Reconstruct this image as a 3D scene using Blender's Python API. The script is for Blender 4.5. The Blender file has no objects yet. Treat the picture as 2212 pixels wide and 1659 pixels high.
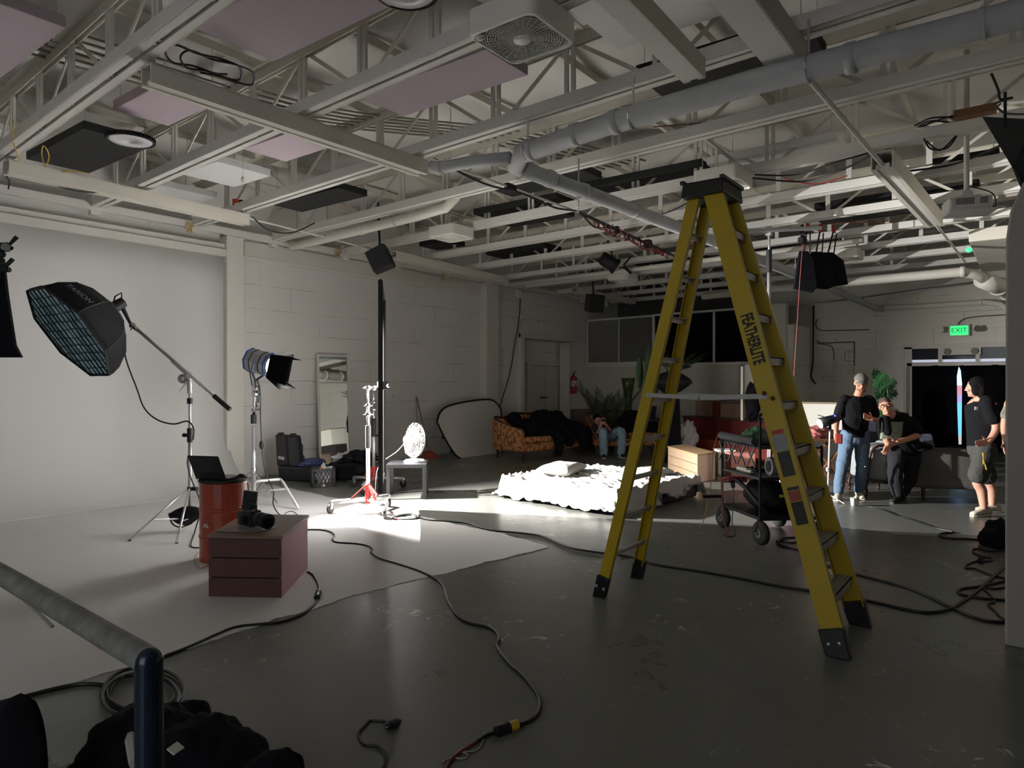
import bpy, bmesh, random
from math import *
from mathutils import Vector, Matrix, noise
random.seed(7)
sc = bpy.context.scene
COL = sc.collection

# ---------------- camera, world, exposure, main lights ----------------
F = 1480.0; CX = 1106.0; YH = 825.0; CH = 1.57; AZ = radians(37)
FW = (cos(AZ), sin(AZ)); RT = (sin(AZ), -cos(AZ))
cam_data = bpy.data.cameras.new('camera'); cam = bpy.data.objects.new('camera', cam_data)
COL.objects.link(cam); sc.camera = cam
cam_data.sensor_width = 36; cam_data.lens = F / 2212 * 36; cam_data.clip_start = 0.05; cam_data.clip_end = 200
cam.location = (0, 0, CH)
cam.rotation_euler = (radians(90) - atan(4.5 / F), 0, AZ - radians(90))
w = bpy.data.worlds.new('world'); sc.world = w; w.use_nodes = True
w.node_tree.nodes['Background'].inputs[0].default_value = (0.80, 0.90, 1.0, 1)
w.node_tree.nodes['Background'].inputs[1].default_value = 0.05
sc.view_settings.view_transform = 'Standard'; sc.view_settings.look = 'None'
sc.view_settings.exposure = 0.5; sc.view_settings.gamma = 1.0
sc.cycles.max_bounces = 10; sc.cycles.diffuse_bounces = 6; sc.cycles.sample_clamp_indirect = 8

def D(px, py, d):
    l = (px - CX) / F * d
    return Vector((FW[0] * d + RT[0] * l, FW[1] * d + RT[1] * l, CH + (YH - py) / F * d))
def G(px, py, z=0.0): return D(px, py, F * (CH - z) / (py - YH))
def WY(px, py, Y):
    t = (px - CX) / F; return D(px, py, Y / (FW[1] + RT[1] * t))
def WX(px, py, X):
    t = (px - CX) / F; return D(px, py, X / (FW[0] + RT[0] * t))
def depth(p): return p[0] * FW[0] + p[1] * FW[1]

def light(kind, name, loc, target, power, color=(1, 1, 1), **k):
    ld = bpy.data.lights.new(name, kind); o = bpy.data.objects.new(name, ld); COL.objects.link(o)
    o.location = loc; ld.energy = power; ld.color = color
    for a, v in k.items(): setattr(ld, a, v)
    o.rotation_euler = (Vector(target) - Vector(loc)).to_track_quat('-Z', 'Y').to_euler()
    return o
LDIR = (Vector((RT[0], RT[1], 0)) * .9 + Vector((0, 0, -.22)) - Vector((FW[0], FW[1], 0)) * .27).normalized()
LAMP = D(570, 785, 8.94) + LDIR * .17
# the fresnel studio lamp, shining through its barn doors at the diffusion frame
light('SPOT', 'fresnel_beam', LAMP, LAMP + LDIR, 5000, (1.0, 0.98, 0.95), spot_size=radians(106), spot_blend=.75, shadow_soft_size=0.03)
# the small hand-height spotlight among the crew
LED = D(1772, 915, 8.9)
light('SPOT', 'led_beam', LED + Vector((-0.13, 0.1, -0.05)), G(1500, 1010), 36, (1.0, 0.88, 0.72), spot_size=radians(62), spot_blend=0.6, shadow_soft_size=0.05)
# added soft fill lamp behind the camera, lifts the ambient level
light('AREA', 'ambient_fill', (-5.0, 1.0, 2.6), (6, 9, 2.2), 95, (0.95, 0.97, 1.0), size=5.0)

# ---------------- materials ----------------
def srgb(h):
    c = [int(h[i:i+2], 16) / 255 for i in (0, 2, 4)]
    return tuple((v / 12.92 if v <= .04045 else ((v + .055) / 1.055) ** 2.4) for v in c) + (1,)
MATS = {}
def mat(name, col, rough=.6, metal=0., var=0.12, scale=6., bump=0., bscale=None, spec=.5, emit=None, estr=0., alpha=None, trans=0.):
    if name in MATS: return MATS[name]
    m = bpy.data.materials.new(name); m.use_nodes = True; N = m.node_tree.nodes; L = m.node_tree.links
    b = N['Principled BSDF']; c = srgb(col) if isinstance(col, str) else col
    b.inputs['Roughness'].default_value = rough; b.inputs['Metallic'].default_value = metal
    b.inputs['Specular IOR Level'].default_value = spec
    if trans: b.inputs['Transmission Weight'].default_value = trans
    tc = N.new('ShaderNodeTexCoord')
    nz = N.new('ShaderNodeTexNoise'); nz.inputs['Scale'].default_value = scale; nz.inputs['Detail'].default_value = 4
    L.new(tc.outputs['Object'], nz.inputs['Vector'])
    mx = N.new('ShaderNodeMix'); mx.data_type = 'RGBA'
    mx.inputs[6].default_value = tuple(max(0, v * (1 - var)) for v in c[:3]) + (1,)
    mx.inputs[7].default_value = tuple(min(1, v * (1 + var)) for v in c[:3]) + (1,)
    L.new(nz.outputs['Fac'], mx.inputs[0]); L.new(mx.outputs[2], b.inputs['Base Color'])
    if bump:
        n2 = N.new('ShaderNodeTexNoise'); n2.inputs['Scale'].default_value = bscale or scale * 4; n2.inputs['Detail'].default_value = 5
        L.new(tc.outputs['Object'], n2.inputs['Vector'])
        bp = N.new('ShaderNodeBump'); bp.inputs['Strength'].default_value = bump; bp.inputs['Distance'].default_value = .02
        L.new(n2.outputs['Fac'], bp.inputs['Height']); L.new(bp.outputs['Normal'], b.inputs['Normal'])
    if emit:
        b.inputs['Emission Color'].default_value = srgb(emit); b.inputs['Emission Strength'].default_value = estr
    MATS[name] = m
    return m
def nt(m): return m.node_tree.nodes, m.node_tree.links, m.node_tree.nodes['Principled BSDF']

# ---------------- mesh builder ----------------
def basis(d):
    d = Vector(d).normalized(); up = Vector((0, 0, 1)) if abs(d.z) < .95 else Vector((1, 0, 0))
    s = d.cross(up).normalized(); return s, s.cross(d).normalized()
class MB:
    def __init__(s): s.v = []; s.f = []
    def add(s, vs, fs):
        o = len(s.v); s.v += [Vector(v) for v in vs]; s.f += [tuple(i + o for i in f) for f in fs]; return s
    def hull(s, a, b):   # two quads (4 pts each) bottom/top
        n = len(a); fs = [tuple(range(n))[::-1], tuple(range(n, 2 * n))] + [(i, (i + 1) % n, n + (i + 1) % n, n + i) for i in range(n)]
        return s.add(list(a) + list(b), fs)
    def box(s, c, size, rz=0., rx=0., ry=0.):
        R = Matrix.Rotation(rz, 3, 'Z') @ Matrix.Rotation(ry, 3, 'Y') @ Matrix.Rotation(rx, 3, 'X'); x, y, z = [k / 2 for k in size]; c = Vector(c)
        q = lambda zz: [c + R @ Vector(p) for p in ((-x, -y, zz), (x, -y, zz), (x, y, zz), (-x, y, zz))]
        return s.hull(q(-z), q(z))
    def bb(s, x0, x1, y0, y1, z0, z1): return s.box(((x0+x1)/2, (y0+y1)/2, (z0+z1)/2), (abs(x1-x0), abs(y1-y0), abs(z1-z0)))
    def bar(s, a, b, w, h, roll=None):  # rectangular bar; w sideways, h along the 'up' direction
        a = Vector(a); b = Vector(b); sd, up = basis(b - a)
        if roll is not None:
            up = Vector(roll) - (b-a).normalized() * Vector(roll).dot((b-a).normalized()); up.normalize(); sd = (b-a).normalized().cross(up)
        q = lambda p: [p - sd*w/2 - up*h/2, p + sd*w/2 - up*h/2, p + sd*w/2 + up*h/2, p - sd*w/2 + up*h/2]
        return s.hull(q(a), q(b))
    def tube(s, pts, r, n=8, closed=False):
        pts = [Vector(p) for p in pts]; rr = r if isinstance(r, (list, tuple)) else [r] * len(pts)
        k = len(pts); vs = []; prev = None
        for i, p in enumerate(pts):
            if closed: t = pts[(i+1) % k] - pts[i-1]
            else: t = pts[min(i+1, k-1)] - pts[max(i-1, 0)]
            if t.length < 1e-9: t = Vector((0, 0, 1))
            t.normalize()
            if prev is None: a, b = basis(t)
            else:
                a = prev - t * prev.dot(t)
                if a.length < 1e-6: a, _ = basis(t)
                a.normalize(); b = a.cross(t)
            prev = a
            b = t.cross(a)
            vs += [p + (a * cos(2*pi*j/n) + b * sin(2*pi*j/n)) * rr[i] for j in range(n)]
        fs = []
        for i in range(k if closed else k - 1):
            i2 = (i + 1) % k
            fs += [(i*n+j, i*n+(j+1) % n, i2*n+(j+1) % n, i2*n+j) for j in range(n)]
        if not closed: fs += [tuple(range(n))[::-1], tuple(range((k-1)*n, k*n))]
        return s.add(vs, fs)
    def lathe(s, prof, c=(0, 0, 0), n=24, axis=(0, 0, 1), sx=1., sy=1.):
        c = Vector(c); ax = Vector(axis).normalized(); a, b = basis(ax); k = len(prof)
        vs = [c + ax * h + (a * cos(2*pi*j/n) * sx + b * sin(2*pi*j/n) * sy) * r for r, h in prof for j in range(n)]
        fs = [(i*n+j, i*n+(j+1) % n, (i+1)*n+(j+1) % n, (i+1)*n+j) for i in range(k-1) for j in range(n)]
        fs += [tuple(range(n))[::-1], tuple(range((k-1)*n, k*n))]
        return s.add(vs, fs)
    def ball(s, c, r, n=12, m=8, wob=0., sd=0.):
        r = r if isinstance(r, (list, tuple)) else (r, r, r); c = Vector(c); vs = []; fs = []
        for i in range(m + 1):
            for j in range(n):
                u = pi * i / m; v = 2 * pi * j / n; p = Vector((sin(u) * cos(v), sin(u) * sin(v), cos(u)))
                k = 1 + (wob * noise.noise(p * 1.7 + Vector((sd, sd, 0))) if wob else 0)
                vs.append(c + Vector((p.x*r[0], p.y*r[1], p.z*r[2])) * k)
        fs = [(i*n+j, (i+1)*n+j, (i+1)*n+(j+1) % n, i*n+(j+1) % n) for i in range(m) for j in range(n)]
        return s.add(vs, fs)
    def prism(s, poly, vec):
        vec = Vector(vec); return s.hull([Vector(p) for p in poly], [Vector(p) + vec for p in poly])
    def grid(s, fn, nu, nv):
        vs = [fn(i / nu, j / nv) for j in range(nv + 1) for i in range(nu + 1)]
        return s.add(vs, [(j*(nu+1)+i, j*(nu+1)+i+1, (j+1)*(nu+1)+i+1, (j+1)*(nu+1)+i) for j in range(nv) for i in range(nu)])
    def xf(s, M): s.v = [M @ v for v in s.v]; return s
def link_mesh(name, mb, m, parent=None, origin=None, smooth=False, bevel=0., sub=0, solid=0., world=True):
    me = bpy.data.meshes.new(name)
    off = Vector((0, 0, 0))
    if parent is not None and world: off = Vector(parent['_o'])
    elif parent is None:
        if origin is None:
            n = len(mb.v); zs = min(v.z for v in mb.v); off = sum(mb.v, Vector()) / n; off = Vector((off.x, off.y, zs))
        else: off = Vector(origin)
    me.from_pydata([tuple(v - off) for v in mb.v], [], mb.f); me.validate()
    bm = bmesh.new(); bm.from_mesh(me); bmesh.ops.remove_doubles(bm, verts=bm.verts, dist=1e-5) if smooth else None
    bmesh.ops.recalc_face_normals(bm, faces=bm.faces); bm.to_mesh(me); bm.free()
    me.materials.append(m)
    o = bpy.data.objects.new(name, me); COL.objects.link(o)
    if parent is not None: o.parent = parent; o['_o'] = tuple(off)
    else: o.location = off; o['_o'] = tuple(off)
    if smooth:
        for p in me.polygons: p.use_smooth = True
    if solid:
        k = o.modifiers.new('solid', 'SOLIDIFY'); k.thickness = solid; k.offset = 0
    if bevel:
        k = o.modifiers.new('bevel', 'BEVEL'); k.width = bevel; k.segments = 2; k.limit_method = 'ANGLE'
    if sub:
        k = o.modifiers.new('sub', 'SUBSURF'); k.levels = sub; k.render_levels = sub
    return o
def tag(o, label, cat, group=None):
    o['label'] = label; o['category'] = cat
    if group: o['group'] = group
    return o
def thing(name, label, cat, loc, group=None):
    o = bpy.data.objects.new(name, None); COL.objects.link(o); o.empty_display_size = .1
    o.location = loc; o['_o'] = tuple(loc); return tag(o, label, cat, group)
def part(name, mb, m, parent, **k): return link_mesh(name, mb, m, parent, **k)
def solo(name, mb, m, label, cat, group=None, **k): return tag(link_mesh(name, mb, m, **k), label, cat, group)
def struct(name, mb, m, parent=None, **k):
    o = link_mesh(name, mb, m, parent, **k)
    if parent is None: o['kind'] = 'structure'
    return o
def sfill(name, label=None):
    o = bpy.data.objects.new(name, None); COL.objects.link(o); o['kind'] = 'structure'; o['_o'] = (0, 0, 0)
    if label: o['label'] = label
    return o
def smoothpts(pts, k=6, jit=0.):
    P = [Vector(p) for p in pts]; out = []
    for i in range(len(P) - 1):
        p0 = P[max(i-1, 0)]; p1 = P[i]; p2 = P[i+1]; p3 = P[min(i+2, len(P)-1)]
        for j in range(k):
            t = j / k
            out.append(.5*((2*p1)+(p2-p0)*t+(2*p0-5*p1+4*p2-p3)*t*t+(3*p1-p0-3*p2+p3)*t**3))
    out.append(P[-1]); return out
def copytree(o, loc, label=None):
    r = o.copy(); COL.objects.link(r); r.location = loc
    if label: r['label'] = label
    for c in list(o.children):
        d = c.copy(); COL.objects.link(d); d.parent = r
        for g in c.children:
            e = g.copy(); COL.objects.link(e); e.parent = d
    return r
# ---------------- materials of the room ----------------
BLOCKX = 17.1; BACKX = 18.7; WALLY = 10.2
def painted_block(name, col, crack=True):
    m = mat(name, col, rough=.75, var=.05, scale=1.3); N, L, b = nt(m)
    tc = N.new('ShaderNodeTexCoord'); mp = N.new('ShaderNodeMapping'); L.new(tc.outputs['Object'], mp.inputs[0])
    br = N.new('ShaderNodeTexBrick'); br.inputs['Scale'].default_value = 1
    br.inputs['Brick Width'].default_value = 1.2; br.inputs['Row Height'].default_value = .4; br.inputs['Mortar Size'].default_value = .006; br.inputs['Mortar Smooth'].default_value = .6
    comb = N.new('ShaderNodeCombineXYZ'); sep = N.new('ShaderNodeSeparateXYZ'); L.new(mp.outputs[0], sep.inputs[0])
    ad = N.new('ShaderNodeMath'); ad.operation = 'ADD'; L.new(sep.outputs[0], ad.inputs[0]); L.new(sep.outputs[1], ad.inputs[1])
    L.new(ad.outputs[0], comb.inputs[0]); L.new(sep.outputs[2], comb.inputs[1]); 
    nz = N.new('ShaderNodeTexNoise'); nz.inputs['Scale'].default_value = 2.2; nz.inputs['Detail'].default_value = 6
    L.new(tc.outputs['Object'], nz.inputs[0])
    va = N.new('ShaderNodeVectorMath'); va.operation = 'MULTIPLY_ADD'; va.inputs[1].default_value = (.05, .05, 0)
    L.new(nz.outputs['Color'], va.inputs[0]); L.new(comb.outputs[0], va.inputs[2]); L.new(va.outputs[0], br.inputs['Vector'])
    # broken, uneven mortar lines
    n3 = N.new('ShaderNodeTexNoise'); n3.inputs['Scale'].default_value = 1.1; L.new(tc.outputs['Object'], n3.inputs[0])
    cr = N.new('ShaderNodeValToRGB'); cr.color_ramp.elements[0].position = .42; cr.color_ramp.elements[1].position = .62; L.new(n3.outputs['Fac'], cr.inputs[0])
    mu = N.new('ShaderNodeMath'); mu.operation = 'MULTIPLY'; L.new(br.outputs['Fac'], mu.inputs[0]); L.new(cr.outputs[0], mu.inputs[1])
    old = b.inputs['Base Color'].links[0].from_socket
    mx = N.new('ShaderNodeMix'); mx.data_type = 'RGBA'; L.new(mu.outputs[0], mx.inputs[0]); L.new(old, mx.inputs[6])
    c = srgb(col); mx.inputs[7].default_value = (c[0]*.45, c[1]*.43, c[2]*.38, 1)
    # small dark pits
    vo = N.new('ShaderNodeTexVoronoi'); vo.inputs['Scale'].default_value = 2.1; L.new(tc.outputs['Object'], vo.inputs['Vector'])
    pt = N.new('ShaderNodeMath'); pt.operation = 'LESS_THAN'; pt.inputs[1].default_value = .035; L.new(vo.outputs['Distance'], pt.inputs[0])
    m2 = N.new('ShaderNodeMix'); m2.data_type = 'RGBA'; L.new(pt.outputs[0], m2.inputs[0]); L.new(mx.outputs[2], m2.inputs[6]); m2.inputs[7].default_value = (c[0]*.35, c[1]*.33, c[2]*.3, 1)
    L.new(m2.outputs[2], b.inputs['Base Color'])
    bp = N.new('ShaderNodeBump'); bp.inputs['Strength'].default_value = .5; bp.inputs['Distance'].default_value = .015
    sm = N.new('ShaderNodeMath'); sm.operation = 'SUBTRACT'; L.new(nz.outputs['Fac'], sm.inputs[0]); L.new(mu.outputs[0], sm.inputs[1])
    L.new(sm.outputs[0], bp.inputs['Height']); L.new(bp.outputs[0], b.inputs['Normal'])
    return m
M_block = painted_block('painted_block', 'd7d5d1')
M_blockb = painted_block('painted_block_back', 'd8d5cb')
M_cyc = mat('cyclorama_paint', 'd3d2d0', rough=.8, var=.03, scale=.5)
M_white = mat('white_painted_steel', 'd6d3cd', rough=.6, var=.06, scale=3)
M_cream = mat('cream_painted_steel', 'cfcabe', rough=.6, var=.08, scale=3)
M_trim = mat('white_painted_trim', 'cfccc4', rough=.7, var=.05)
M_pipe = mat('grey_wrapped_pipe', 'b3b5b6', rough=.75, var=.16, scale=4, bump=.5, bscale=14)
M_pipew = mat('white_painted_pipe', 'cfcbc1', rough=.6, var=.08, scale=3, bump=.2)
M_galv = mat('galvanised_steel', 'c2c4c4', rough=.35, metal=.6, var=.1)
M_chrome = mat('chrome_steel', 'd5d6d8', rough=.18, metal=1., var=.05)
M_black = mat('black_matte', '0e0f12', rough=.7, var=.2)
M_blackf = mat('black_fabric', '0c0d13', rough=.95, var=.25, scale=20, bump=.3, spec=.2)
M_blackp = mat('black_plastic', '15161a', rough=.4, var=.1)
M_rubber = mat('black_rubber_cord', '141414', rough=.45, var=.1)
M_lav = mat('lavender_panel_cloth', 'b3a5ad', rough=.95, var=.05, scale=30, spec=.1)
M_whitep = mat('white_panel', 'e2e2e2', rough=.8, var=.03)
M_red = mat('red_paint', 'a5302c', rough=.4, var=.12)

# grey studio floor: worn semi-gloss paint with scuffs and flecks
M_floor = mat('grey_floor_paint', '63645f', rough=.33, var=.09, scale=.8); N, L, b = nt(M_floor)
tc = N.new('ShaderNodeTexCoord')
n1 = N.new('ShaderNodeTexNoise'); n1.inputs['Scale'].default_value = 1.1; n1.inputs['Detail'].default_value = 8; n1.inputs['Roughness'].default_value = .65; L.new(tc.outputs['Object'], n1.inputs[0])
r1 = N.new('ShaderNodeMapRange'); r1.inputs[1].default_value = .3; r1.inputs[2].default_value = .7; r1.inputs[3].default_value = .24; r1.inputs[4].default_value = .42
L.new(n1.outputs['Fac'], r1.inputs[0]); L.new(r1.outputs[0], b.inputs['Roughness'])
n2 = N.new('ShaderNodeTexNoise'); n2.inputs['Scale'].default_value = 7; n2.inputs['Detail'].default_value = 7; n2.inputs['Roughness'].default_value = .7; n2.inputs['Distortion'].default_value = 1.5; L.new(tc.outputs['Object'], n2.inputs[0])
n4 = N.new('ShaderNodeTexNoise'); n4.inputs['Scale'].default_value = 1.6; L.new(tc.outputs['Object'], n4.inputs[0])
g1 = N.new('ShaderNodeMapRange'); g1.inputs[1].default_value = .60; g1.inputs[2].default_value = .66; L.new(n2.outputs['Fac'], g1.inputs[0])
g2 = N.new('ShaderNodeMapRange'); g2.inputs[1].default_value = .5; g2.inputs[2].default_value = .62; L.new(n4.outputs['Fac'], g2.inputs[0])
gm = N.new('ShaderNodeMath'); gm.operation = 'MULTIPLY'; L.new(g1.outputs[0], gm.inputs[0]); L.new(g2.outputs[0], gm.inputs[1])
old = b.inputs['Base Color'].links[0].from_socket
mx = N.new('ShaderNodeMix'); mx.data_type = 'RGBA'; L.new(gm.outputs[0], mx.inputs[0]); L.new(old, mx.inputs[6]); mx.inputs[7].default_value = srgb('c5c4bd')
# concrete joints showing through as thin dark cracks
wv = N.new('ShaderNodeTexVoronoi'); wv.feature = 'DISTANCE_TO_EDGE'; wv.inputs['Scale'].default_value = .28
dn = N.new('ShaderNodeVectorMath'); dn.operation = 'MULTIPLY_ADD'; dn.inputs[1].default_value = (.03, .03, .03); L.new(n2.outputs['Color'], dn.inputs[0]); L.new(tc.outputs['Object'], dn.inputs[2]); L.new(dn.outputs[0], wv.inputs['Vector'])
lt = N.new('ShaderNodeMapRange'); lt.inputs[1].default_value = .0; lt.inputs[2].default_value = .003; lt.inputs[3].default_value = .12; lt.inputs[4].default_value = 0; L.new(wv.outputs['Distance'], lt.inputs[0])
lm = N.new('ShaderNodeMath'); lm.operation = 'MULTIPLY'; L.new(lt.outputs[0], lm.inputs[0]); L.new(g2.outputs[0], lm.inputs[1])
m2 = N.new('ShaderNodeMix'); m2.data_type = 'RGBA'; L.new(lm.outputs[0], m2.inputs[0]); L.new(mx.outputs[2], m2.inputs[6]); m2.inputs[7].default_value = srgb('33332f')
L.new(mx.outputs[2], b.inputs['Base Color'])
bp = N.new('ShaderNodeBump'); bp.inputs['Strength'].default_value = .12; bp.inputs['Distance'].default_value = .01; L.new(n1.outputs['Fac'], bp.inputs['Height']); L.new(bp.outputs[0], b.inputs['Normal'])

M_cycf = mat('cyclorama_floor_paint', 'cac8c6', rough=.55, var=.06, scale=1.2)

# roof deck: painted boards and quilted foil
M_deck = mat('painted_roof_deck', 'd0cec9', rough=.8, var=.10, scale=1.4, bump=.4, bscale=2.5)

# ---------------- floor, walls ----------------
struct('floor', MB().bb(-8, 20, -9.2, 11, -.2, 0), M_floor)
# white floor area of the cyclorama, ragged painted edge
edge = [(-60, 1540), (0, 1520), (120, 1487), (240, 1452), (350, 1420), (480, 1378), (600, 1338), (760, 1290), (900, 1252), (960, 1240), (1060, 1213), (1130, 1196), (1185, 1182), (1150, 1171), (1080, 1152), (1000, 1137), (930, 1122), (850, 1108), (760, 1082), (700, 1072), (640, 1058), (570, 1046)]
pts = [G(*q) for q in edge]; ep = []
for i in range(len(pts) - 1):
    a, c = pts[i], pts[i+1]; n = max(2, int((c - a).length / .035)); nv = Vector((-(c-a).y, (c-a).x, 0)).normalized()
    for j in range(n):
        p = a.lerp(c, j / n); ep.append(p + nv * (.035 * noise.noise(p * 5) + .02 * noise.noise(p * 17) + .03 * noise.noise(p * 1.3)))
ep += [Vector((6.45, 10.0, 0)), Vector((-1, 10.0, 0)), Vector((-1, 6.2, 0))]
mb = MB(); mb.prism([(p.x, p.y, .0005) for p in ep], (0, 0, .0035)); mb.f = [f for f in mb.f]
struct('floor_cyclorama', mb, M_cycf, origin=(0, 0, 0))
CX1 = WY(490, 700, WALLY - .12).x   # right end of the sweep wall
# sweep wall: flat wall, coved foot, curve flaring out at the free end
ztop = 3.53
prof = [(WALLY - .12, ztop)] + [(WALLY - .12, ztop - (ztop - .9) * i / 6) for i in range(1, 7)] + [(WALLY - .12 - .9 * (1 - cos(radians(a))), .9 - .9 * sin(radians(a))) for a in range(8, 91, 8)] + [(WALLY - 1.05, .004)]
mb = MB().grid(lambda u, v: Vector((-1.5 + (CX1 + 1.5) * u, prof[int(round(v * (len(prof)-1)))][0], prof[int(round(v * (len(prof)-1)))][1])), 12, len(prof) - 1)
struct('wall_cyclorama', mb, M_cyc, smooth=True, solid=.005)
mb = MB().bb(-4, 7.0, WALLY, WALLY + .2, 0, 5.2)
mb.bb(7.0, 13.6, WALLY, WALLY + .2, 0, 5.2)
ax0 = WY(1128, 800, WALLY).x; ax1 = WY(1240, 800, WALLY).x
# wall with a door recess
mb.f = []; mb.v = []
mb.bb(-8, ax0, WALLY, WALLY + .25, 0, 5.2); mb.bb(ax0, ax1, WALLY, WALLY + .25, 2.68, 5.2); mb.bb(ax1, 19, WALLY, WALLY + .25, 0, 5.2)
struct('wall_left', mb, M_block, origin=(0, WALLY, 0))
struct('wall_recess', MB().bb(ax0 - .1, ax1 + .1, WALLY + .45, WALLY + .6, 0, 2.9).bb(ax0 - .12, ax0, WALLY + .25, WALLY + .5, 0, 2.9).bb(ax1, ax1 + .12, WALLY + .25, WALLY + .5, 0, 2.9).bb(ax0, ax1, WALLY + .25, WALLY + .5, 2.68, 2.8), M_block)
# wall band above the sweep: header board with joint lines
struct('trim_1', MB().bb(-4, CX1, WALLY - .2, WALLY, ztop, ztop + .11).bb(-4, CX1, WALLY - .15, WALLY, ztop + .112, ztop + .2), M_trim, bevel=.004)
struct('trim_2', MB().bb(CX1 + .35, WY(1047, 600, WALLY).x, WALLY - .05, WALLY, 3.62, 3.86), M_trim)
# ledger channel under the joist ends
struct('trim_3', MB().bb(-4, 17, WALLY - .28, WALLY - .2, 3.86, 3.93).bb(-4, 17, WALLY - .28, WALLY, 3.93, 3.96), M_white)
# square columns against the left wall
for i, (a, c, zt) in enumerate([(489, 526, 3.86), (1050, 1076, 3.86)]):
    x0 = WY(a, 700, WALLY - .2).x; x1 = WY(c, 700, WALLY - .2).x
    struct('column_%d' % (i + 1), MB().bb(x0, x1, WALLY - .22, WALLY, 0, zt), M_trim, bevel=.01)
struct('trim_4', MB().bb(CX1 - .02, CX1 + .05, WALLY - .17, WALLY - .1, 1.0, 3.8), mat('dark_edge_board', '6e6a63', rough=.8))
# double door in the recess
d0 = WY(1140, 850, WALLY + .4).x; d1 = WY(1222, 850, WALLY + .4).x; dm = WY(1176, 850, WALLY + .4).x
dr = sfill('door_1')
M_door = mat('painted_door', 'c4c0b8', rough=.65, var=.04)
for a, c in ((d0, dm - .01), (dm + .01, d1)): part('leaf', MB().bb(a, c, WALLY + .38, WALLY + .44, .02, 2.0), M_door, dr, bevel=.005)
part('frame', MB().bb(d0 - .08, d0, WALLY + .34, WALLY + .45, 0, 2.1).bb(d1, d1 + .1, WALLY + .3, WALLY + .45, 0, 2.04).bb(d0, d1, WALLY + .34, WALLY + .45, 2.02, 2.1), M_trim, dr)
part('latch', MB().bb(dm - .25, dm + .05, WALLY + .34, WALLY + .38, 1.12, 1.17), mat('brass', '6b5a38', rough=.4, metal=.8), dr)
part('handle', MB().ball((dm - .08, WALLY + .33, .74), .05).box((dm - .08, WALLY + .36, .74), (.08, .03, .14)), MATS['brass'], dr)
struct('trim_5', MB().bb(ax0 - .14, ax0 + .02, WALLY - .06, WALLY + .02, 0, 2.8).bb(ax0 - .14, ax1 + .1, WALLY - .07, WALLY + .02, 2.68, 2.84).bb(ax1 - .28, ax1, WALLY - .02, WALLY + .3, 0, 2.6), M_trim, bevel=.006)
# partition with the storage loft behind it
PX = BLOCKX; y0 = WALLY; y1 = WX(1682, 750, PX).y
struct('wall_partition', MB().bb(PX, PX + .12, y1, y0, 0, 2.0), mat('partition_paint', 'c0bcb2', rough=.7, var=.06))
struct('trim_6', MB().bb(PX - .05, PX + .17, y1, y0, 2.0, 2.07), M_trim)
mfrm = sfill('window_1'); ym = WX(1412, 750, PX).y; yk = WX(1337, 750, PX).y
part('frame', MB().bar((PX, y0 - .05, 2.09), (PX, y0 - .05, 3.32), .05, .05).bar((PX, yk, 2.09), (PX, yk, 3.32), .03, .03).bar((PX, ym, 2.09), (PX, ym, 3.34), .06, .06).bar((PX, y0 - .05, 3.33), (PX, ym, 3.36), .05, .05).bar((PX, y0 - .05, 2.1), (PX, ym, 2.1), .05, .05), M_white, mfrm)
mb = MB(); nx = 46; nz_ = 22
for i in range(nx + 1): y = y0 - .05 + (ym - y0 + .05) * i / nx; mb.bar((PX, y, 2.1), (PX, y, 3.33), .008, .008)
for i in range(nz_ + 1): z = 2.1 + 1.23 * i / nz_; mb.bar((PX + .008, y0 - .05, z), (PX + .008, ym, z), .008, .008)
part('wire_mesh', mb, mat('wire', 'a8a59c', rough=.5, metal=.3), mfrm)
mc = sfill('window_2'); yc = WX(1543, 750, PX).y
M_curt = mat('black_drape', '08090e', rough=.95, var=.3, scale=3, spec=.1)
mb = MB().grid(lambda u, v: Vector((PX + .04 + .02 * sin(u * 70), ym + (y1 + .2 - ym) * u, 2.08 + 1.26 * v)), 160, 3)
part('drape', mb, M_curt, mc, smooth=True, solid=.01)
part('frame', MB().bar((PX - .02, yc, 2.08), (PX - .02, yc, 3.4), .05, .05).bar((PX - .02, ym, 3.37), (PX - .02, y1, 3.41), .05, .05), M_white, mc)
# tall white post at the end of the partition and the side wall that turns the corner
struct('column_3', MB().bb(PX - .12, PX + .12, y1 - .2, y1 + .22, 0, 3.45), M_trim)
struct('wall_side', MB().bb(PX, BACKX + .2, y1 - .35, y1 - .2, 0, 2.95), M_blockb)
struct('wall_loft', MB().bb(BACKX + 1.2, BACKX + 1.4, 2, 12, 0, 5.2), mat('dark_loft_wall', '4b4943', rough=.9))
struct('floor_loft', MB().bb(PX + .12, BACKX + 1.2, y1 - .2, WALLY, 1.9, 2.0), mat('loft_boards', '6b6356', rough=.8))
# back wall with the entrance
ya = WX(1960, 760, BACKX).y; 
mb = MB().bb(BACKX, BACKX + .2, ya, 6.4, 0, 5.2).bb(BACKX, BACKX + .2, -6, ya, 2.43, 5.2).bb(BACKX, BACKX + .2, -6, -1.9, 0, 2.43)
struct('wall_back', mb, M_blockb, origin=(BACKX, 0, 0))
struct('wall_outside', MB().bb(BACKX + .6, BACKX + .7, -3.5, 3.5, 0, 3.2), M_black)
zf = lambda py: WX(2060, py, BACKX).z
dw = sfill('door_2'); X = BACKX - .04
yb = -2.0
part('frame', MB().bb(X - .04, X + .1, ya - .1, ya + .12, 0, zf(748)).bb(X - .04, X + .1, yb, ya + .12, zf(752), zf(742)).bb(X - .04, X + .1, yb, ya, zf(790), zf(783)).bb(X - .06, X, ya + .06, ya + .16, 0, zf(742)), M_trim, dw)
for p in (2031, 2112): y = WX(p, 760, X).y; part('mullion', MB().bb(X - .03, X + .1, y - .04, y + .04, zf(783), zf(752)), M_trim, dw)
M_glass = mat('dark_glass', '20242c', rough=.08, var=.02)
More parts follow.
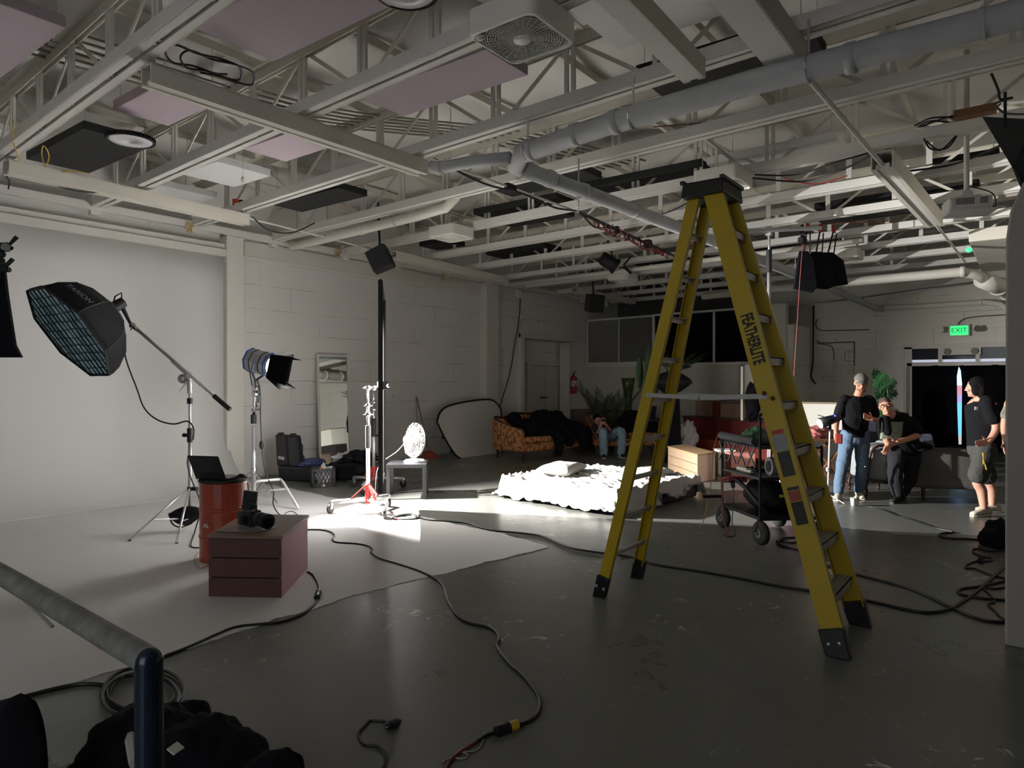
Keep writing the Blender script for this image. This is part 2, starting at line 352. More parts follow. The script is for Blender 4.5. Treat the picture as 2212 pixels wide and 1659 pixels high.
part('transom_pane', MB().bb(X + .05, X + .06, yb, ya, zf(783), zf(752)), M_glass, dw)
part('light_strip', MB().bb(X + .03, X + .045, yb, ya, zf(782), zf(776)), mat('daylit_gap', 'c8cbd8', emit='c5cbe0', estr=.45), dw)
mb = MB().grid(lambda u, v: Vector((X + .0 + .04 * sin(u * 46) + .02 * sin(u * 23 + 1), ya - .12 + (yb - ya + .12) * u, .03 + (zf(789) - .03) * v)), 140, 4)
part('curtain', mb, M_curt, dw, smooth=True, solid=.01)
# bright outdoor strip between the two curtains
pt = lambda px, py: WX(px, py, X - .11)
mb = MB().prism([pt(2071, 792), pt(2067, 812), pt(2068, 880), pt(2071, 960), pt(2077, 960), pt(2078, 830), pt(2075, 800)], (.03, 0, 0))
m = mat('daylight_gap', '5fa8e0', emit='66b4ff', estr=1.2); N, L, b = nt(m)
tc = N.new('ShaderNodeTexCoord'); sp = N.new('ShaderNodeSeparateXYZ'); L.new(tc.outputs['Object'], sp.inputs[0]); rp = N.new('ShaderNodeValToRGB')
zr = N.new('ShaderNodeMapRange'); zr.inputs[1].default_value = 0; zr.inputs[2].default_value = pt(2071, 792).z - pt(2071, 960).z; L.new(sp.outputs[2], zr.inputs[0]); L.new(zr.outputs[0], rp.inputs[0])
rp.color_ramp.interpolation = 'CONSTANT'; e = rp.color_ramp.elements; e[0].color = srgb('2f62b0'); e[0].position = 0
e[1].color = srgb('9a8f80'); e[1].position = .08
for pz, cc in ((.2, '5aa6e6'), (.62, '8d7bb0'), (.72, 'b06a6a'), (.84, 'bcd8ff')): q = e.new(pz); q.color = srgb(cc)
L.new(rp.outputs[0], b.inputs['Emission Color'])
part('daylight_strip', mb, m, dw)
part('transom_box', MB().bb(X - .12, X - .02, WX(2100, 760, X).y, WX(2044, 760, X).y, zf(766), zf(752)), M_trim, dw)
# pillar at the right edge with rounded haunch on top
pc = G(2172, 1395); mb = MB()
poly = [(0, 0), (0, 2.42), (.02, 2.58), (.08, 2.74), (.17, 2.86), (.3, 2.95), (.9, 2.95), (.9, 0)]
rtv = Vector((RT[0], RT[1], 0)); fwv = Vector((FW[0], FW[1], 0))
dirx = Vector((-.0, -1, 0))
mb.prism([pc + dirx * a + Vector((0, 0, z)) for a, z in poly], Vector((.35, 0, 0)))
struct('column_4', mb, mat('pillar_paint', 'a3a198', rough=.7, var=.06, scale=2), origin=tuple(pc), bevel=.012)
struct('trim_7', MB().bb(5.0, 18.7, -.6, -.4, 3.2, 4.0), M_cream)

# ---------------- roof ----------------
JZ = 3.9; DECK = 4.72
def deckfn(u, v):
    x = -8 + 28 * u; y = -9 + 20.3 * v
    return Vector((x, y, DECK + .10 * noise.noise(Vector((x * 1.4, y * .6, 0))) + .05 * abs(sin(y * pi / 1.22))))
struct('ceiling', MB().grid(deckfn, 150, 150), M_deck, smooth=True, solid=.05)
struct('trim_8', MB().bb(-8, 20, -9.2, 11, 5.0, 5.2), M_deck)
struct('wall_right', MB().bb(-8, 20, -9.2, -9, 0, 5.2), M_blockb)
struct('wall_front', MB().bb(-8.2, -8, -9.2, 11, 0, 5.2), M_blockb)
# purlins under the deck
pg = 'timber purlins under the roof deck'
pur = None; k = 0
for y in [9.6 - 1.22 * i for i in range(13)]:
    mb = MB().bb(-3.9, BACKX, y - .02, y + .02, DECK - .13, DECK - .05)
    o = link_mesh('roof_purlin', mb, M_cream); o['kind'] = 'structure'
# open web steel joists
jx = [2.6 - 1.38 * i for i in (3, 2, 1)] + [2.6, 3.99, 5.35, 6.71, 8.19, 9.56, 10.93, 12.4, 13.78, 15.2, 16.6, 18.0]
SK = .055
def JX(i, y): return jx[i] - SK * (WALLY - y)
names = {0: 'roof joist behind the photographer', 1: 'roof joist just behind the camera position', 2: 'first roof joist overhead at the upper left corner'}
ords = ['second', 'third', 'fourth', 'fifth', 'sixth', 'seventh', 'eighth', 'ninth', 'tenth', 'eleventh', 'twelfth', 'thirteenth']
YE = -8.5
for i in range(len(jx)):
    lab = names.get(i) or 'white open web steel roof joist, the %s one counted from the upper left corner' % ords[i - 3]
    d = Vector((SK, 1, 0)).normalized(); a = Vector((JX(i, YE), YE, 0)); e = Vector((JX(i, WALLY - .3), WALLY - .3, 0))
    t = thing('roof_joist', lab, 'roof joist', (a.x, a.y, JZ), 'open web roof joists')
    near = i < 8
    mb = MB()
    for s in (-1, 1):
        o = Vector((s * .048, 0, 0)); mb.bar(a + o + Vector((0, 0, JZ)), e + o + Vector((0, 0, JZ)), .062, .01)
        o = Vector((s * .080, 0, 0)); mb.bar(a + o + Vector((0, 0, JZ + .045)), e + o + Vector((0, 0, JZ + .045)), .01, .1)
    part('bottom_chord', mb, M_white, t)
    mb = MB()
    for s in (-1, 1):
        o = Vector((s * .05, 0, 0)); mb.bar(a + o + Vector((0, 0, JZ + .60)), e + o + Vector((0, 0, JZ + .60)), .06, .01)
        o = Vector((s * .022, 0, 0)); mb.bar(a + o + Vector((0, 0, JZ + .555)), e + o + Vector((0, 0, JZ + .555)), .01, .09)
    part('top_chord', mb, M_cream, t)
    y = WALLY - .9 - (i % 2) * .3; n = 0
    while y > (YE if i < 12 else 2) and n < 24:
        p = Vector((JX(i, y), y, 0)); q = Vector((JX(i, y - .8), y - .8, 0)); q, p_d = (q, p) if n % 2 else (p, q)
        mb = MB()
        for s in ((-1, 1) if near else (0,)):
            off = d * .035 * s
            mb.bar(p + off + Vector((0, 0, JZ + .01)), p + off + Vector((0, 0, JZ + .59)), .036 if near else .06, .025, roll=(1, 0, 0))
        part('vertical_strut', mb, M_white, t)
        part('diagonal_strut', MB().bar(p_d + Vector((.03, 0, JZ + .58)), q + Vector((.03, 0, JZ + .03)), .034, .012, roll=(1, 0, 0)), M_cream, t)
        y -= .84; n += 1
    # joist seat bracket at the wall
    part('wall_bracket', MB().bar(e + Vector((0, .1, JZ - .1)), e + Vector((0, .1, JZ + .16)), .09, .12), M_white, t)
# ---------------- things hung from the roof ----------------
def panel(x0, x1, y0, y1, m, label, z=4.1, th=.09, group=None):
    t = thing('acoustic_panel', label, 'acoustic panel', ((x0+x1)/2, (y0+y1)/2, z), group)
    part('cushion', MB().bb(x0, x1, y0, y1, z, z + th), m, t, bevel=.006)
    for x, y in ((x0 + .04, y0 + .06), (x1 - .04, y0 + .06), (x0 + .04, y1 - .06), (x1 - .04, y1 - .06)):
        part('hanging_wire', MB().tube([(x, y, z + th), (x, y, z + .5)], .0035, 5), M_galv, t)
    return t
GL = 'lavender acoustic panels between the joists'; GB = 'black acoustic panels between the joists'
panel(.95, 2.0, 5.5, 7.0, M_lav, 'pale lavender ceiling panel cut off by the upper left corner of the photo', group=GL)
panel(2.55, 3.2, 3.0, 4.76, M_lav, 'large lavender ceiling panel beside the round lamp at the top edge', group=GL)
panel(2.86, 3.37, 5.85, 6.8, M_lav, 'lavender ceiling panel framed by the long channel beam and the first joists', group=GL)
panel(4.05, 4.6, 3.3, 4.76, M_lav, 'long lavender ceiling panel just below the nearest box fan', group=GL)
panel(4.2, 4.73, 5.8, 6.82, M_lav, 'small lavender ceiling panel below the middle of the long channel beam', group=GL)
panel(4.3, 5.2, 9.1, 9.95, M_whitep, 'white ceiling panel close to the left wall behind the second channel beam', z=4.15)
panel(4.25, 4.95, 7.45, 8.25, M_whitep, 'white ceiling panel with a dangling pull cord in front of it')
panel(3.9, 4.66, 1.0, 2.5, M_whitep, 'wide off-white ceiling panel right of the nearest box fan')
panel(7.75, 8.5, 1.6, 3.0, M_whitep, 'white ceiling panel behind the looped cables left of the slanted channel beam')
panel(2.9, 3.56, 7.55, 9.1, M_black, 'large black ceiling panel behind the round lamp near the left wall', group=GB)
panel(5.78, 6.28, 7.2, 8.65, M_black, 'black ceiling panel above the square column by the sweep wall', group=GB)
panel(5.15, 5.7, 1.25, 2.6, M_black, 'black ceiling panel hidden partly by the thick grey pipe', group=GB)
panel(7.05, 7.5, 4.25, 5.65, M_black, 'black ceiling panel in the crook of the two grey pipes', group=GB)
for px, py, sx, sy, lab in [(1130, 452, .5, 1.5, 'dark ceiling panel behind the cable batten'), (1395, 390, .4, 1.6, 'dark ceiling panel touching the ladder top on its left side'),
        (1160, 474, .3, 1.2, 'narrow dark ceiling panel below the cable batten'), (1130, 545, .6, 1.4, 'dark ceiling panel between fan and spotlight over the wall side'),
        (1450, 566, .6, 1.5, 'dark ceiling panel seen behind the rear rail of the ladder'), (1930, 432, .4, 2.0, 'dark ceiling panel beyond the slanted channel beam'),
        (1900, 462, .4, 1.7, 'dark low ceiling panel right behind the projector'), (1690, 532, .5, 2.0, 'dark ceiling panel beside the hanging black flags'), (955, 530, .5, .7, 'small dark ceiling panel under the second box fan'),
        (1330, 637, .4, .9, 'farthest dark ceiling panel near the loft'), (2080, 355, .4, .7, 'dark slab above the projector mount')]:
    p = G(px, py, 4.12); panel(p.x - sx/2, p.x + sx/2, p.y - sy/2, p.y + sy/2, M_black, lab, group=GB)

# box fans
def fan_proto():
    t = thing('box_fan', 'x', 'fan', (0, 0, 0), 'white box fans under the roof')
    s = .255; n = 8
    def ring(r, z, k=.06):
        out = []
        for cx, cy, a0 in ((r-k, r-k, 0), (-r+k, r-k, 90), (-r+k, -r+k, 180), (r-k, -r+k, 270)):
            for a in range(0, 91, 18): out.append(Vector((cx + k*cos(radians(a0+a)), cy + k*sin(radians(a0+a)), z)))
        return out
    rs = [ring(s, .16), ring(s, .02), ring(s - .008, .004), ring(s - .022, 0), ring(s - .028, .02), ring(s - .03, .15)]
    mb = MB(); k = len(rs[0]); mb.add([p for r_ in rs for p in r_], [(i*k+j, i*k+(j+1) % k, ((i+1) % 6)*k+(j+1) % k, ((i+1) % 6)*k+j) for i in range(6) for j in range(k)])
    M_fan = mat('fan_plastic', 'dcdad2', rough=.45, var=.03)
    h = part('housing', mb, M_fan, t, world=False)
    mb = MB()
    for q in range(13):
        r = .055 + q * .0165
        mb.tube([(r*cos(a*pi/20), r*sin(a*pi/20), .012) for a in range(40)], .0022, 4, closed=True)
    for q in range(36):
        a = q * pi / 18; mx = min(.34, (s - .03) / max(abs(cos(a)), abs(sin(a)))); mx = min(mx, .31)
        mb.tube([(.05*cos(a), .05*sin(a), .012), (mx*.6*cos(a+.12), mx*.6*sin(a+.12), .014), (mx*cos(a+.14), mx*sin(a+.14), .016)], .0022, 4)
    part('grille', mb, M_fan, t, world=False)
    part('hub', MB().lathe([(.0, -.004), (.05, -.004), (.056, .004), (.056, .02), (0, .02)], n=28), M_fan, t, world=False, smooth=True)
    for q in range(5):
        a = q * 2 * pi / 5
        mb = MB().grid(lambda u, v: Vector(((.05 + .16*u) * cos(a + (v-.5)*(.5+.6*u)), (.05 + .16*u) * sin(a + (v-.5)*(.5+.6*u)), .07 + .03*(v-.5))), 5, 5)
        part('blade', mb, mat('fan_blade', '9d978b', rough=.6, var=.15), t, world=False, smooth=True, solid=.003)
    part('back_panel', MB().bb(-s+.03, s-.03, -s+.03, s-.03, .13, .137), mat('fan_back', '8b867b', rough=.8, var=.2), t, world=False)
    kb = part('control_knob', MB().lathe([(0, -.012), (.017, -.012), (.02, 0), (.034, .002), (.034, .01), (0, .01)], (-.19, .19, 0), n=20), M_fan, t, world=False, smooth=True)
    mb = MB()
    for x in (-.2, .2): mb.bar((x, 0, .15), (x*1.1, 0, .38), .03, .012)
    mb.bar((-.72, 0, .38), (.72, 0, .38), .035, .02)
    part('mounting_bracket', mb, M_cream, t, world=False)
    return t
fp = fan_proto(); fl = ['large white box fan mounted nearest, above the centre of the room', 'white box fan right behind the top cap of the yellow ladder', 'white box fan under the joists above the black upright frame', 'white box fan right of the hanging black flags', 'farthest small white box fan above the storage loft']
for i, (px, py) in enumerate([(1128, 90), (1562, 405), (975, 516), (1826, 562), (1345, 607)]):
    p = G(px, py, 3.72)
    if i == 0: fp.location = p; fp['label'] = fl[0]; fo = fp
    else: copytree(fo, p, fl[i])

# round high bay lamps
def highbay():
    t = thing('high_bay_lamp', 'x', 'lamp', (0, 0, 0), 'round high bay lamps')
    part('housing', MB().lathe([(0, .07), (.06, .07), (.08, .05), (.19, .045), (.205, .03), (.21, .0), (.195, -.003), (.19, .008), (0, .008)], n=36), M_black, t, world=False, smooth=True)
    part('lens', MB().lathe([(.055, .006), (.055, -.001), (.18, -.001), (.188, .006), (.1, .01)], n=36), mat('lamp_lens', 'd9d9dc', rough=.25, var=.03), t, world=False, smooth=True)
    mb = MB()
    for q in range(40): a = q*pi/20; mb.box((.205*cos(a), .205*sin(a), .02), (.02, .006, .04), rz=a)
    part('cooling_fins', mb, M_black, t, world=False)
    part('hook', MB().tube([(0, 0, .07), (0, 0, .12), (.02, 0, .135), (.03, 0, .16), (.0, 0, .18)], .005, 6), M_galv, t, world=False)
    return t
hb = highbay()
for i, (px, py, z, lab) in enumerate([(283, 306, 3.86, 'round black high bay lamp hanging below the black panel near the left wall'), (877, -12, 4.1, 'round black high bay lamp cut off by the top edge of the photo'), (1812, 529, 4.0, 'round black high bay lamp behind the hanging black flags')]):
    p = G(px, py, z)
    if i == 0: hb.location = p; hb['label'] = lab
    else: copytree(hb, p, lab)

# channel beams
def channel(a, b, lab, w=.16, h=.13, m=None, cat='beam', closed=False):
    a = Vector(a); b = Vector(b); d = (b - a).normalized(); s = d.cross(Vector((0, 0, 1))).normalized(); up = s.cross(d).normalized()
    t = thing('channel_beam', lab, cat, a)
    m = m or M_cream
    mb = MB().bar(a + up*h/2, b + up*h/2, w, .012)
    for q in (-1, 1): mb.bar(a + s*q*(w/2-.006), b + s*q*(w/2-.006), .012, h); mb.bar(a + s*q*(w/2-.026) - up*h/2, b + s*q*(w/2-.026) - up*h/2, .05, .01)
    part('channel', mb, m, t)
    L = (b-a).length
    part('inner_track', MB().bar(a + d*.03 - up*h*.3, b - d*.03 - up*h*.3, w*(.9 if closed else .62), h*(.5 if closed else .3)), M_white, t)
    mb = MB()
    for k in range(int(L/.45)): mb.bar(a + d*(.2+.45*k) - s*(w/2+.002) + up*.02, a + d*(.24+.45*k) - s*(w/2+.002) + up*.02, .006, .018)
    part('slots', mb, M_black, t)
    mb = MB()
    for e in (a + d*.03, b - d*.03): mb.bar(e + up*h*.4, e + up*h*.4 + Vector((0, 0, .07)), .05, .05)
    part('clamp', mb, M_galv, t)
    return t
ZB = 3.78
channel((2.36, 5.08, ZB), (5.12, 5.02, ZB), 'long slotted channel beam crossing below the first joists at the upper left')
channel((2.5, 8.4, ZB), (5.3, 8.55, ZB), 'slotted channel beam close to the left wall with a yellow cord on it')
channel((8.3, 8.85, ZB), (11.9, 9.15, ZB), 'yellowed channel beam crossing below the joists above the table fan')
channel((14.2, 8.8, ZB), (17.1, 8.7, ZB), 'farthest yellowed channel beam above the black loudspeaker by the loft')
channel((3.2, 1.86, ZB), (4.68, 1.9, ZB), 'channel beam at the top edge right of the nearest box fan', closed=True)
channel((3.3, 1.32, ZB), (4.9, 1.31, ZB), 'broad channel beam ending above the thick grey pipe at the top right', w=.22, h=.16, closed=True)
channel((7.68, 1.17, ZB), (10.97, 1.03, ZB), 'slanted channel beam hanging between ladder and projector', w=.2, h=.17)
mb = MB().tube([(5.3, 8.55, 3.82), (8.35, 8.87, 3.8)], .016, 8); solo('conduit_rod', mb, M_white, 'thin white rod linking the two channel beams along the left wall', 'rod')
mb = MB().tube([(4.9, 1.31, 3.8), (7.7, 1.17, 3.74)], .022, 8); solo('conduit_rod', mb, M_white, 'white rod running from the broad channel beam down to the slanted one', 'rod')
mb = MB().tube([(10.97, 1.03, 3.75), (14.6, .9, 3.7)], .02, 8); solo('conduit_rod', mb, M_white, 'white rod beyond the slanted channel beam towards the back wall', 'rod')
t = thing('air_duct', 'flat grey box duct slanting down to the right pillar behind the projector', 'duct', (14.6, .9, 3.6))
part('trunk', MB().bb(12.4, 16, -1.5, .72, 3.68, 3.87), M_cream, t, bevel=.01)
part('indicator_light', MB().ball(D(2092, 540, 10.2), .04), mat('green_light', '3bd07a', emit='3cff8a', estr=1.0), t)

# pipes
def pipe(pts, r, m, lab, name='ceiling_pipe', joints=(), n=16, hang=()):
    t = thing(name, lab, 'pipe', pts[0])
    part('run', MB().tube(pts, r, n), m, t, smooth=True)
    for p, d in joints:
        p = Vector(p); d = Vector(d).normalized(); part('band', MB().tube([p - d*.035, p - d*.03, p + d*.03, p + d*.035], [r*1.02, r*1.14, r*1.14, r*1.02], n), m, t, smooth=True)
    for p in hang:
        p = Vector(p)
        part('hanger', MB().tube([p + Vector((cos(a*pi/8)*(r+.01), 0, sin(a*pi/8)*(r+.01))) for a in range(16)], .006, 5, closed=True).tube([p + Vector((0, 0, r)), p + Vector((0, 0, .32))], .009, 5), M_galv, t)
    return t
y_ = (.0, 1, 0)
pipe([(4.78, -4, 3.62), (4.76, 0, 3.62), (4.74, 1.5, 3.62), (4.82, 2.7, 3.62), (4.95, 3.62, 3.61), (5.05, 3.76, 3.55), (5.2, 3.74, 3.55)], .085, M_pipe, 'thick grey wrapped pipe crossing the upper right under the joists', joints=[((4.76, .9, 3.62), y_), ((4.81, 2.6, 3.62), y_), ((4.86, 3.0, 3.62), y_), ((4.93, 3.5, 3.615), y_)], hang=[(4.81, 2.45, 3.62), (4.74, 1.15, 3.62), (4.94, 3.55, 3.62), (4.77, .2, 3.62)])
pipe([(4.95, 3.75, 3.6), (4.88, 4.1, 3.62), (4.83, 4.5, 3.62), (4.84, 4.62, 3.66)], .055, M_pipe, 'short thin grey wrapped pipe stub beside the cable batten', joints=[((4.83, 4.5, 3.62), y_)])
x_ = (1, -.04, 0)
pipe([(5.1, 3.72, 3.53), (6.5, 3.64, 3.53), (8.65, 3.51, 3.52), (13.7, 3.2, 3.44), (17.6, 3.0, 3.38), (18.45, 2.93, 3.34), (18.52, 2.8, 3.34)], .075, M_pipe, 'grey wrapped pipe running away to the back wall behind the ladder', joints=[((5.5, 3.69, 3.53), x_), ((6.1, 3.66, 3.53), x_), ((7.1, 3.6, 3.53), x_), ((9.6, 3.45, 3.5), x_)], hang=[(6.0, 3.67, 3.53), (9.2, 3.47, 3.51), (12.6, 3.27, 3.46)])
pipe([(18.52, 2.95, 3.34), (18.52, .75, 3.34), (18.5, .5, 3.28), (18.5, .3, 3.1), (18.5, .1, 2.95)], .06, M_blockb, 'cream pipe running along the top of the back wall', joints=[((18.52, .85, 3.34), y_)])
pipe([(7.0, 9.9, 3.9), (6.88, 9.75, 3.82), (6.84, 9.5, 3.8), (6.6, 6.6, 3.8), (6.55, 6.0, 3.82), (6.56, 5.85, 3.92), (6.56, 5.8, 4.1)], .065, M_pipew, 'white pipe hung under the joists beside the black upright frame', joints=[((6.7, 7.8, 3.8), y_)], hang=[(6.62, 7.0, 3.8)])
pipe([(15.3, 6, 3.55), (14.6, 2.4, 3.52), (14.35, .95, 3.5), (14.5, .7, 3.44), (14.9, .6, 3.36)], .085, M_pipew, 'white pipe along the far joists ending in a fat elbow', joints=[((14.33, .92, 3.5), y_)])
pipe([(14.7, .65, 3.38), (15.1, .5, 3.33), (16.2, .3, 3.3), (16.6, .2, 3.3)], .15, M_pipew, 'fat cream pipe elbow behind the pillar near the back wall', joints=[((15.4, .44, 3.32), (1, -.2, 0)), ((16.2, .3, 3.3), (1, -.2, 0))])
pipe([(12.2, 9.2, 3.75), (11.7, 5, 3.7), (11.4, 2, 3.7)], .045, M_pipew, 'slim white pipe crossing under the ninth and tenth joists')
mb = MB().tube([WX(1650, 672, 17.5), WX(1850, 644, 17.5), WX(2110, 609, 17.5)], .022, 8)
solo('steel_tube', mb, mat('bright_tube', 'e4e4e4', rough=.15, metal=1, var=.02), 'thin shiny steel tube glinting in front of the back wall', 'tube')

# black loudspeakers
def speaker(c, sz, rz, tilt, lab):
    t = thing('loudspeaker', lab, 'loudspeaker', c)
    w_, d_, h_ = sz; R = Matrix.Translation(Vector(c)) @ Matrix.Rotation(rz, 4, 'Z') @ Matrix.Rotation(tilt, 4, 'X')
    mb = MB().hull([(-w_/2*.7, d_/2, -h_/2), (w_/2*.7, d_/2, -h_/2), (w_/2, -d_/2, -h_/2), (-w_/2, -d_/2, -h_/2)], [(-w_/2*.7, d_/2, h_/2), (w_/2*.7, d_/2, h_/2), (w_/2, -d_/2, h_/2), (-w_/2, -d_/2, h_/2)]).xf(R)
    part('cabinet', mb, M_blackp, t, bevel=.012)
    part('front_grille', MB().box((0, -d_/2 - .006, 0), (w_*.92, .014, h_*.92)).xf(R), M_black, t, bevel=.004)
    part('bracket', MB().bar(Vector(c) + Vector((0, 0, h_*.4)), Vector(c) + Vector((0, .05, 4.55 - c[2])), .04, .012).bar(Vector(c) + Vector((-.1, 0, h_*.48)), Vector(c) + Vector((.1, 0, h_*.48)), .03, .03), M_black, t)
speaker(D(821, 561, 11.3), (.42, .34, .36), radians(38), radians(-25), 'black wedge loudspeaker hanging over the upright frame')
speaker(D(1282, 655, 15.8), (.40, .32, .40), radians(-30), radians(12), 'black loudspeaker hanging in front of the storage loft')
t = thing('ceiling_board', 'tilted black board under the roof at the right edge above the pillar', 'board', D(2180, 300, 4.8))
part('board', MB().prism([D(2130, 262, 5.2), D(2250, 270, 4.6), D(2250, 500, 4.4), D(2196, 372, 4.6)], (.03, .03, .05)), M_black, t)
part('hanger', MB().tube([D(2170, 275, 4.9), D(2170, 200, 4.9)], .01, 6), M_black, t)

# projector on its drop pole
pc = D(2087, 445, 6.6); t = thing('projector', 'white projector hanging on a ceiling pole at the upper right', 'projector', pc)
R = Matrix.Translation(pc) @ Matrix.Rotation(radians(-72), 4, 'Z')
M_proj = mat('projector_plastic', 'd0d0cb', rough=.4, var=.03)
part('body', MB().box((0, 0, 0), (.36, .28, .12)).xf(R), M_proj, t, bevel=.02)
for x0_, n_ in ((-.12, 12), (.08, 5)):
    mb = MB()
    for k in range(n_): mb.box((x0_ + .013*k, -.1425, .015), (.006, .006, .06))
    part('vent', mb.xf(R), mat('vent_grey', '4d5052'), t)
part('foot_panel', MB().box((.02, 0, -.07), (.4, .3, .025)).xf(R), M_proj, t, bevel=.008)
top = Vector((pc.x, pc.y, 4.76))
part('mount_plate', MB().box((0, 0, .075), (.2, .16, .02)).box((0, 0, .11), (.09, .09, .06)).xf(R), M_proj, t)
part('pole', MB().tube([pc + Vector((0, 0, .12)), top], .024, 12), M_pipew, t, smooth=True)
part('pole_collar', MB().lathe([(.02, .03), (.1, .012), (.115, 0), (.02, -.02)], (pc.x, pc.y, 4.02), n=20, axis=(.25, -.1, 1)), M_pipew, t, smooth=True)
part('cable', MB().tube(smoothpts([R @ Vector((.18, 0, 0)), R @ Vector((.24, 0, -.02)), R @ Vector((.22, .05, .12)), pc + Vector((.03, 0, .2))]), .006, 6), M_rubber, t)

# hanging black flags
c = D(1768, 500, 10.2); t = thing('flag_bundle', 'bundle of black light flags hanging from a joist by red topped clips', 'flag', c)
for k, (a, b) in enumerate([((1738, 560), (1722, 628)), ((1755, 545), (1765, 630)), ((1790, 545), (1798, 622))]):
    x0 = -.26 + k*.2; mb = MB(); w0 = .09; yy = .05 * (k - 1)
    q = lambda x, z, y=0: c + rtv * x + Vector((0, 0, z)) + fwv * (yy + y)
    wid = (.15, .2, .16)[k]
    mb.hull([q(x0 - .04, -.30, 0), q(x0 - .04 - wid*.6, -.86 + .03*k), q(x0 + wid, -.92 + .06*k), q(x0 + wid + .07 + .05*k, -.84 + .03*k), q(x0 + wid + .02 + .04*k, -.42), q(x0 + wid*.6, -.3)],
            [q(x0 - .04, -.30, .05), q(x0 - .04 - wid*.6, -.86 + .03*k, .05), q(x0 + wid, -.92 + .06*k, .05), q(x0 + wid + .07 + .05*k, -.84 + .03*k, .05), q(x0 + wid + .02 + .04*k, -.42, .05), q(x0 + wid*.6, -.3, .05)])
    fpt = part('flag', mb, M_blackf, t, bevel=.01)
    part('rod', MB().tube([q(x0 + .03, -.32, .02), q(x0 + .07 + .02*k, .02, .02)], .012, 6).tube([q(x0 + .12, -.32, .02), q(x0 + .12 + .02*k, -.02, .02)], .01, 6), M_black, t)
    part('clip', MB().box(q(x0 + .08 + .02*k, .05, .02), (.05, .05, .12)), M_red, t, bevel=.01)
# black spotlight on the joists
c = D(1313, 565, 13.0); t = thing('stage_spotlight', 'black stage spotlight with barn doors sitting on the joists above the loft', 'spotlight', c)
R = Matrix.Translation(c)
part('body', MB().lathe([(0, -.16), (.1, -.16), (.13, -.1), (.13, .12), (.15, .14), (.15, .2), (.0, .2)], (0, 0, 0), n=16, axis=(.5, -.6, -.5)).xf(R), M_black, t)
part('yoke', MB().tube([c + Vector((-.15, 0, 0)), c + Vector((-.15, 0, .22)), c + Vector((.15, 0, .22)), c + Vector((.15, 0, 0))], .015, 6).tube([c + Vector((0, 0, .22)), c + Vector((0, 0, .4))], .02, 6), M_black, t)
for s in (-1, 1): part('barn_door', MB().prism([c + Vector((.1, -.25, -.1 + s*.02)), c + Vector((.3, -.2, -.05)), c + Vector((.34, -.34, -.05 + s*.16)), c + Vector((.12, -.4, -.1 + s*.16))], (.004, 0, .004)), M_black, t)
c = D(1733, 514, 10.0); solo('pulley_block', MB().ball(c + Vector((0, 0, -.03)), (.08, .06, .06), wob=.3).bar(c, c + Vector((0, 0, .16)), .05, .04).box(c + Vector((0, 0, .17)), (.04, .04, .05)), M_black, 'small black clamp on a joist holding a thin red line', 'clamp')
solo('red_line', MB().tube([D(1734, 520, 10.0), D(1728, 600, 10.0), D(1712, 860, 10.1)], .006, 5), mat('red_string', '8a4040', rough=.8), 'thin red line hanging down beside the ladder', 'string')
# drop pole clamped to the joist
t = thing('telescopic_pole', 'tall silver pole clamped to the roof behind the ladder', 'pole', G(1661, 1120))
b0 = D(1661, 1120, 9.6); b1 = D(1661, 500, 9.6)
part('tube', MB().tube([Vector((b0.x, b0.y, .0)), Vector((b0.x, b0.y, b1.z - .45))], .026, 10), M_galv, t, smooth=True)
part('upper_tube', MB().tube([Vector((b0.x, b0.y, b1.z - .5)), Vector((b0.x, b0.y, b1.z + .06))], .016, 10), M_galv, t, smooth=True)
part('collar', MB().tube([Vector((b0.x, b0.y, b1.z - .58)), Vector((b0.x, b0.y, b1.z - .26))], .04, 10), M_black, t)
part('pipe_clamp', MB().box((b0.x, b0.y, b1.z), (.1, .07, .12)).tube([(b0.x - .3, b0.y + .2, b1.z - .02), (b0.x + .35, b0.y - .6, b1.z + .03)], .03, 8), M_galv, t)
# cable batten
t = thing('cable_batten', 'thin dark batten wrapped in loose cables slanting away below the joists', 'batten', (5.0, 4.77, 3.78))
a, b = Vector((5.0, 4.77, 3.8)), Vector((7.65, 4.68, 3.78)); e = Vector((11.6, 4.95, 3.76))
part('white_rod', MB().tube([a, b], .014, 6), M_white, t)
part('steel_rod', MB().tube([b, e], .022, 6), mat('dark_steel', '4a4c4f', rough=.5, metal=.6), t)
part('cable', MB().tube(smoothpts([a + Vector((.02, 0, .01)), a.lerp(b, .3) + Vector((0, 0, -.06)), a.lerp(b, .55) + Vector((0, 0, -.02)), a.lerp(b, .8) + Vector((0, 0, -.05)), b, b.lerp(e, .12) + Vector((0, 0, -.1)), b.lerp(e, .25)]), .012, 6), M_rubber, t)
for k, mm in ((0, M_rubber), (1, M_red), (2, M_rubber), (3, M_red)):
    pts = []
    for j in range(26):
        p = b.lerp(e, .12 + .7 * j / 25 + .02 * sin(j*2.1 + k)); pts.append(p + Vector((0, .04*sin(j*1.3 + k*2), -.04 + .07*sin(j*1.9 + k*1.7))))
    part('wrapped_wire', MB().tube(smoothpts(pts, 3), .007, 5), mm, t)
for p, q in ((a.lerp(b, .47), (.16, .06, .07)), (b.lerp(e, .3), (.07, .05, .09)), (b.lerp(e, .6), (.12, .09, .12))): part('hook_clip', MB().box(p, q), M_black, t)
for p in (a.lerp(b, .1), b, b.lerp(e, .5), b.lerp(e, .95)): part('hanger', MB().tube([p, p + Vector((0, 0, .95))], .005, 5), M_galv, t)
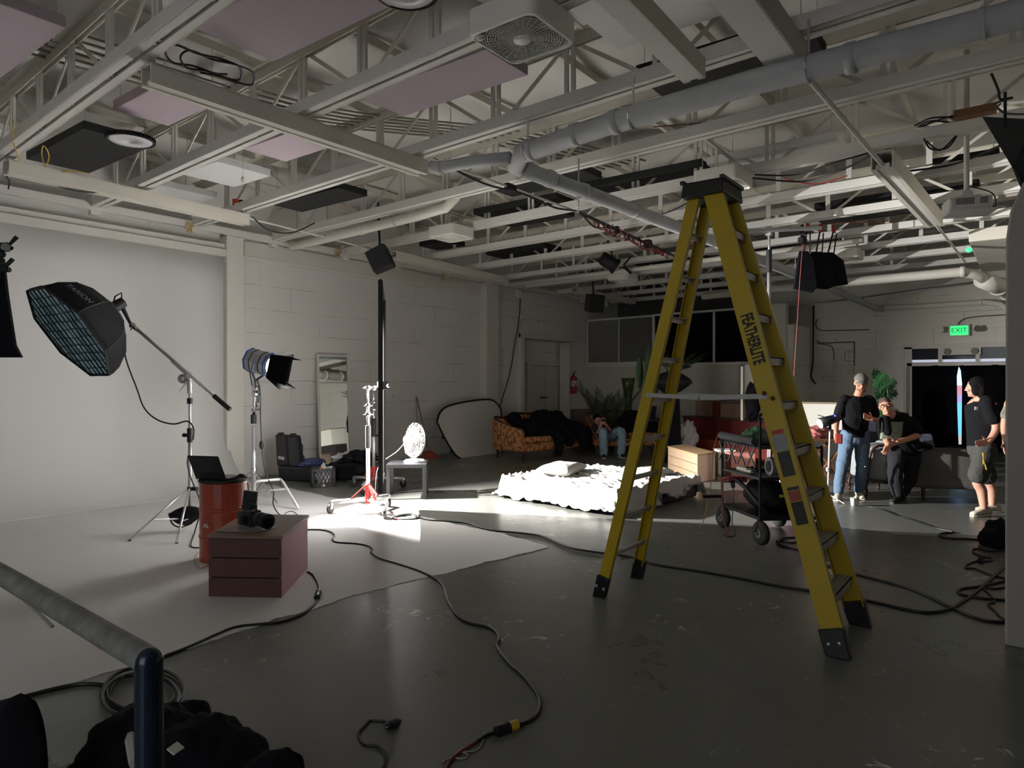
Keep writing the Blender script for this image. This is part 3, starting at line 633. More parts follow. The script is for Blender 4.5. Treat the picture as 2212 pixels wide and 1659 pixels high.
# loose cables lying over and looping below the joists
def cord(lab, pts, r=.008, m=None, name='loose_cable', cat='cable', k=6, group=None):
    return solo(name, MB().tube(smoothpts(pts, k), r, 6), m or M_rubber, lab, cat, smooth=True, group=group)
zz = lambda px, py, z=3.9: G(px, py, z)
cord('black cable looping down from the batten end below the slanted channel beam', [zz(1625, 385, 3.85), zz(1740, 392, 3.8), zz(1830, 362, 3.8), zz(1885, 332, 3.84)], .01)
cord('second black cable running to the slanted channel beam', [zz(1630, 378, 3.85), zz(1720, 378, 3.82), zz(1800, 352, 3.82), zz(1880, 330, 3.84)], .009)
cord('black coiled cable thrown over the long channel beam', [Vector((2.6 + .25*cos(a*.7) + a*.012, 4.85 + .16*sin(a*.7), 3.9 + .02*(a % 3))) for a in range(22)], .008)
cord('black cord hanging below the second channel beam', [zz(57, 368, 3.8), zz(120, 400, 3.72), zz(190, 416, 3.7), zz(240, 413, 3.8)], .009)
cord('short black plug lead dangling at the left edge of the ceiling', [zz(10, 375, 3.8), zz(20, 390, 3.74), zz(19, 408, 3.68)], .009)
cord('yellow cord tangled on the second channel beam', [zz(30, 260, 3.95), zz(30, 305, 3.9), zz(52, 355, 3.84), zz(90, 369, 3.84), zz(107, 340, 3.9), zz(95, 315, 3.95), zz(92, 340, 3.92), zz(108, 372, 3.84), zz(150, 370, 3.85), zz(195, 375, 3.86)], .006, mat('yellow_cord', 'b99a3a', rough=.6))
cord('black cord sagging under the rod beyond the second channel beam', [zz(545, 468, 3.82), zz(580, 497, 3.72), zz(630, 503, 3.7), zz(680, 482, 3.8)], .009)
cord('black cable running along the edge of the first joist', [zz(430, 0, 4.02), zz(330, 75, 4.02), zz(200, 175, 4.02), zz(100, 240, 4.0), zz(40, 300, 3.98)], .008)
cord('blue cord looped over the first joist', [zz(210, 165, 4.02), zz(255, 130, 4.05), zz(285, 90, 4.1), zz(310, 84, 4.05)], .006, mat('blue_cord', '2d3c66'))
cord('red wire crossing the first joist near the top edge', [zz(325, 72, 4.02), zz(400, 28, 4.0), zz(425, 22, 4.0), zz(450, 0, 4.0)], .005, M_red)
cord('red wire running along the fourth joist', [zz(1410, 275, 4.02), zz(1600, 255, 4.02), zz(1780, 200, 4.02), zz(1850, 180, 4.0)], .005, mat('dark_red_wire', '6c3a34'))
cord('black coiled cable lying on the sixth joist right of the slanted beam', [zz(1975, 272, 4.0), zz(2010, 256, 4.0), zz(2055, 255, 4.0), zz(2060, 265, 4.0), zz(2010, 262, 4.0), zz(1985, 275, 4.0), zz(2060, 250, 4.05), zz(2130, 245, 4.05), zz(2160, 225, 4.05)], .008)
cord('black coiled cable hanging below a joist near the projector', [zz(1995, 300, 3.88), zz(2010, 322, 3.8), zz(2045, 320, 3.8), zz(2065, 293, 3.9), zz(2030, 325, 3.76), zz(2000, 305, 3.86)], .009)
cord('black cables bunched below the top right corner', [zz(2140, 160, 3.95), zz(2155, 195, 3.85), zz(2160, 215, 3.8), zz(2185, 212, 3.8), zz(2150, 225, 3.8), zz(2170, 245, 3.8), zz(2212, 248, 3.85)], .01)
cord('long black cable sweeping behind the projector', [zz(1960, 370, 3.9), zz(2060, 355, 3.9), zz(2160, 315, 3.9)], .012)
cord('thin cord slung between the far joists', [zz(1500, 430, 3.85), zz(1440, 460, 3.8), zz(1380, 470, 3.8)], .008)
cord('red wire slung between far joists behind the ladder', [zz(1690, 385, 3.9), zz(1760, 398, 3.82), zz(1830, 380, 3.86)], .006, M_red)
cord('orange cord lying along the far joists right of the flags', [zz(1780, 482, 3.95), zz(1850, 480, 3.95), zz(1930, 478, 3.95)], .008, mat('orange_cord', '9c5037'))
for k in range(6):
    y0_ = 8.9 - k*.12
    cord('grey bundled cables lying across the joists at the left' if k == 0 else 'grey bundled cables lying across the joists at the left', [Vector((1.2, y0_ - 1.8, 4.46)), Vector((2.8, y0_ - 1.9, 4.48 + .01*k)), Vector((4.6, y0_ - 2.4, 4.46)), Vector((6.4, y0_ - 3.6, 4.47)), Vector((8.2, y0_ - 4.3, 4.46))], .012, mat('cable_grey', '8f8a7f'), group='grey cables bundled across the joists')
# pull cord and small things
t = thing('pull_cord', 'pull cord with a bulb shaped handle in front of a white ceiling panel', 'pull cord', zz(525, 385, 3.9))
a = D(525, 386, 7.8); part('cord', MB().tube([a, Vector((a.x, a.y, 4.5))], .003, 5), M_galv, t); part('handle', MB().lathe([(0, .03), (.012, .02), (.02, -.01), (.012, -.04), (0, -.05)], a, n=10), M_cream, t)
c = zz(510, 438, 4.02); t = thing('work_light_clamp', 'small orange and black clamp on the end of the second channel beam', 'clamp', c)
part('jaw', MB().box(c, (.07, .06, .09), rz=.4), mat('orange_plastic', 'b5482c', rough=.4), t); part('handle', MB().ball(c + Vector((.06, -.03, 0)), (.04, .04, .05)), M_black, t)
c = zz(2105, 243, 4.02); solo('wood_block', MB().box(c, (.12, .32, .07)), mat('raw_wood', '7a5638', rough=.7), 'short wooden block resting on a joist at the upper right', 'wood block')
# cord hanging down the left wall to the reflector
cord('long black cord hanging down the wall from the ledger to the oval reflector', [WY(1124, 625, WALLY - .3), WY(1122, 680, WALLY - .1), WY(1113, 740, WALLY - .06), WY(1100, 810, WALLY - .08), WY(1079, 880, WALLY - .25)], .012)
solo('junction_box', MB().box(WY(1120, 635, WALLY - .3), (.16, .1, .2)), M_white, 'white junction box where the long black cord leaves the ledger', 'junction box', bevel=.01)
solo('wall_bell', MB().ball(WY(1124, 684, WALLY - .04), .08), M_white, 'round white bell on the wall beside the long black cord', 'bell')
solo('wall_sensor', MB().box(WY(1172, 706, WALLY - .04), (.12, .08, .22)), M_white, 'small white sensor box on the wall above the recessed double door', 'sensor', bevel=.01)
solo('door_chime', MB().box(WY(1181, 777, WALLY + .4), (.1, .06, .14)), M_white, 'tiny white box above the meeting edge of the double door', 'sensor', bevel=.01)
# yellow rope ties on the ledger
for px, py, lab in ((410, 492, 'yellowed rope tie on the ledger near the sweep wall'), (730, 549, 'yellowed rope tie on the ledger between sweep wall and frame'), (957, 598, 'yellowed rope tie on the ledger above the dustpan')):
    c = WY(px, py, WALLY - .31); solo('rope_tie', MB().tube([c + Vector((.06*sin(a*1.7), .04*cos(a*2.3), .07*sin(a*1.1))) for a in range(14)], .009, 5), mat('rope', 'b39a63', rough=.9), lab, 'rope')
# exit sign with emergency lamps
c = WX(2072, 714, BACKX - .06); t = thing('exit_sign', 'lit green exit sign with two emergency lamps over the entrance', 'exit sign', c)
part('case', MB().box(c, (.07, .40, .26)), M_trim, t, bevel=.01)
part('face', MB().box(c + Vector((-.04, 0, 0)), (.006, .34, .21)), mat('exit_green', '3fe07a', emit='35f07c', estr=.9, var=.02), t)
def text(s, size, m, parent, M, ext=.002, name='lettering', align='CENTER', bold=0.):
    cu = bpy.data.curves.new('t', 'FONT'); cu.body = s; cu.size = size; cu.extrude = ext; cu.offset = bold; cu.align_x = align; cu.align_y = 'CENTER'
    o = bpy.data.objects.new('t', cu); COL.objects.link(o); dg = bpy.context.evaluated_depsgraph_get(); me = bpy.data.meshes.new_from_object(o.evaluated_get(dg)); bpy.data.objects.remove(o)
    mb = MB(); mb.v = [M @ v.co for v in me.vertices]; mb.f = [tuple(p.vertices) for p in me.polygons]
    return part(name, mb, m, parent)
Rm = Matrix.Translation(c + Vector((-.045, 0, 0))) @ Matrix(((0, 0, -1, 0), (-1, 0, 0, 0), (0, 1, 0, 0), (0, 0, 0, 1)))
text('EXIT', .15, mat('exit_letter', '2c7a48', emit='1c6a3a', estr=.2), t, Rm)
for s, a in ((1, .0), (-1, .02)):
    p = c + Vector((-.05, s * .33, 0)); part('emergency_lamp', MB().tube([p, p + Vector((-.1, .03*s, .02))], [.05, .075], 14).bar(c + Vector((0, s*.2, 0)), p, .02, .02), M_chrome if s < 0 else M_trim, t)
t = thing('emergency_light_unit', 'white twin emergency light unit above the curtained entrance', 'emergency light', WX(2078, 760, BACKX - .2))
c = WX(2076, 759, BACKX - .2); part('case', MB().box(c, (.1, .75, .16)), M_trim, t, bevel=.01)
for s in (-1, 1): part('lamp', MB().tube([c + Vector((-.05, s*.26, 0)), c + Vector((-.1, s*.26, 0))], [.075, .06], 14), mat('lamp_glass', '6c6d68', rough=.2), t)
# conduit and boxes on the back wall
def wc(pts, lab, r=.014, m=None): return cord(lab, [WX(x, y, BACKX - .03) for x, y in pts], r, m or mat('old_conduit', '5f5a50', rough=.6), name='wall_conduit', cat='conduit', k=3)
wc([(2068, 702), (2080, 690), (2110, 684), (2172, 680)], 'conduit curving up from the exit sign to the right')
wc([(1765, 690), (1762, 700), (1770, 713), (1800, 714), (1878, 712)], 'conduit stub running level across the back wall')
wc([(1765, 735), (1775, 741), (1840, 739), (1845, 745), (1845, 790)], 'conduit dropping to the small socket box')
wc([(1765, 742), (1790, 746), (1800, 755), (1801, 778)], 'conduit dropping to the fuse box')
wc([(1757, 660), (1756, 780), (1752, 812), (1762, 830)], 'dark cable hanging down the corner of the back wall', .02, M_rubber)
c = WX(1790, 796, BACKX - .06); t = thing('fuse_box', 'painted fuse box on the back wall behind the man in the cap', 'fuse box', c)
part('case', MB().box(c, (.1, .3, .36)), M_blockb, t, bevel=.01); part('door', MB().box(c + Vector((-.055, 0, 0)), (.012, .24, .3)), M_trim, t, bevel=.006)
c = WX(1838, 800, BACKX - .05); solo('socket_box', MB().box(c, (.08, .14, .18)), M_cream, 'small cream socket box on the back wall', 'socket', bevel=.008)
solo('wall_panel_frame', MB().tube([WX(1825, 760, BACKX-.02), WX(1845, 760, BACKX-.02), WX(1845, 780, BACKX-.02), WX(1825, 780, BACKX-.02)], .008, 4, closed=True), MATS['old_conduit'], 'square outline left on the back wall above the socket box', 'frame')
# ---------------- yellow step ladder ----------------
M_yel = mat('yellow_fibreglass', 'b39a10', rough=.45, var=.10, scale=5)
M_alu = mat('worn_aluminium', 'b3aeaa', rough=.5, metal=.35, var=.12, scale=12)
t = thing('step_ladder', 'tall yellow fibreglass step ladder standing open in the right half of the room', 'ladder', (4.58, 1.7, 0))
fb = [Vector((4.24, .86, 0)), Vector((4.88, .86, 0))]; ft = [Vector((4.39, 1.66, 2.83)), Vector((4.70, 1.66, 2.83))]
rb = [Vector((4.38, 2.50, 0)), Vector((4.98, 2.50, 0))]; rt_ = [Vector((4.43, 1.80, 2.83)), Vector((4.68, 1.80, 2.83))]
def rail(a, b, w, s):   # C-shaped rail, web facing outward (s = -1 near side)
    d = (b - a).normalized(); n = Vector((1, 0, 0)); n = (n - d * n.dot(d)).normalized(); y = n.cross(d)
    mb = MB().bar(a, b, .006, w, roll=y)
    for q in (-1, 1):
        o = y * q * (w/2 - .003) - n * s * .018 * 1.0
        mb.bar(a + o, b + o, .036, .006, roll=y)
    return mb
NZ = .12
fr = []
for i in (0, 1):
    s = (-1, 1)[i]
    a = fb[i].lerp(ft[i], NZ/2.83); o = part('front_rail', rail(a, ft[i], .125, s), M_yel, t); fr.append(o)
    part('rear_rail', rail(rb[i].lerp(rt_[i], NZ/2.83), rt_[i], .078, s), M_yel, t)
    for b_, tt, w in ((fb[i], ft[i], .14), (rb[i], rt_[i], .095)):
        d = (tt - b_).normalized(); a0 = b_ + Vector((0, 0, .0)); a1 = b_ + d * .16
        n = Vector((1, 0, 0)); n = (n - d*n.dot(d)).normalized(); y = n.cross(d)
        lo = [a0 + n*p - y*q*w/2 for p, q in ((-.028, -1), (.028, -1), (.028, 1), (-.028, 1))]; lo = [Vector((p.x, p.y, 0)) for p in lo]
        hi = [a1 + n*p - y*q*w/2 for p, q in ((-.028, -1), (.028, -1), (.028, 1), (-.028, 1))]
        f_ = part('foot', MB().hull(lo, hi), M_blackp, t, bevel=.006)
        if i == 0:
            for q in (-.03, .03): part('bolt', MB().ball(a0.lerp(a1, .5) - n*.03 + y*q, (.006, .011, .011)), M_galv, f_)
for k in range(9):
    z = .31 + .283*k; u = z/2.83
    p = [fb[i].lerp(ft[i], u) for i in (0, 1)]
    a, b = p[0] + Vector((.006, 0, 0)), p[1] - Vector((.006, 0, 0))
    mb = MB().bar(a, b, .085, .006, roll=(0, 0, 1))
    for q in (-1, 1): mb.bar(a + Vector((0, q*.04, -.022)), b + Vector((0, q*.04, -.022)), .005, .05, roll=(0, 0, 1))
    for q in range(-3, 4): mb.bar(a + Vector((0, q*.011, .004)), b + Vector((0, q*.011, .004)), .003, .003, roll=(0, 0, 1))
    part('step', mb, M_alu, t)
    p = [rb[i].lerp(rt_[i], u) for i in (0, 1)]
    part('rear_bar', MB().bar(p[0], p[1], .012, .035, roll=(0, 0, 1)).bar(p[0] + Vector((0, -.012, .015)), p[1] + Vector((0, -.012, .015)), .03, .004, roll=(0, 0, 1)), M_alu, t)
for i in (0, 1):
    u = 1.48/2.83; a = fb[i].lerp(ft[i], u); b = rb[i].lerp(rt_[i], u); s = (-.012, .012)[i]; m = a.lerp(b, .52) + Vector((0, 0, -.015))
    part('spreader', MB().bar(a + Vector((s, 0, 0)), m + Vector((s, 0, 0)), .004, .028).bar(m + Vector((s*1.6, .02, 0)), b + Vector((s*1.6, 0, 0)), .004, .028), M_galv, t)
    part('spreader_rivet', MB().ball(a + Vector((s*1.6, .02, .02)), (.008, .014, .014)).ball(a + Vector((s*1.6, -.03, -.01)), (.008, .014, .014)), mat('rust', '5a3516', rough=.8), t)
capm = mat('scuffed_black_cap', '1b1c1a', rough=.5, var=.5, scale=18)
mb = MB().hull([Vector((4.55 + x*.20, 1.72 + y*.145, 2.80)) for x, y in ((-1, -1), (1, -1), (1, 1), (-1, 1))], [Vector((4.55 + x*.19, 1.72 + y*.135, 2.90)) for x, y in ((-1, -1), (1, -1), (1, 1), (-1, 1))])
cp = part('top_cap', mb, capm, t, bevel=.012)
for y_c in (1.585, 1.855): part('cap_lip', MB().bb(4.35, 4.75, y_c-.015, y_c+.015, 2.89, 2.915), capm, cp, bevel=.005)
e = (fb[0] - ft[0]).normalized(); nrm = Vector((-1, 0, 0)); nrm = (nrm - e*nrm.dot(e)).normalized(); u_ = nrm.cross(e)
def railframe(dist, off=.0): # a frame on the near front rail, dist metres down from the top
    o = ft[0] + e*dist + u_*off + nrm*.0045
    return Matrix((( e.x, u_.x, nrm.x, o.x), (e.y, u_.y, nrm.y, o.y), (e.z, u_.z, nrm.z, o.z), (0, 0, 0, 1)))
text('FEATHERLITE', .082, mat('black_ink', '14140c', rough=.6), t, railframe(1.03) @ Matrix.Diagonal((.68, 1.25, 1, 1)), ext=.0006, bold=.0028)
def lab(d0, d1, w, m, off=0, nm='label'):
    R = railframe(0, off); part(nm, MB().add([R @ Vector(p) for p in ((d0, -w/2, 0), (d1, -w/2, 0), (d1, w/2, 0), (d0, w/2, 0))], [(0, 1, 2, 3)]), m, t, solid=.0012)
lab(1.615, 1.64, .07, M_red); lab(1.645, 1.745, .08, mat('silver_label', '8c8f92', rough=.5, var=.3, scale=30)); lab(1.75, 1.9, .075, mat('dark_label', '33362f', rough=.6, var=.3, scale=40))
lab(1.965, 1.985, .07, MATS['dark_label']); lab(1.99, 2.05, .07, mat('faded_red_label', '8f4a38', rough=.6)); lab(2.055, 2.19, .07, mat('black_label', '23251f', rough=.6, var=.5, scale=30))

# ---------------- floor bed ----------------
bc = Vector((8.2, 4.66, 0)); br = radians(-8); RB = Matrix.Translation(bc) @ Matrix.Rotation(br, 4, 'Z')
HX, HY = .93, .95
t = thing('floor_mattress', 'low black mattress on the floor under the white sheet', 'mattress', bc)
part('core', MB().box((0, 0, .12), (2*HX - .02, 2*HY - .02, .22)).xf(RB), mat('mattress_black', '15171c', rough=.7), t, bevel=.03)
M_sheet = mat('white_cotton', 'acaaa6', rough=.85, var=.02, bump=.12, bscale=60)
def sheetfn(u, v):
    U = (u - .5) * 2; V = (v - .5) * 2; ov = .26
    x = U * (HX + ov); y = V * (HY + ov)
    ex = max(0, abs(x) - HX); ey = max(0, abs(y) - HY); s = max(ex, ey)
    lim = .245
    if y < -HY and x > -.1: lim = .13 + .05*sin(x*6)      # hem lifted on the right front side, the black mattress shows
    if x > HX: lim = .24
    sgx = 1 if x > 0 else -1; sgy = 1 if y > 0 else -1
    bx = min(abs(x), HX) * sgx; by = min(abs(y), HY) * sgy
    p = Vector((x * 1.0, y * 1.0, 0))
    rid = lambda q, f, st=(1, 1): 1 - abs(noise.noise(Vector((q.x*f*st[0], q.y*f*st[1], 3.1)))) * 2
    w1 = max(0, rid(p, 2.6, (1.9, .8)) - .5) * .075; w2 = max(0, rid(p + Vector((.3*sin(y*3), 0, 0)), 5.2, (1.6, .6)) - .45) * .05; w3 = noise.noise(p*3) * .014
    z = .262 + w1 + w2 + w3
    r_ = .035
    if s > 0:
        z = max(z - max(0, s - .01) * 1.0, .006) if lim > .2 else max(z - min(s, lim), .006)
        s2 = min(s, lim); fold = sin((bx if ey > ex else by) * 17 + 7*noise.noise(Vector((bx*1.6, by*1.6, 0)))) * .5 + .5; fold *= .55 + .7*noise.noise(Vector((bx*3, by*3, 5)))
        out = .012 + s2 * (.12 + .22*fold) + (.05 if s > .24 else 0)
        if ex > 0: bx += sgx * (out if ex >= ey*.4 else out*.5)
        if ey > 0: by += sgy * (out if ey >= ex*.4 else out*.5)
    return RB @ Vector((bx, by, z))
o = solo('bed_sheet', MB().grid(sheetfn, 170, 170), M_sheet, 'rumpled white sheet spread over the floor mattress in the bright light', 'bed sheet', smooth=True, solid=.004)
def pillow(c, sx, sy, h, rz, lab_, tilt=0):
    R = Matrix.Translation(c) @ Matrix.Rotation(rz, 4, 'Z') @ Matrix.Rotation(tilt, 4, 'X')
    def f(s):
        def g(u, v):
            U = 2*u-1; V = 2*v-1; k = ((1 - U**4) * (1 - V**4)); pin = 1 - .10*(abs(U*V))**.5
            z = s * h/2 * max(k, 0)**.5 + .012*noise.noise(Vector((U*2.5, V*2.5, s)))*k + .012*k*abs(noise.noise(Vector((U*5, V*3, 2))))
            return R @ Vector((U*sx/2*(1 - .06*(1-V*V)) , V*sy/2*(1-.08*(1-U*U)), z))
        return g
    return solo('pillow', MB().grid(f(1), 30, 24).grid(f(-1), 30, 24), M_sheet, lab_, 'pillow', smooth=True)
pillow(Vector((8.05, 5.2, .36)), .78, .5, .16, radians(12), 'plump white pillow on the left end of the floor bed')
pillow(Vector((8.72, 4.15, .335)), .5, .38, .11, radians(-20), 'small flattened white pillow on the far right of the floor bed')

# ---------------- crate with camera, barrel with laptop ----------------
def planked(name, corners, h, mfront, mside, mtop, lab_, cat, n=3, thick=.018, top=.022, over=.012):
    a, b, c = [Vector(p) for p in corners]; d_ = a + (c - b)   # a front-left, b near corner, c right-back
    ctr = (a + c) / 2; t = thing(name, lab_, cat, ctr)
    ex = (b - a).normalized(); ey = (c - b).normalized(); up = Vector((0, 0, 1))
    for p, q, m_, nm in ((a, b, mfront, 'front_board'), (d_, c, mfront, 'back_board')):
        nrm_ = -ey if nm == 'front_board' else ey
        for k in range(n):
            z0 = h*k/n + .003; z1 = h*(k+1)/n - .003
            part(nm, MB().hull([p, q, q - nrm_*thick, p - nrm_*thick], [p, q, q - nrm_*thick, p - nrm_*thick]).xf(Matrix.Identity(4)) if False else MB().add([v + up*z for z in (z0, z1) for v in (p, q, q - nrm_*thick, p - nrm_*thick)], [(3, 2, 1, 0), (4, 5, 6, 7), (0, 1, 5, 4), (1, 2, 6, 5), (2, 3, 7, 6), (3, 0, 4, 7)]), m_, t, bevel=.003)
    for p, q, s in ((b, c, 1), (a, d_, -1)):
        part('side_panel', MB().add([v + up*z for z in (0.002, h) for v in (p + ey*thick*.5, q - ey*thick*.5, q - ey*thick*.5 - ex*s*thick, p + ey*thick*.5 - ex*s*thick)], [(3, 2, 1, 0), (4, 5, 6, 7), (0, 1, 5, 4), (1, 2, 6, 5), (2, 3, 7, 6), (3, 0, 4, 7)]), mside, t, bevel=.003)
    q = [a - ex*over - ey*over, b + ex*over - ey*over, c + ex*over + ey*over, d_ - ex*over + ey*over]
    part('lid', MB().hull([v + up*h for v in q], [v + up*(h+top) for v in q]), mtop, t, bevel=.004)
    return t, ex, ey, ctr
M_wd = mat('red_brown_wood', '4d2e28', rough=.65, var=.25, scale=7, bump=.2); M_wt = mat('worn_wood_top', '6b5546', rough=.6, var=.25, scale=9)
M_pk = mat('dusty_pink_paint', 'bd8d98', rough=.7, var=.12, scale=10)
ct, ex, ey, ctr = planked('wooden_crate', [G(450, 1290), G(607, 1293), G(664, 1229)], .43, M_wd, M_pk, M_wt, 'red brown plank crate with a pink side standing on the white floor', 'crate')
TOPZ = .455
# camera on the crate
cc = D(548, 1122, 5.25); cc.z = TOPZ; t = thing('film_camera', 'black digital camera with top handle and short lens lying on the crate', 'camera', cc)
ld = (rtv * .80 - fwv * .60).normalized(); sd = ld.cross(Vector((0, 0, 1))).normalized(); B = lambda f, s, u: cc + ld*f + sd*s + Vector((0, 0, u))
part('body', MB().bar(B(-.09, 0, .07), B(.03, 0, .07), .10, .12), M_black, t, bevel=.012)
ln = part('lens', MB().tube([B(.02, 0, .075), B(.05, 0, .075), B(.055, 0, .075), B(.12, 0, .07), B(.125, 0, .07), B(.19, 0, .066)], [.045, .045, .05, .05, .056, .058], 20), M_black, t, smooth=False)
part('focus_ring', MB().tube([B(.07, 0, .0735), B(.1, 0, .0715)], .0535, 20), mat('ring_grey', '2c2d31', rough=.5), ln)
part('front_glass', MB().tube([B(.188, 0, .066), B(.1915, 0, .066)], .048, 20), mat('lens_glass', '08090d', rough=.08), ln)
part('top_handle', MB().tube([B(.03, 0, .12), B(.035, 0, .17), B(-.05, 0, .185), B(-.06, 0, .13)], .008, 8), M_black, t)
part('monitor', MB().box(B(-.10, -.03, .19), (.03, .11, .15), rz=.5, rx=.12), M_black, t, bevel=.006)
part('antenna', MB().tube([B(-.10, -.02, .24), B(-.115, -.02, .33)], .004, 6), M_black, t)
part('battery', MB().box(B(-.12, 0, .065), (.07, .09, .1), rz=.6), M_blackp, t, bevel=.008)
part('grip', MB().bar(B(-.02, .075, .03), B(-.02, .075, .1), .04, .05), M_black, t, bevel=.012)
q = [G(460, 1148, TOPZ), G(545, 1151, TOPZ), G(600, 1140, TOPZ), G(520, 1135, TOPZ)]; solo('paper_sheet', MB().prism([v + Vector((0, 0, .001)) for v in q], (0, 0, .002)), mat('glossy_paper', '8f8a86', rough=.25, var=.4, scale=14), 'creased glossy sheet under the camera on the crate', 'paper')
# barrel
bx = D(483, 1100, 6.08); bx.z = 0; t = thing('steel_drum', 'rust red steel drum with black lid behind the crate', 'drum', bx)
R_ = .198; M_drum = mat('rust_red_drum', '8e3722', rough=.38, var=.10, scale=4)
pf = [(R_*.97, 0), (R_, .01)]
for zc in (.22, .46): pf += [(R_, zc-.02), (R_*1.035, zc-.008), (R_*1.035, zc+.008), (R_, zc+.02)]
pf += [(R_, .68), (R_*.98, .69)]
part('shell', MB().lathe(pf, bx, 40), M_drum, t, smooth=False)
part('lid', MB().lathe([(0, .69), (R_*1.0, .69), (R_*1.04, .695), (R_*1.04, .712), (R_*.98, .715), (R_*.96, .705), (0, .705)], bx, 40), M_black, t)
Rt = Matrix.Translation(bx + (-fwv*.93 - rtv*.37).normalized()*(R_+.001) + Vector((0, 0, .33)))
dn_ = (-fwv*.93 - rtv*.37).normalized(); xr = Vector((0, 0, 1)).cross(dn_).normalized(); Rt = Rt @ Matrix(((xr.x, 0, dn_.x, 0), (xr.y, 0, dn_.y, 0), (0, 1, dn_.z, 0), (0, 0, 0, 1)))
text('AL', .055, mat('white_ink', 'c9c3bc', rough=.7), t, Rt, ext=.003)
lp = bx + Vector((0, 0, .716)); t = thing('laptop', 'black laptop open on top of the red steel drum', 'laptop', lp)
lx = (rtv*.97 - fwv*.25).normalized(); ly = Vector((0, 0, 1)).cross(lx)
base = [lp + lx*a + ly*b - rtv*.045 + Vector((0, 0, .001)) for a, b in ((-.155, -.08), (.155, -.08), (.155, .13), (-.155, .13))]
part('keyboard_base', MB().prism(base, (0, 0, .015)), M_blackp, t, bevel=.004)
tp = [base[0] - ly*.02, base[1] - ly*.02]; s_ = Vector((0, 0, .215)) - ly*.085 - lx*.02
part('screen_lid', MB().add([tp[0], tp[1], tp[1]+s_, tp[0]+s_] + [v + ly*.009 for v in (tp[0], tp[1], tp[1]+s_, tp[0]+s_)], [(0, 1, 2, 3), (7, 6, 5, 4), (0, 4, 5, 1), (1, 5, 6, 2), (2, 6, 7, 3), (3, 7, 4, 0)]), M_black, t, bevel=.004)
solo('computer_mouse', MB().ball(lp + rtv*.15 + fwv*.02 + Vector((0, 0, .018)), (.03, .045, .018)), M_black, 'black computer mouse beside the laptop on the drum', 'computer mouse', smooth=True)

# ---------------- boom stand with octagonal softbox ----------------
def floorp(px, d): p = D(px, 900, d); return Vector((p.x, p.y, 0))
DS = 7.25; sb = floorp(410, DS); t = thing('boom_stand', 'silver boom stand with tripod legs and black counterweight grip left of the drum', 'light stand', sb)
zc = lambda py, d=DS: CH + (YH - py)/F*d
V = lambda z, dx=0, dy=0: sb + rtv*dx + fwv*dy + Vector((0, 0, z))
part('column', MB().tube([V(zc(1092)), V(zc(945))], .019, 12), M_galv, t, smooth=True); part('upper_column', MB().tube([V(zc(950)), V(zc(835))], .014, 12), M_galv, t, smooth=True)
for y0_, y1_ in ((925, 955), (860, 872), (1052, 1060)): part('collar', MB().tube([V(zc(y0_)), V(zc(y1_))], .028, 12), M_black, t)
part('lock_knob', MB().tube([V(zc(940), -.02), V(zc(940), -.06)], .018, 10).ball(V(zc(940), -.06), .022), M_black, t)
part('hub_knob', MB().tube([V(zc(1056), .02), V(zc(1056), .09)], .02, 10), M_black, t)
feet = [G(277, 1170), V(0, .16, -.62), V(0, .6, .35)]
hubz = zc(1056)
for fpos in feet:
    top = V(hubz) + (Vector((fpos.x, fpos.y, 0)) - sb).normalized()*.03
    lg = part('leg', MB().tube([top, fpos + Vector((0, 0, .012))], .011, 8), M_galv, t, smooth=True)
    mid = top.lerp(fpos, .6); part('brace', MB().tube([V(zc(1120)), mid], .007, 6), M_galv, lg); part('rubber_tip', MB().tube([fpos + Vector((0, 0, .002)), fpos.lerp(top, .03)], .015, 8), M_rubber, lg)
piv = D(408, 812, DS); ea = D(497, 885, DS - .12); eb = D(286, 703, DS + .12)
part('pivot_clamp', MB().ball(piv, .045).tube([piv, V(zc(850))], .025, 10).lathe([(0, -.03), (.05, -.02), (.05, .02), (0, .03)], piv + rtv*-.06 + Vector((0, 0, -.03)), 16, axis=tuple(fwv)), M_galv, t, smooth=True)
part('tilt_lever', MB().tube([piv + Vector((0, 0, -.03)), D(388, 845, DS - .05)], [.012, .006], 8), M_galv, t)
arm = part('boom_arm', MB().tube([ea, eb], .018, 10), M_galv, t, smooth=True)
part('grip_handle', MB().tube([ea, ea.lerp(eb, .16)], .025, 10), M_black, arm); part('sleeve', MB().tube([piv.lerp(eb, .04), piv.lerp(eb, .3)], .019, 10), M_galv, arm)
part('end_clamp', MB().ball(eb, .035).tube([eb, eb.lerp(piv, .1)], .024, 8).tube([eb + Vector((0, 0, -.02)), D(283, 714, DS + .1)], .01, 6), M_chrome, arm, smooth=True)
# octabox
fc = D(147, 722, 6.9); nf = (rtv*-.48 + Vector((0, 0, -.575)) - fwv*.665).normalized()
t = thing('octagonal_softbox', 'black octagonal softbox with a woven grid front on the boom arm', 'softbox', fc)
pf = [(.545, 0.0), (.55, -.05), (.53, -.14), (.44, -.30), (.30, -.42), (.15, -.49), (.07, -.50)]
def octa(prof, close=False, off=.0):
    a, b = basis(nf); vs = []
    for r, h in prof:
        for j in range(8): th = pi/8 + off + j*pi/4; vs.append(fc + nf*h + (a*cos(th) + b*sin(th))*r)
    fs = [(i*8+j, i*8+(j+1) % 8, (i+1)*8+(j+1) % 8, (i+1)*8+j) for i in range(len(prof)-1) for j in range(8)]
    return MB().add(vs, fs)
M_nyl = mat('black_nylon', '0f1013', rough=.75, spec=.25, var=.3, scale=8, bump=.2)
part('shell', octa(pf), M_nyl, t, solid=.006)
M_dif = mat('bluish_diffuser', 'a9ccd8', rough=.35, metal=.55, var=.25, scale=6)
part('diffuser', octa([(.535, -.018), (.25, -.012), (.001, -.01)]), M_dif, t, smooth=True)
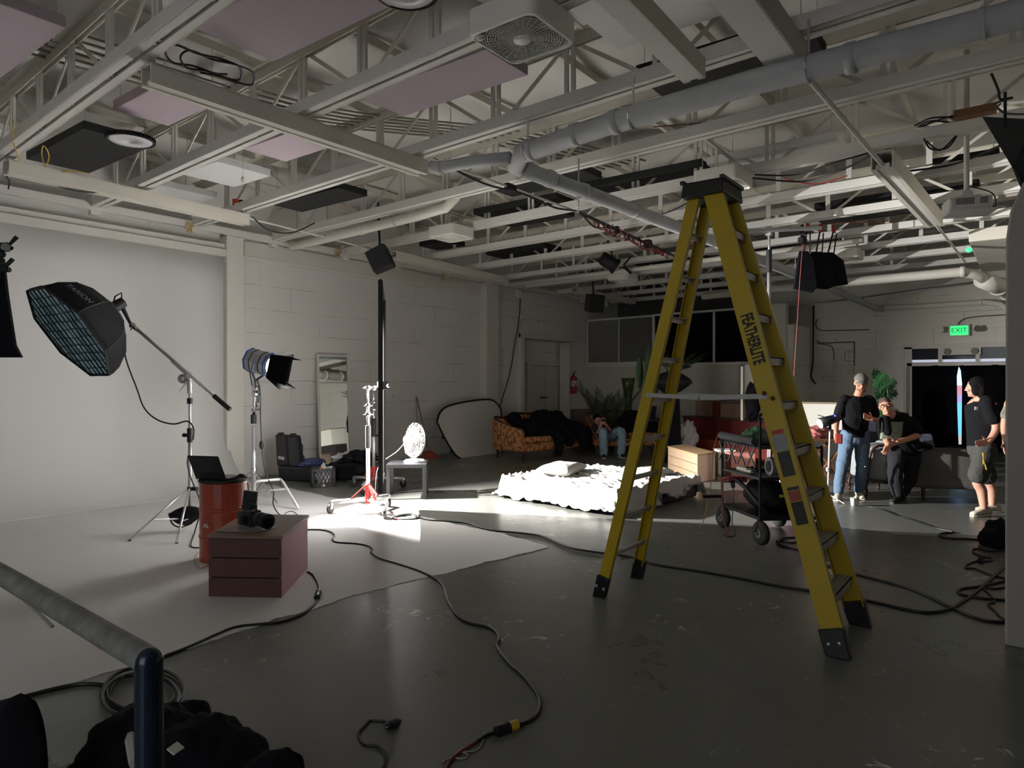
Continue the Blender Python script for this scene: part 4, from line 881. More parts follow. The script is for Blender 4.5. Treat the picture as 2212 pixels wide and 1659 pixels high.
a_, b_ = basis(nf); Ra = Matrix(((a_.x, b_.x, nf.x, fc.x), (a_.y, b_.y, nf.y, fc.y), (a_.z, b_.z, nf.z, fc.z), (0, 0, 0, 1)))
ap = .545*cos(pi/8); mbg = MB(); ng = 11
def clip(x):  # half length of the octagon at offset x
    ax = abs(x); h = ap; k = ap*2**.5 - ax; return min(h, k)
for i in range(1, ng):
    x = -ap + 2*ap*i/ng; h = clip(x) - .005; wv_ = .006
    for sw in (0, 1):
        vs = []; fs = []
        for j in range(9):
            s = -h + 2*h*j/8; jit = .007*sin(s*40 + i*2.1)
            for z in (-.012, .002 + .003*sin(s*55 + i)):
                p = Vector((x + jit, s, z)) if sw == 0 else Vector((s, x + jit, z)); vs.append(Ra @ p)
        fs = [(2*j, 2*j+1, 2*j+3, 2*j+2) for j in range(8)]; mbg.add(vs, fs)
part('fabric_grid', mbg, mat('grid_fabric', '1d2a30', rough=.7, var=.1), t, solid=.003)
part('seam_band', octa([(.552, 0.0), (.556, -.02)]), M_black, t, solid=.006)
for j in range(8):
    th = pi/8 + j*pi/4; pts_ = [fc + nf*h + (a_*cos(th) + b_*sin(th))*(r+.002) for r, h in pf]
    part('rib', MB().tube(pts_, .006, 5), M_black, t)
# lettering on the shell
pmid = lambda j, h, r: fc + nf*h + (a_*cos(j) + b_*sin(j))*r
PJ = lambda p: Vector((CX + F*p.dot(rtv)/p.dot(fwv), YH - F*(p.z - CH)/p.dot(fwv)))
best = min(range(8), key=lambda j: (PJ(pmid(j*pi/4 + pi/4, -.2, .46)) - Vector((175, 640))).length)
th = best*pi/4 + pi/4; q0 = pmid(th, -.14, .53*cos(pi/8)); q1 = pmid(th, -.30, .44*cos(pi/8)); ydir = (q0 - q1).normalized(); xdir = (a_*-sin(th) + b_*cos(th)); 
if xdir.dot(rtv) > 0 or True:
    cdir = a_*cos(th) + b_*sin(th); yd = (q1 - q0).normalized(); nn = xdir.cross(yd)
    if nn.dot(cdir) < 0: xdir = -xdir; nn = xdir.cross(yd)
    o_ = q0.lerp(q1, .35) + nn*.006; text('TARION', .085, mat('grey_ink', '8a8c90', rough=.6), t, Matrix(((xdir.x, yd.x, nn.x, o_.x), (xdir.y, yd.y, nn.y, o_.y), (xdir.z, yd.z, nn.z, o_.z), (0, 0, 0, 1))), ext=.0008)
apx = fc - nf*.5
part('speed_ring', MB().tube([apx + nf*.03, apx - nf*.02], .085, 20), M_black, t)
part('lamp_head', MB().tube([apx - nf*.02, apx - nf*.15], [.06, .055], 14), M_black, t)
part('handle', MB().tube([apx - nf*.03 + Vector((0, 0, .05)), apx - nf*.05 + Vector((0, 0, .11)), apx - nf*.13 + Vector((0, 0, .11)), apx - nf*.13 + Vector((0, 0, .04))], .009, 8), M_black, t)
part('tilt_bracket', MB().tube([apx - nf*.1, apx - nf*.14 + Vector((0, 0, -.05)), eb + (piv-eb).normalized()*-.03], [.03, .025, .015], 8), M_black, t)
cord('black power cord hanging from the softbox head to the boom stand', [apx - nf*.08 + Vector((0, 0, -.05)), D(268, 730, 7.2), D(272, 775, 7.2), D(295, 838, 7.2), D(312, 882, 7.2), D(340, 907, 7.2), D(375, 916, 7.2), D(404, 910, DS - .02), D(418, 925, DS - .03), D(417, 950, DS - .03)], .0085)
cord('black cord running down along the boom stand leg', [D(406, 985, DS - .03), D(405, 1005, DS - .03), D(413, 1035, DS - .04), D(424, 1060, DS-.06), D(432, 1085, DS - .06), D(431, 1110, DS-.1), D(420, 1150, DS - .2), G(412, 1180, .01), G(435, 1183, .01)], .007)
cord('thin tan cord curling on the floor beside the drum', [G(445, 1190, .006), G(425, 1196, .006), G(420, 1214, .006), G(430, 1228, .006), G(448, 1222, .006), G(455, 1212, .006)], .004, mat('tan_cord', 'a07b52'))
cord('thin white cord plugged into the laptop', [lp - rtv*.2 + Vector((0, 0, .09)), lp - rtv*.235 + Vector((0, 0, .085)), lp - rtv*.25 + Vector((0, 0, .03)), lp - rtv*.225 + Vector((0, 0, -.05)), lp - rtv*.23 + Vector((0, 0, -.1))], .003, M_trim)
# sand bag on the stand
c = D(402, 1108, DS - .05); t = thing('sandbag', 'black leaf shaped sandbag slung from the boom stand', 'sandbag', c)
mb = MB(); Rz = Matrix.Translation(c)
prof = []
def bag(u, v):
    s = u*2 - 1; th = v*2*pi; r = .085*(1 - abs(s)**1.8)**.9 + .004
    return c + rtv*(s*.19) + Vector((0, 0, .07*s*.35 + cos(th)*r*1.15 - .03*(1-s*s))) + fwv*(sin(th)*r*.7)
part('bag', MB().grid(bag, 18, 18), M_nyl, t, smooth=True)
part('strap', MB().tube(smoothpts([c + rtv*-.18 + Vector((0, 0, .0)), c + rtv*-.15 + Vector((0, 0, -.11)), c + rtv*-.06 + Vector((0, 0, -.15)), c + rtv*.06 + Vector((0, 0, -.11))]), .008, 6), mat('red_black_strap', '2a1516'), t)

# ---------------- fresnel lamp on its stand ----------------
DF = 8.94; fb_ = floorp(548, DF); t = thing('fresnel_stand', 'chrome light stand carrying the fresnel studio lamp behind the drum', 'light stand', fb_)
V = lambda z, dx=0, dy=0: fb_ + rtv*dx + fwv*dy + Vector((0, 0, z)); zc = lambda py: CH + (YH - py)/F*DF
part('column', MB().tube([V(.05), V(zc(920))], .026, 12), M_galv, t, smooth=True); part('grip_collar', MB().tube([V(zc(915)), V(zc(896))], .036, 12), M_black, t)
part('upper_column', MB().tube([V(zc(898)), V(zc(820), .02)], .02, 12), M_chrome, t, smooth=True)
part('clamp_cluster', MB().ball(V(zc(850), .02), .05).tube([V(zc(870), .05), V(zc(838), .07)], .016, 8).box(V(zc(838), .03), (.1, .05, .06)).tube([V(zc(885), -.03), V(zc(885), .08)], .014, 8), M_chrome, t)
for dx, dy in ((-.45, -.25), (.42, -.35), (.05, .5)):
    lg = part('leg', MB().tube([V(.42), V(.05, dx, dy)], .013, 8), M_chrome, t); part('brace', MB().tube([V(.1), V(.24, dx*.5, dy*.5)], .009, 6), M_chrome, lg)
part('leg_hub', MB().tube([V(.36), V(.46)], .04, 12).tube([V(.06), V(.12)], .035, 12), M_chrome, t)
lc = D(570, 785, DF); ld = (rtv*.9 + Vector((0, 0, -.22)) - fwv*.27).normalized(); s1, u1 = basis(ld); B = lambda f, s, u: lc + ld*f + s1*s + u1*u
t = thing('fresnel_lamp', 'silver and blue fresnel studio lamp with open black barn doors', 'studio lamp', lc)
part('housing', MB().tube([B(-.2, 0, 0), B(-.19, 0, 0), B(.1, 0, 0)], [.13, .155, .155], 8), mat('brushed_housing', 'a4a6a8', rough=.3, metal=.7, var=.2), t)
for f in (-.2, .1): part('blue_rim', MB().tube([B(f-.012, 0, 0), B(f+.012, 0, 0)], .165, 8), mat('blue_rim', '27407e', rough=.4), t)
for f in (-.12, .02): part('cooling_rib', MB().tube([B(f-.006, 0, 0), B(f+.006, 0, 0)], .162, 8), M_black, t)
part('lens_ring', MB().tube([B(.10, 0, 0), B(.13, 0, 0)], .15, 20), M_chrome, t)
part('lens', MB().tube([B(.125, 0, 0), B(.135, 0, 0)], .12, 20), mat('hot_lens', 'fff4e0', emit='fff0d8', estr=14), t)
sgn = 1 if s1.dot(fwv) > 0 else -1; M_flap = mat('barn_door_black', '060606', rough=.9, spec=0)
for s, L in ((-sgn, .28), (sgn, .11)):
    p = [B(.18, s*.15, -.15), B(.18, s*.15, .15), B(.18 + L, s*(.15 + L*(-.12 if L > .2 else .34)), .19), B(.18 + L, s*(.15 + L*(-.12 if L > .2 else .34)), -.19)]; part('barn_door', MB().prism(p, s1*.003), M_flap, t)
for s in (-1, 1):
    p = [B(.18, -.15, s*.15), B(.18, .15, s*.15), B(.42, .19, s*(.14 if s*u1.z > 0 else .24)), B(.42, -.19, s*(.14 if s*u1.z > 0 else .24))]; part('barn_door', MB().prism(p, u1*.003), M_flap, t)
part('wire_scrim', MB().tube([B(.17, .05, .15), B(.42, .1, .26)], .004, 5).tube([B(.17, .08, .14), B(.48, .1, .2)], .004, 5), M_galv, t)
part('yoke', MB().tube([B(-.03, -.17, 0), B(-.03, -.17, -.12), V(zc(822), .02), B(-.03, .17, -.12), B(-.03, .17, 0)], .014, 8), mat('dark_blue_yoke', '1a2440', rough=.4), t)
part('control_knob', MB().ball(B(-.24, 0, -.03), .05), M_black, t)
cord('black head cable drooping from the back of the fresnel lamp', [B(-.22, 0, -.08), D(545, 835, DF), D(548, 850, DF), D(550, 862, DF), D(556, 880, DF)], .008)
cord('black cord with an inline switch hanging beside the fresnel stand', [D(556, 820, DF - .05), D(562, 850, DF - .05), D(563, 900, DF - .05), D(565, 958, DF-.05), D(568, 990, DF - .05), D(575, 1025, DF - .1), D(590, 1060, DF - .2), D(590, 1090, DF - .6), G(605, 1113, .01), G(625, 1118, .01)], .008)
solo('inline_switch', MB().ball(D(565, 961, DF - .055), (.03, .03, .06)), M_black, 'black inline switch on the cord beside the fresnel stand', 'switch', smooth=True)
cord('thin wire looped on the floor behind the crate', [G(618, 1116, .01), G(615, 1110, .01), G(630, 1104, .01), G(642, 1112, .01), G(640, 1119, .01)], .004)
# white tube frame
Ft = lambda px, py, z: G(px, py, z)
mb = MB().tube(smoothpts([Ft(548, 1068, .12), Ft(550, 1046, .26), Ft(556, 1040, .3), Ft(600, 1036, .3), Ft(608, 1038, .29), Ft(619, 1055, .22), Ft(644, 1098, .02)], 4), .018, 8).tube([Ft(549, 1062, .16), Ft(620, 1057, .21)], .013, 8)
solo('tube_frame', mb, mat('white_tube', 'd5d5d5', rough=.35), 'white bent tube frame lying on the floor behind the fresnel stand', 'frame', smooth=True)

# ---------------- diffusion frame ----------------
P0 = D(822, 1062, 7.15); P1 = D(822, 606, 7.15); P2 = D(829, 648, 8.5); P3 = D(829, 1022, 8.5)
t = thing('diffusion_frame', 'tall black framed diffusion panel seen edge on beside the rolling stands', 'diffusion panel', Vector((P0.x, P0.y, 0)))
part('edge_bar', MB().bar(P0, P1, .035, .035), M_black, t); part('edge_bar', MB().bar(P3, P2, .035, .035), M_black, t)
part('cross_bar', MB().bar(P1, P2, .03, .03), M_black, t); part('cross_bar', MB().bar(P0, P3, .03, .03), M_black, t)
M_silk = bpy.data.materials.new('silk'); M_silk.use_nodes = True; N = M_silk.node_tree.nodes; L = M_silk.node_tree.links
for n_ in list(N):
    if n_.type == 'BSDF_PRINCIPLED': N.remove(n_)
df = N.new('ShaderNodeBsdfDiffuse'); df.inputs[0].default_value = (.85, .85, .85, 1); tl = N.new('ShaderNodeBsdfTranslucent'); tl.inputs[0].default_value = (.85, .84, .82, 1)
ms = N.new('ShaderNodeMixShader'); ms.inputs[0].default_value = .4; L.new(df.outputs[0], ms.inputs[1]); L.new(tl.outputs[0], ms.inputs[2]); L.new(ms.outputs[0], N['Material Output'].inputs[0])
def silk(u, v): return (P0.lerp(P3, u)).lerp(P1.lerp(P2, u), v) + rtv*(-.02 - .025*sin(v*9)*sin(u*3.1)*0 - .012*sin(v*23 + u*7)*sin(u*pi))
part('silk', MB().grid(silk, 10, 40), M_silk, t, smooth=True)
for v in (.12, .3, .45, .62, .8): part('tie', MB().tube([P0.lerp(P1, v), P0.lerp(P1, v) - rtv*.03], .006, 5), M_trim, t)
part('grip_head', MB().box(D(827, 833, 8.15), (.1, .1, .1)), M_blackp, t, bevel=.01)
# rolling stands
def rolling(pxc, d, topy, lab_, rot=0., s=1.0):
    b = floorp(pxc, d); t = thing('rolling_stand', lab_, 'light stand', b)
    V = lambda z, dx=0, dy=0: b + rtv*dx + fwv*dy + Vector((0, 0, z)); zt = CH + (YH - topy)/F*d
    part('column', MB().tube([V(.30), V(zt*.62)], .024, 12), M_galv, t, smooth=True); part('grip_collar', MB().tube([V(zt*.52), V(zt*.70)], .033, 12), M_black, t)
    part('upper_column', MB().tube([V(zt*.6), V(zt*.86)], .018, 10), M_chrome, t, smooth=True); part('top_tube', MB().tube([V(zt*.84), V(zt)], .012, 10), M_chrome, t, smooth=True)
    part('clamp', MB().ball(V(zt*.79), .035).tube([V(zt*.79, -.06), V(zt*.79, .06)], .01, 6), M_chrome, t); part('clamp', MB().ball(V(zt*.86), .03).tube([V(zt*.86, -.05), V(zt*.86, .05)], .01, 6), M_chrome, t)
    part('centre_post', MB().tube([V(.12), V(.34)], .036, 12), M_red, t)
    for k in range(3):
        a = rot + k*2*pi/3; dx, dy = .42*cos(a)*s, .42*sin(a)*s
        lg = part('leg', MB().tube([V(.17), V(.14, dx, dy)], .026, 10), M_galv, t, smooth=True)
        part('brace', MB().bar(V(.33, dx*.08, dy*.08), V(.17, dx*.5, dy*.5), .03, .012), M_red, t)
        w = V(.06, dx*1.05, dy*1.05); ax_ = (rtv*cos(a*1.7+.4) + fwv*sin(a*1.7+.4))
        part('castor_fork', MB().bar(V(.15, dx*1.02, dy*1.02), w, .05, .03), M_galv, lg)
        part('castor_wheel', MB().tube([w - ax_*.016, w - ax_*.012, w + ax_*.012, w + ax_*.016], [.045, .058, .058, .045], 18), mat('wheel_rubber', '2c2422', rough=.6), lg)
    return t, V, zt
ts, V, zt = rolling(795, 8.2, 838, 'nearest chrome rolling stand with red legs holding the diffusion panel', rot=pi + .12)
part('grip_arm', MB().tube([V(zt, -.06), D(840, 833, 8.15)], .009, 8), M_galv, ts)
part('grip_knuckle', MB().ball(V(zt, 0), .035).ball(V(zt, .07), .03).ball(D(838, 833, 8.15), .03), M_chrome, ts)
ts2, V2, z2 = rolling(807, 10.0, 838, 'rear chrome rolling stand with red legs half hidden by the nearer one', rot=.4)
part('side_arm', MB().tube([V2(.78, -.0), V2(.80, .14)], .014, 6), M_black, ts2)
# side table and fan
q = [Vector((6.27, 6.82, 0)), Vector((6.62, 6.42, 0)), Vector((7.02, 6.77, 0)), Vector((6.67, 7.17, 0))]; cq = sum(q, Vector())/4
t = thing('side_table', 'small square dark grey side table carrying the white fan', 'table', cq)
M_tab = mat('dark_grey_laminate', '242528', rough=.35, var=.05)
part('table_top', MB().hull([v + (v-cq).normalized()*.0 + Vector((0, 0, .42)) for v in q], [v + Vector((0, 0, .47)) for v in q]), M_tab, t, bevel=.004)
for i in range(4):
    v = q[i]; e1 = (q[(i+1) % 4]-v).normalized(); e2 = (q[i-1]-v).normalized()
    lo = [v + e1*a + e2*b for a, b in ((0, 0), (.05, 0), (.05, .05), (0, .05))]; part('leg', MB().hull(lo, [p + Vector((0, 0, .42)) for p in lo]), M_tab, t, bevel=.003)
fb2 = cq + fwv*.05 + rtv*.09 + Vector((0, 0, .47)); t = thing('desk_fan', 'white wire caged fan glowing in the light on the side table', 'fan', fb2)
M_fw = mat('white_fan', 'e4e4e2', rough=.35, var=.02)
part('base', MB().lathe([(0, 0), (.15, 0), (.155, .012), (.13, .03), (.03, .045), (0, .045)], fb2, 28), M_fw, t, smooth=True)
fcn = fb2 + Vector((0, 0, .30)); fx = (rtv*.94 - fwv*.34).normalized(); s1, u1 = basis(fx); Rr = .235
B = lambda f, s, u: fcn + fx*f + s1*s + u1*u
mb = MB()
for s, dd in ((-1, .07), (1, .09)):
    for k in range(26):
        a = 2*pi*k/26; mb.tube([B(s*dd, .045*cos(a), .045*sin(a)), B(s*dd*.85, Rr*.6*cos(a+.1), Rr*.6*sin(a+.1)), B(s*dd*.5, Rr*.92*cos(a+.15), Rr*.92*sin(a+.15)), B(0, Rr*cos(a+.17), Rr*sin(a+.17))], .003, 4)
    for r, f in ((.3, .95), (.6, .85), (.85, .6)): mb.tube([B(s*dd*f, Rr*r*cos(a*pi/14), Rr*r*sin(a*pi/14)) for a in range(28)], .003, 4, closed=True)
mb.tube([B(0, Rr*cos(a*pi/20), Rr*sin(a*pi/20)) for a in range(40)], .008, 6, closed=True)
part('cage', mb, M_fw, t)
part('motor', MB().tube([B(-.17, 0, 0), B(-.15, 0, 0), B(-.07, 0, 0)], [.03, .055, .06], 16), M_fw, t, smooth=True)
part('hub', MB().tube([B(-.02, 0, 0), B(.05, 0, 0), B(.06, 0, 0)], [.04, .04, .02], 16), M_fw, t)
for k in range(4):
    a0 = k*pi/2; part('blade', MB().grid(lambda u, v: B(.02 + .03*(v-.5), (.04 + .16*u)*cos(a0 + (v-.5)*.9), (.04+.16*u)*sin(a0 + (v-.5)*.9)), 5, 4), M_fw, t, smooth=True, solid=.003)
part('yoke', MB().tube([B(-.03, Rr + .015, 0), B(-.02, Rr*.9, -.16), fb2 + Vector((0, 0, .03)), B(-.02, -Rr*.9, -.16), B(-.03, -Rr - .015, 0)], .012, 8), M_fw, t, smooth=True)
cord('white fan cord running from the fan over the table edge', [B(-.15, 0, -.03), fb2 - rtv*.25 + Vector((0, 0, .14)), fb2 - rtv*.42 + Vector((0, 0, .02)), fb2 - rtv*.5 + fwv*-.1 + Vector((0, 0, -.1)), fb2 - rtv*.52 + fwv*-.15 + Vector((0, 0, -.4))], .004, M_fw)

# ---------------- things along the left wall ----------------
def onplane(px, py, p0, n):
    a = Vector((0, 0, CH)); d = D(px, py, 1.0) - a; return a + d * ((Vector(p0) - a).dot(n) / d.dot(n))
# mirror
b0 = WY(692, 1010, WALLY - .22); b1 = WY(757, 1010, WALLY - .22); b0.z = b1.z = 0
m0 = WY(686, 768, WALLY - .06); m1 = WY(751, 768, WALLY - .06); m0.z = m1.z = (m0.z + m1.z)/2
t = thing('leaning_mirror', 'tall white framed mirror leaning against the block wall', 'mirror', (b0+b1)/2)
M_mir = mat('mirror_glass', 'd8dcd8', rough=.02, metal=1.0, var=.0)
nn = (b1-b0).cross(m0-b0).normalized(); nn = -nn if nn.y > 0 else nn
part('glass', MB().prism([b0, b1, m1, m0], -nn*.006), M_mir, t)
for a, b in ((b0, m0), (b1, m1), (m0, m1), (b0, b1)): part('frame_rail', MB().bar(a, b, .035, .035), M_trim, t)
# black hard case, open
kc = floorp(655, 11.0); t = thing('hard_case', 'large black hard case standing open with its lid up beside the mirror', 'case', kc)
kx = rtv*.96 - fwv*.28; ky = Vector((0, 0, 1)).cross(kx); K = lambda a, b, z: kc + kx*a + ky*b + Vector((0, 0, z))
part('base', MB().hull([K(-.3, -.22, .0), K(.27, -.22, .0), K(.27, .25, .0), K(-.3, .25, 0)], [K(-.32, -.24, .24), K(.29, -.24, .24), K(.29, .27, .24), K(-.32, .27, .24)]), M_blackp, t, bevel=.03)
lo = [K(-.36, -.20, .23), K(.13, -.26, .23), K(.13, -.14, .23), K(-.36, -.08, .23)]; hi = [K(-.46, -.10, .73), K(-.01, -.16, .72), K(-.01, -.04, .72), K(-.46, .02, .73)]
ldd = part('lid', MB().hull(lo, hi), M_blackp, t, bevel=.03)
fcv = lambda u, v, o=.0: (lo[0].lerp(lo[1], u)).lerp(hi[0].lerp(hi[1], u), v) - ky*o
part('label', MB().prism([fcv(.1, .22, .004), fcv(.36, .2, .004), fcv(.36, .3, .004), fcv(.1, .32, .004)], -ky*.002), mat('paper_label', 'b9bbbf', rough=.7), ldd)
for u in (.2, .75): part('latch', MB().box(fcv(u, 1.0, -.05), (.08, .06, .05)), M_black, ldd, bevel=.006)
for v in (.25, .6): part('wheel_guard', MB().box(fcv(1.02, v, -.05), (.04, .07, .12)), M_black, ldd, bevel=.01)
part('corner_rib', MB().bar(fcv(.5, .02, .01), fcv(.5, .98, .01), .02, .01), M_black, ldd)
def blob(name, lab_, cat, c, size, m, wob=.35, seed=0., rz=0., n=28, flat=True, group=None, disp=.0):
    def fn(u, v):
        th = u*2*pi; ph = v*pi; p = Vector((sin(ph)*cos(th), sin(ph)*sin(th), cos(ph)))
        k = 1 + wob*noise.noise(p*1.8 + Vector((seed, seed*2, 0))) + wob*.5*noise.noise(p*4.2 + Vector((seed, 0, seed))) + wob*.22*noise.noise(p*9 + Vector((seed*3, 0, seed)))
        q = Vector((p.x*size[0]*k, p.y*size[1]*k, max(p.z*size[2]*k, -size[2]*.55 if flat else -9)))
        return q
    mb = MB().grid(fn, n*2, n).xf(Matrix.Translation(Vector(c) + Vector((0, 0, size[2]*.55 if flat else 0))) @ Matrix.Rotation(rz, 4, 'Z'))
    o = link_mesh(name, mb, m, smooth=True)
    return tag(o, lab_, cat, group) if lab_ else o
def blobmb(c, size, wob=.3, seed=0., rz=0., n=24, flat=False):
    def fn(u, v):
        th = u*2*pi; ph = v*pi; p = Vector((sin(ph)*cos(th), sin(ph)*sin(th), cos(ph)))
        k = 1 + wob*noise.noise(p*1.8 + Vector((seed, seed*2, 0))) + wob*.5*noise.noise(p*4.2 + Vector((seed, 0, seed))) + wob*.22*noise.noise(p*9 + Vector((seed*3, 0, seed)))
        return Vector((p.x*size[0]*k, p.y*size[1]*k, max(p.z*size[2]*k, -size[2]*.55 if flat else -9)))
    return MB().grid(fn, n*2, n).xf(Matrix.Translation(Vector(c)) @ Matrix.Rotation(rz, 4, 'Z'))
M_bluep = mat('blue_plastic_bag', '35406a', rough=.35, var=.3, scale=20, bump=.5); M_wpap = mat('white_crumpled_paper', 'cfcfd2', rough=.6, var=.1, bump=.6, bscale=16)
blob('plastic_bag', 'crumpled blue plastic bag lying in the open hard case', 'plastic bag', K(.12, .0, .24), (.24, .16, .07), M_bluep, seed=2)
# milk crate
mc0 = floorp(697, 10.35); t = thing('milk_crate', 'black milk crate full of paper in front of the open hard case', 'milk crate', mc0)
kx2 = (rtv*.94 + fwv*.33).normalized(); ky2 = Vector((0, 0, 1)).cross(kx2); K2 = lambda a, b, z: mc0 + kx2*a + ky2*b + Vector((0, 0, z)); S = .165
def side(o_, ex_, nm):
    mb = MB(); 
    for z0_, z1_ in ((0, .06), (.235, .28)): mb.bar(o_ - ex_*S + Vector((0, 0, (z0_+z1_)/2)), o_ + ex_*S + Vector((0, 0, (z0_+z1_)/2)), .012, z1_-z0_)
    for s in (-1, 1): mb.bar(o_ + ex_*s*(S-.015) + Vector((0, 0, 0)), o_ + ex_*s*(S-.015) + Vector((0, 0, .28)), .03, .012, roll=tuple(ex_.cross(Vector((0, 0, 1)))))
    for k in range(-3, 4):
        for sg in (-1, 1):
            a = k*.055; x0 = max(-S, min(S, a - sg*.05)); x1 = max(-S, min(S, a + sg*.05)); mb.bar(o_ + ex_*x0 + Vector((0, 0, .05)), o_ + ex_*x1 + Vector((0, 0, .245)), .008, .012)
    return part(nm, mb, M_blackp, t)
side(K2(0, -S, 0), kx2, 'front_side'); side(K2(0, S, 0), kx2, 'back_side'); side(K2(-S, 0, 0), ky2, 'end_side'); side(K2(S, 0, 0), ky2, 'end_side')
part('bottom', MB().prism([K2(-S, -S, .005), K2(S, -S, .005), K2(S, S, .005), K2(-S, S, .005)], (0, 0, .01)), M_blackp, t)
part('tag', MB().box(K2(.0, -S - .01, .03), (.03, .03, .035)), M_trim, t)
blob('crumpled_paper', 'crumpled white paper with a red mark sticking out of the milk crate', 'paper', K2(.03, -.02, .03), (.12, .12, .17), M_wpap, seed=5, wob=.5)
solo('orange_tape', MB().box(K2(-.04, -.16, .285), (.05, .02, .02)), mat('orange_tape', 'b5552f'), 'bit of orange tape on the rim of the milk crate', 'tape')
# duffel bags
dc = floorp(765, 10.85); t = thing('duffel_bag', 'black wheeled duffel bag lying between mirror and diffusion panel', 'bag', dc)
part('body', blobmb(dc + Vector((0, 0, .19)), (.38, .24, .17), wob=.12, seed=3, rz=AZ - pi/2), M_nyl, t, smooth=True)
part('end_pocket', MB().box(dc + rtv*-.05 - fwv*.22 + Vector((0, 0, .16)), (.3, .08, .2), rz=AZ-pi/2), M_blackf, t, bevel=.03)
for dx in (-.3, .05): part('wheel', MB().tube([dc + rtv*dx - fwv*.2 + Vector((0, 0, .035)), dc + rtv*(dx+.05) - fwv*.2 + Vector((0, 0, .035))], .035, 12), M_rubber, t)
part('handle', MB().tube(smoothpts([dc + rtv*-.25 - fwv*.15 + Vector((0, 0, .3)), dc + rtv*-.1 - fwv*.25 + Vector((0, 0, .4)), dc + rtv*.1 - fwv*.18 + Vector((0, 0, .34))]), .012, 6), M_black, t)
blob('dark_jacket', 'crumpled black jacket lying on the duffel bag', 'jacket', dc + Vector((0, 0, .32)) + rtv*.08, (.28, .2, .1), M_blackf, seed=9, wob=.6)
blob('backpack', 'dark backpack lying behind the milk crate at the foot of the mirror', 'bag', floorp(722, 11.1), (.2, .18, .16), M_nyl, seed=12, wob=.25)
blob('white_garment', 'crumpled white garment lying on the bags below the mirror', 'garment', floorp(742, 11.0) + Vector((0, 0, .3)), (.2, .15, .07), M_wpap, seed=21, wob=.8)
# dustpan with handle
pb = WY(931, 997, WALLY - .35); pb.z = 0; t = thing('lobby_dustpan', 'red dustpan with a long handle leaning against the wall behind the fan', 'dustpan', pb)
h1 = WY(900, 857, WALLY - .06)
part('handle', MB().tube([pb + Vector((0, .05, .06)), h1], .013, 8), mat('worn_wood_handle', '8d7567', rough=.6), t, smooth=True)
part('broom_stick', MB().tube([WY(902, 930, WALLY - .2), h1 + Vector((-.02, 0, 0))], .008, 8), MATS['worn_wood_handle'], t)
part('pan', MB().hull([pb + Vector((-.17, -.12, 0)), pb + Vector((.17, -.12, 0)), pb + Vector((.15, .12, 0)), pb + Vector((-.15, .12, 0))], [pb + Vector((-.16, -.11, .03)), pb + Vector((.16, -.11, .03)), pb + Vector((.11, .12, .15)), pb + Vector((-.11, .12, .15))]), mat('red_plastic', '9e3f36', rough=.5), t, bevel=.01)
# oval reflector
pr = Vector((10.9, 9.35, 0)); pn = Vector((0, -.86, .5)).normalized(); pn = Vector((0, -1.13, .53)).normalized()
out = [(944, 912), (950, 892), (966, 878), (1000, 869), (1045, 863), (1066, 866), (1080, 882), (1084, 906), (1086, 940), (1086, 968), (1078, 981), (1050, 987), (1010, 992), (992, 989), (978, 975), (960, 945)]
pts_ = [onplane(a, b, pr, pn) for a, b in out]; lp_ = smoothpts(pts_ + [pts_[0]], 6)[:-1]
t = thing('oval_reflector', 'large white oval pop up reflector with black rim leaning on the wall', 'reflector', (pts_[12].x, pts_[12].y, 0))
part('fabric', MB().prism(lp_, -pn*.004), mat('reflector_white', 'd2cfcb', rough=.6, var=.02), t)
part('rim', MB().tube(lp_, .022, 8, closed=True), M_black, t, smooth=True)
for i in (14, 15): part('tab', MB().box(pts_[i] + Vector((-.04, 0, 0)), (.06, .02, .05)), M_black, t)
# fire extinguisher on the recess post
fe = WY(1239, 830, WALLY - .1); t = thing('fire_extinguisher', 'red fire extinguisher on the white post right of the double door', 'fire extinguisher', fe - Vector((0, 0, .27)))
part('cylinder', MB().lathe([(0, -.26), (.09, -.26), (.1, -.24), (.1, .16), (.08, .21), (.03, .24), (0, .24)], fe, 20), mat('extinguisher_red', 'a31f1f', rough=.35, var=.05), t, smooth=True)
part('label', MB().lathe([(.101, -.06), (.102, .1)], fe, 20), mat('label_white', 'c8c2bb'), t)
part('valve', MB().tube([fe + Vector((0, 0, .23)), fe + Vector((0, 0, .29))], .025, 8).bar(fe + Vector((-.03, 0, .3)), fe + Vector((.12, -.02, .35)), .02, .02), M_black, t)
part('hose', MB().tube(smoothpts([fe + Vector((-.02, -.03, .27)), fe + Vector((-.14, -.03, .2)), fe + Vector((-.18, -.02, .05)), fe + Vector((-.2, -.02, -.08))]), .014, 6), M_rubber, t)
# ---------------- people ----------------
M_skin = mat('skin', 'b9836a', rough=.55, var=.05, scale=8); M_skin2 = mat('skin_pale', 'c4907b', rough=.55, var=.05, scale=8)
M_shirt = mat('black_cotton', '101114', rough=.95, var=.2, bump=.3, bscale=12, spec=.2)
M_jean = mat('blue_denim', '5b6e84', rough=.9, var=.22, scale=7, bump=.3, bscale=30, spec=.2); M_ljean = mat('pale_denim', '8197a6', rough=.9, var=.15, scale=7, bump=.3, bscale=25, spec=.2)
M_pant = mat('charcoal_trousers', '232429', rough=.9, var=.2, bump=.3, spec=.2)
M_hair = mat('dark_hair', '0d0a09', rough=.85, spec=.2, var=.3, scale=30, bump=.5); M_eye = mat('eye_white', 'd9d4cd', rough=.3); M_dark = mat('dark_glasses', '15100e', rough=.3)
CLT = bpy.data.textures.new('cloth_folds', 'CLOUDS'); CLT.noise_scale = .11; CLT.noise_depth = 2
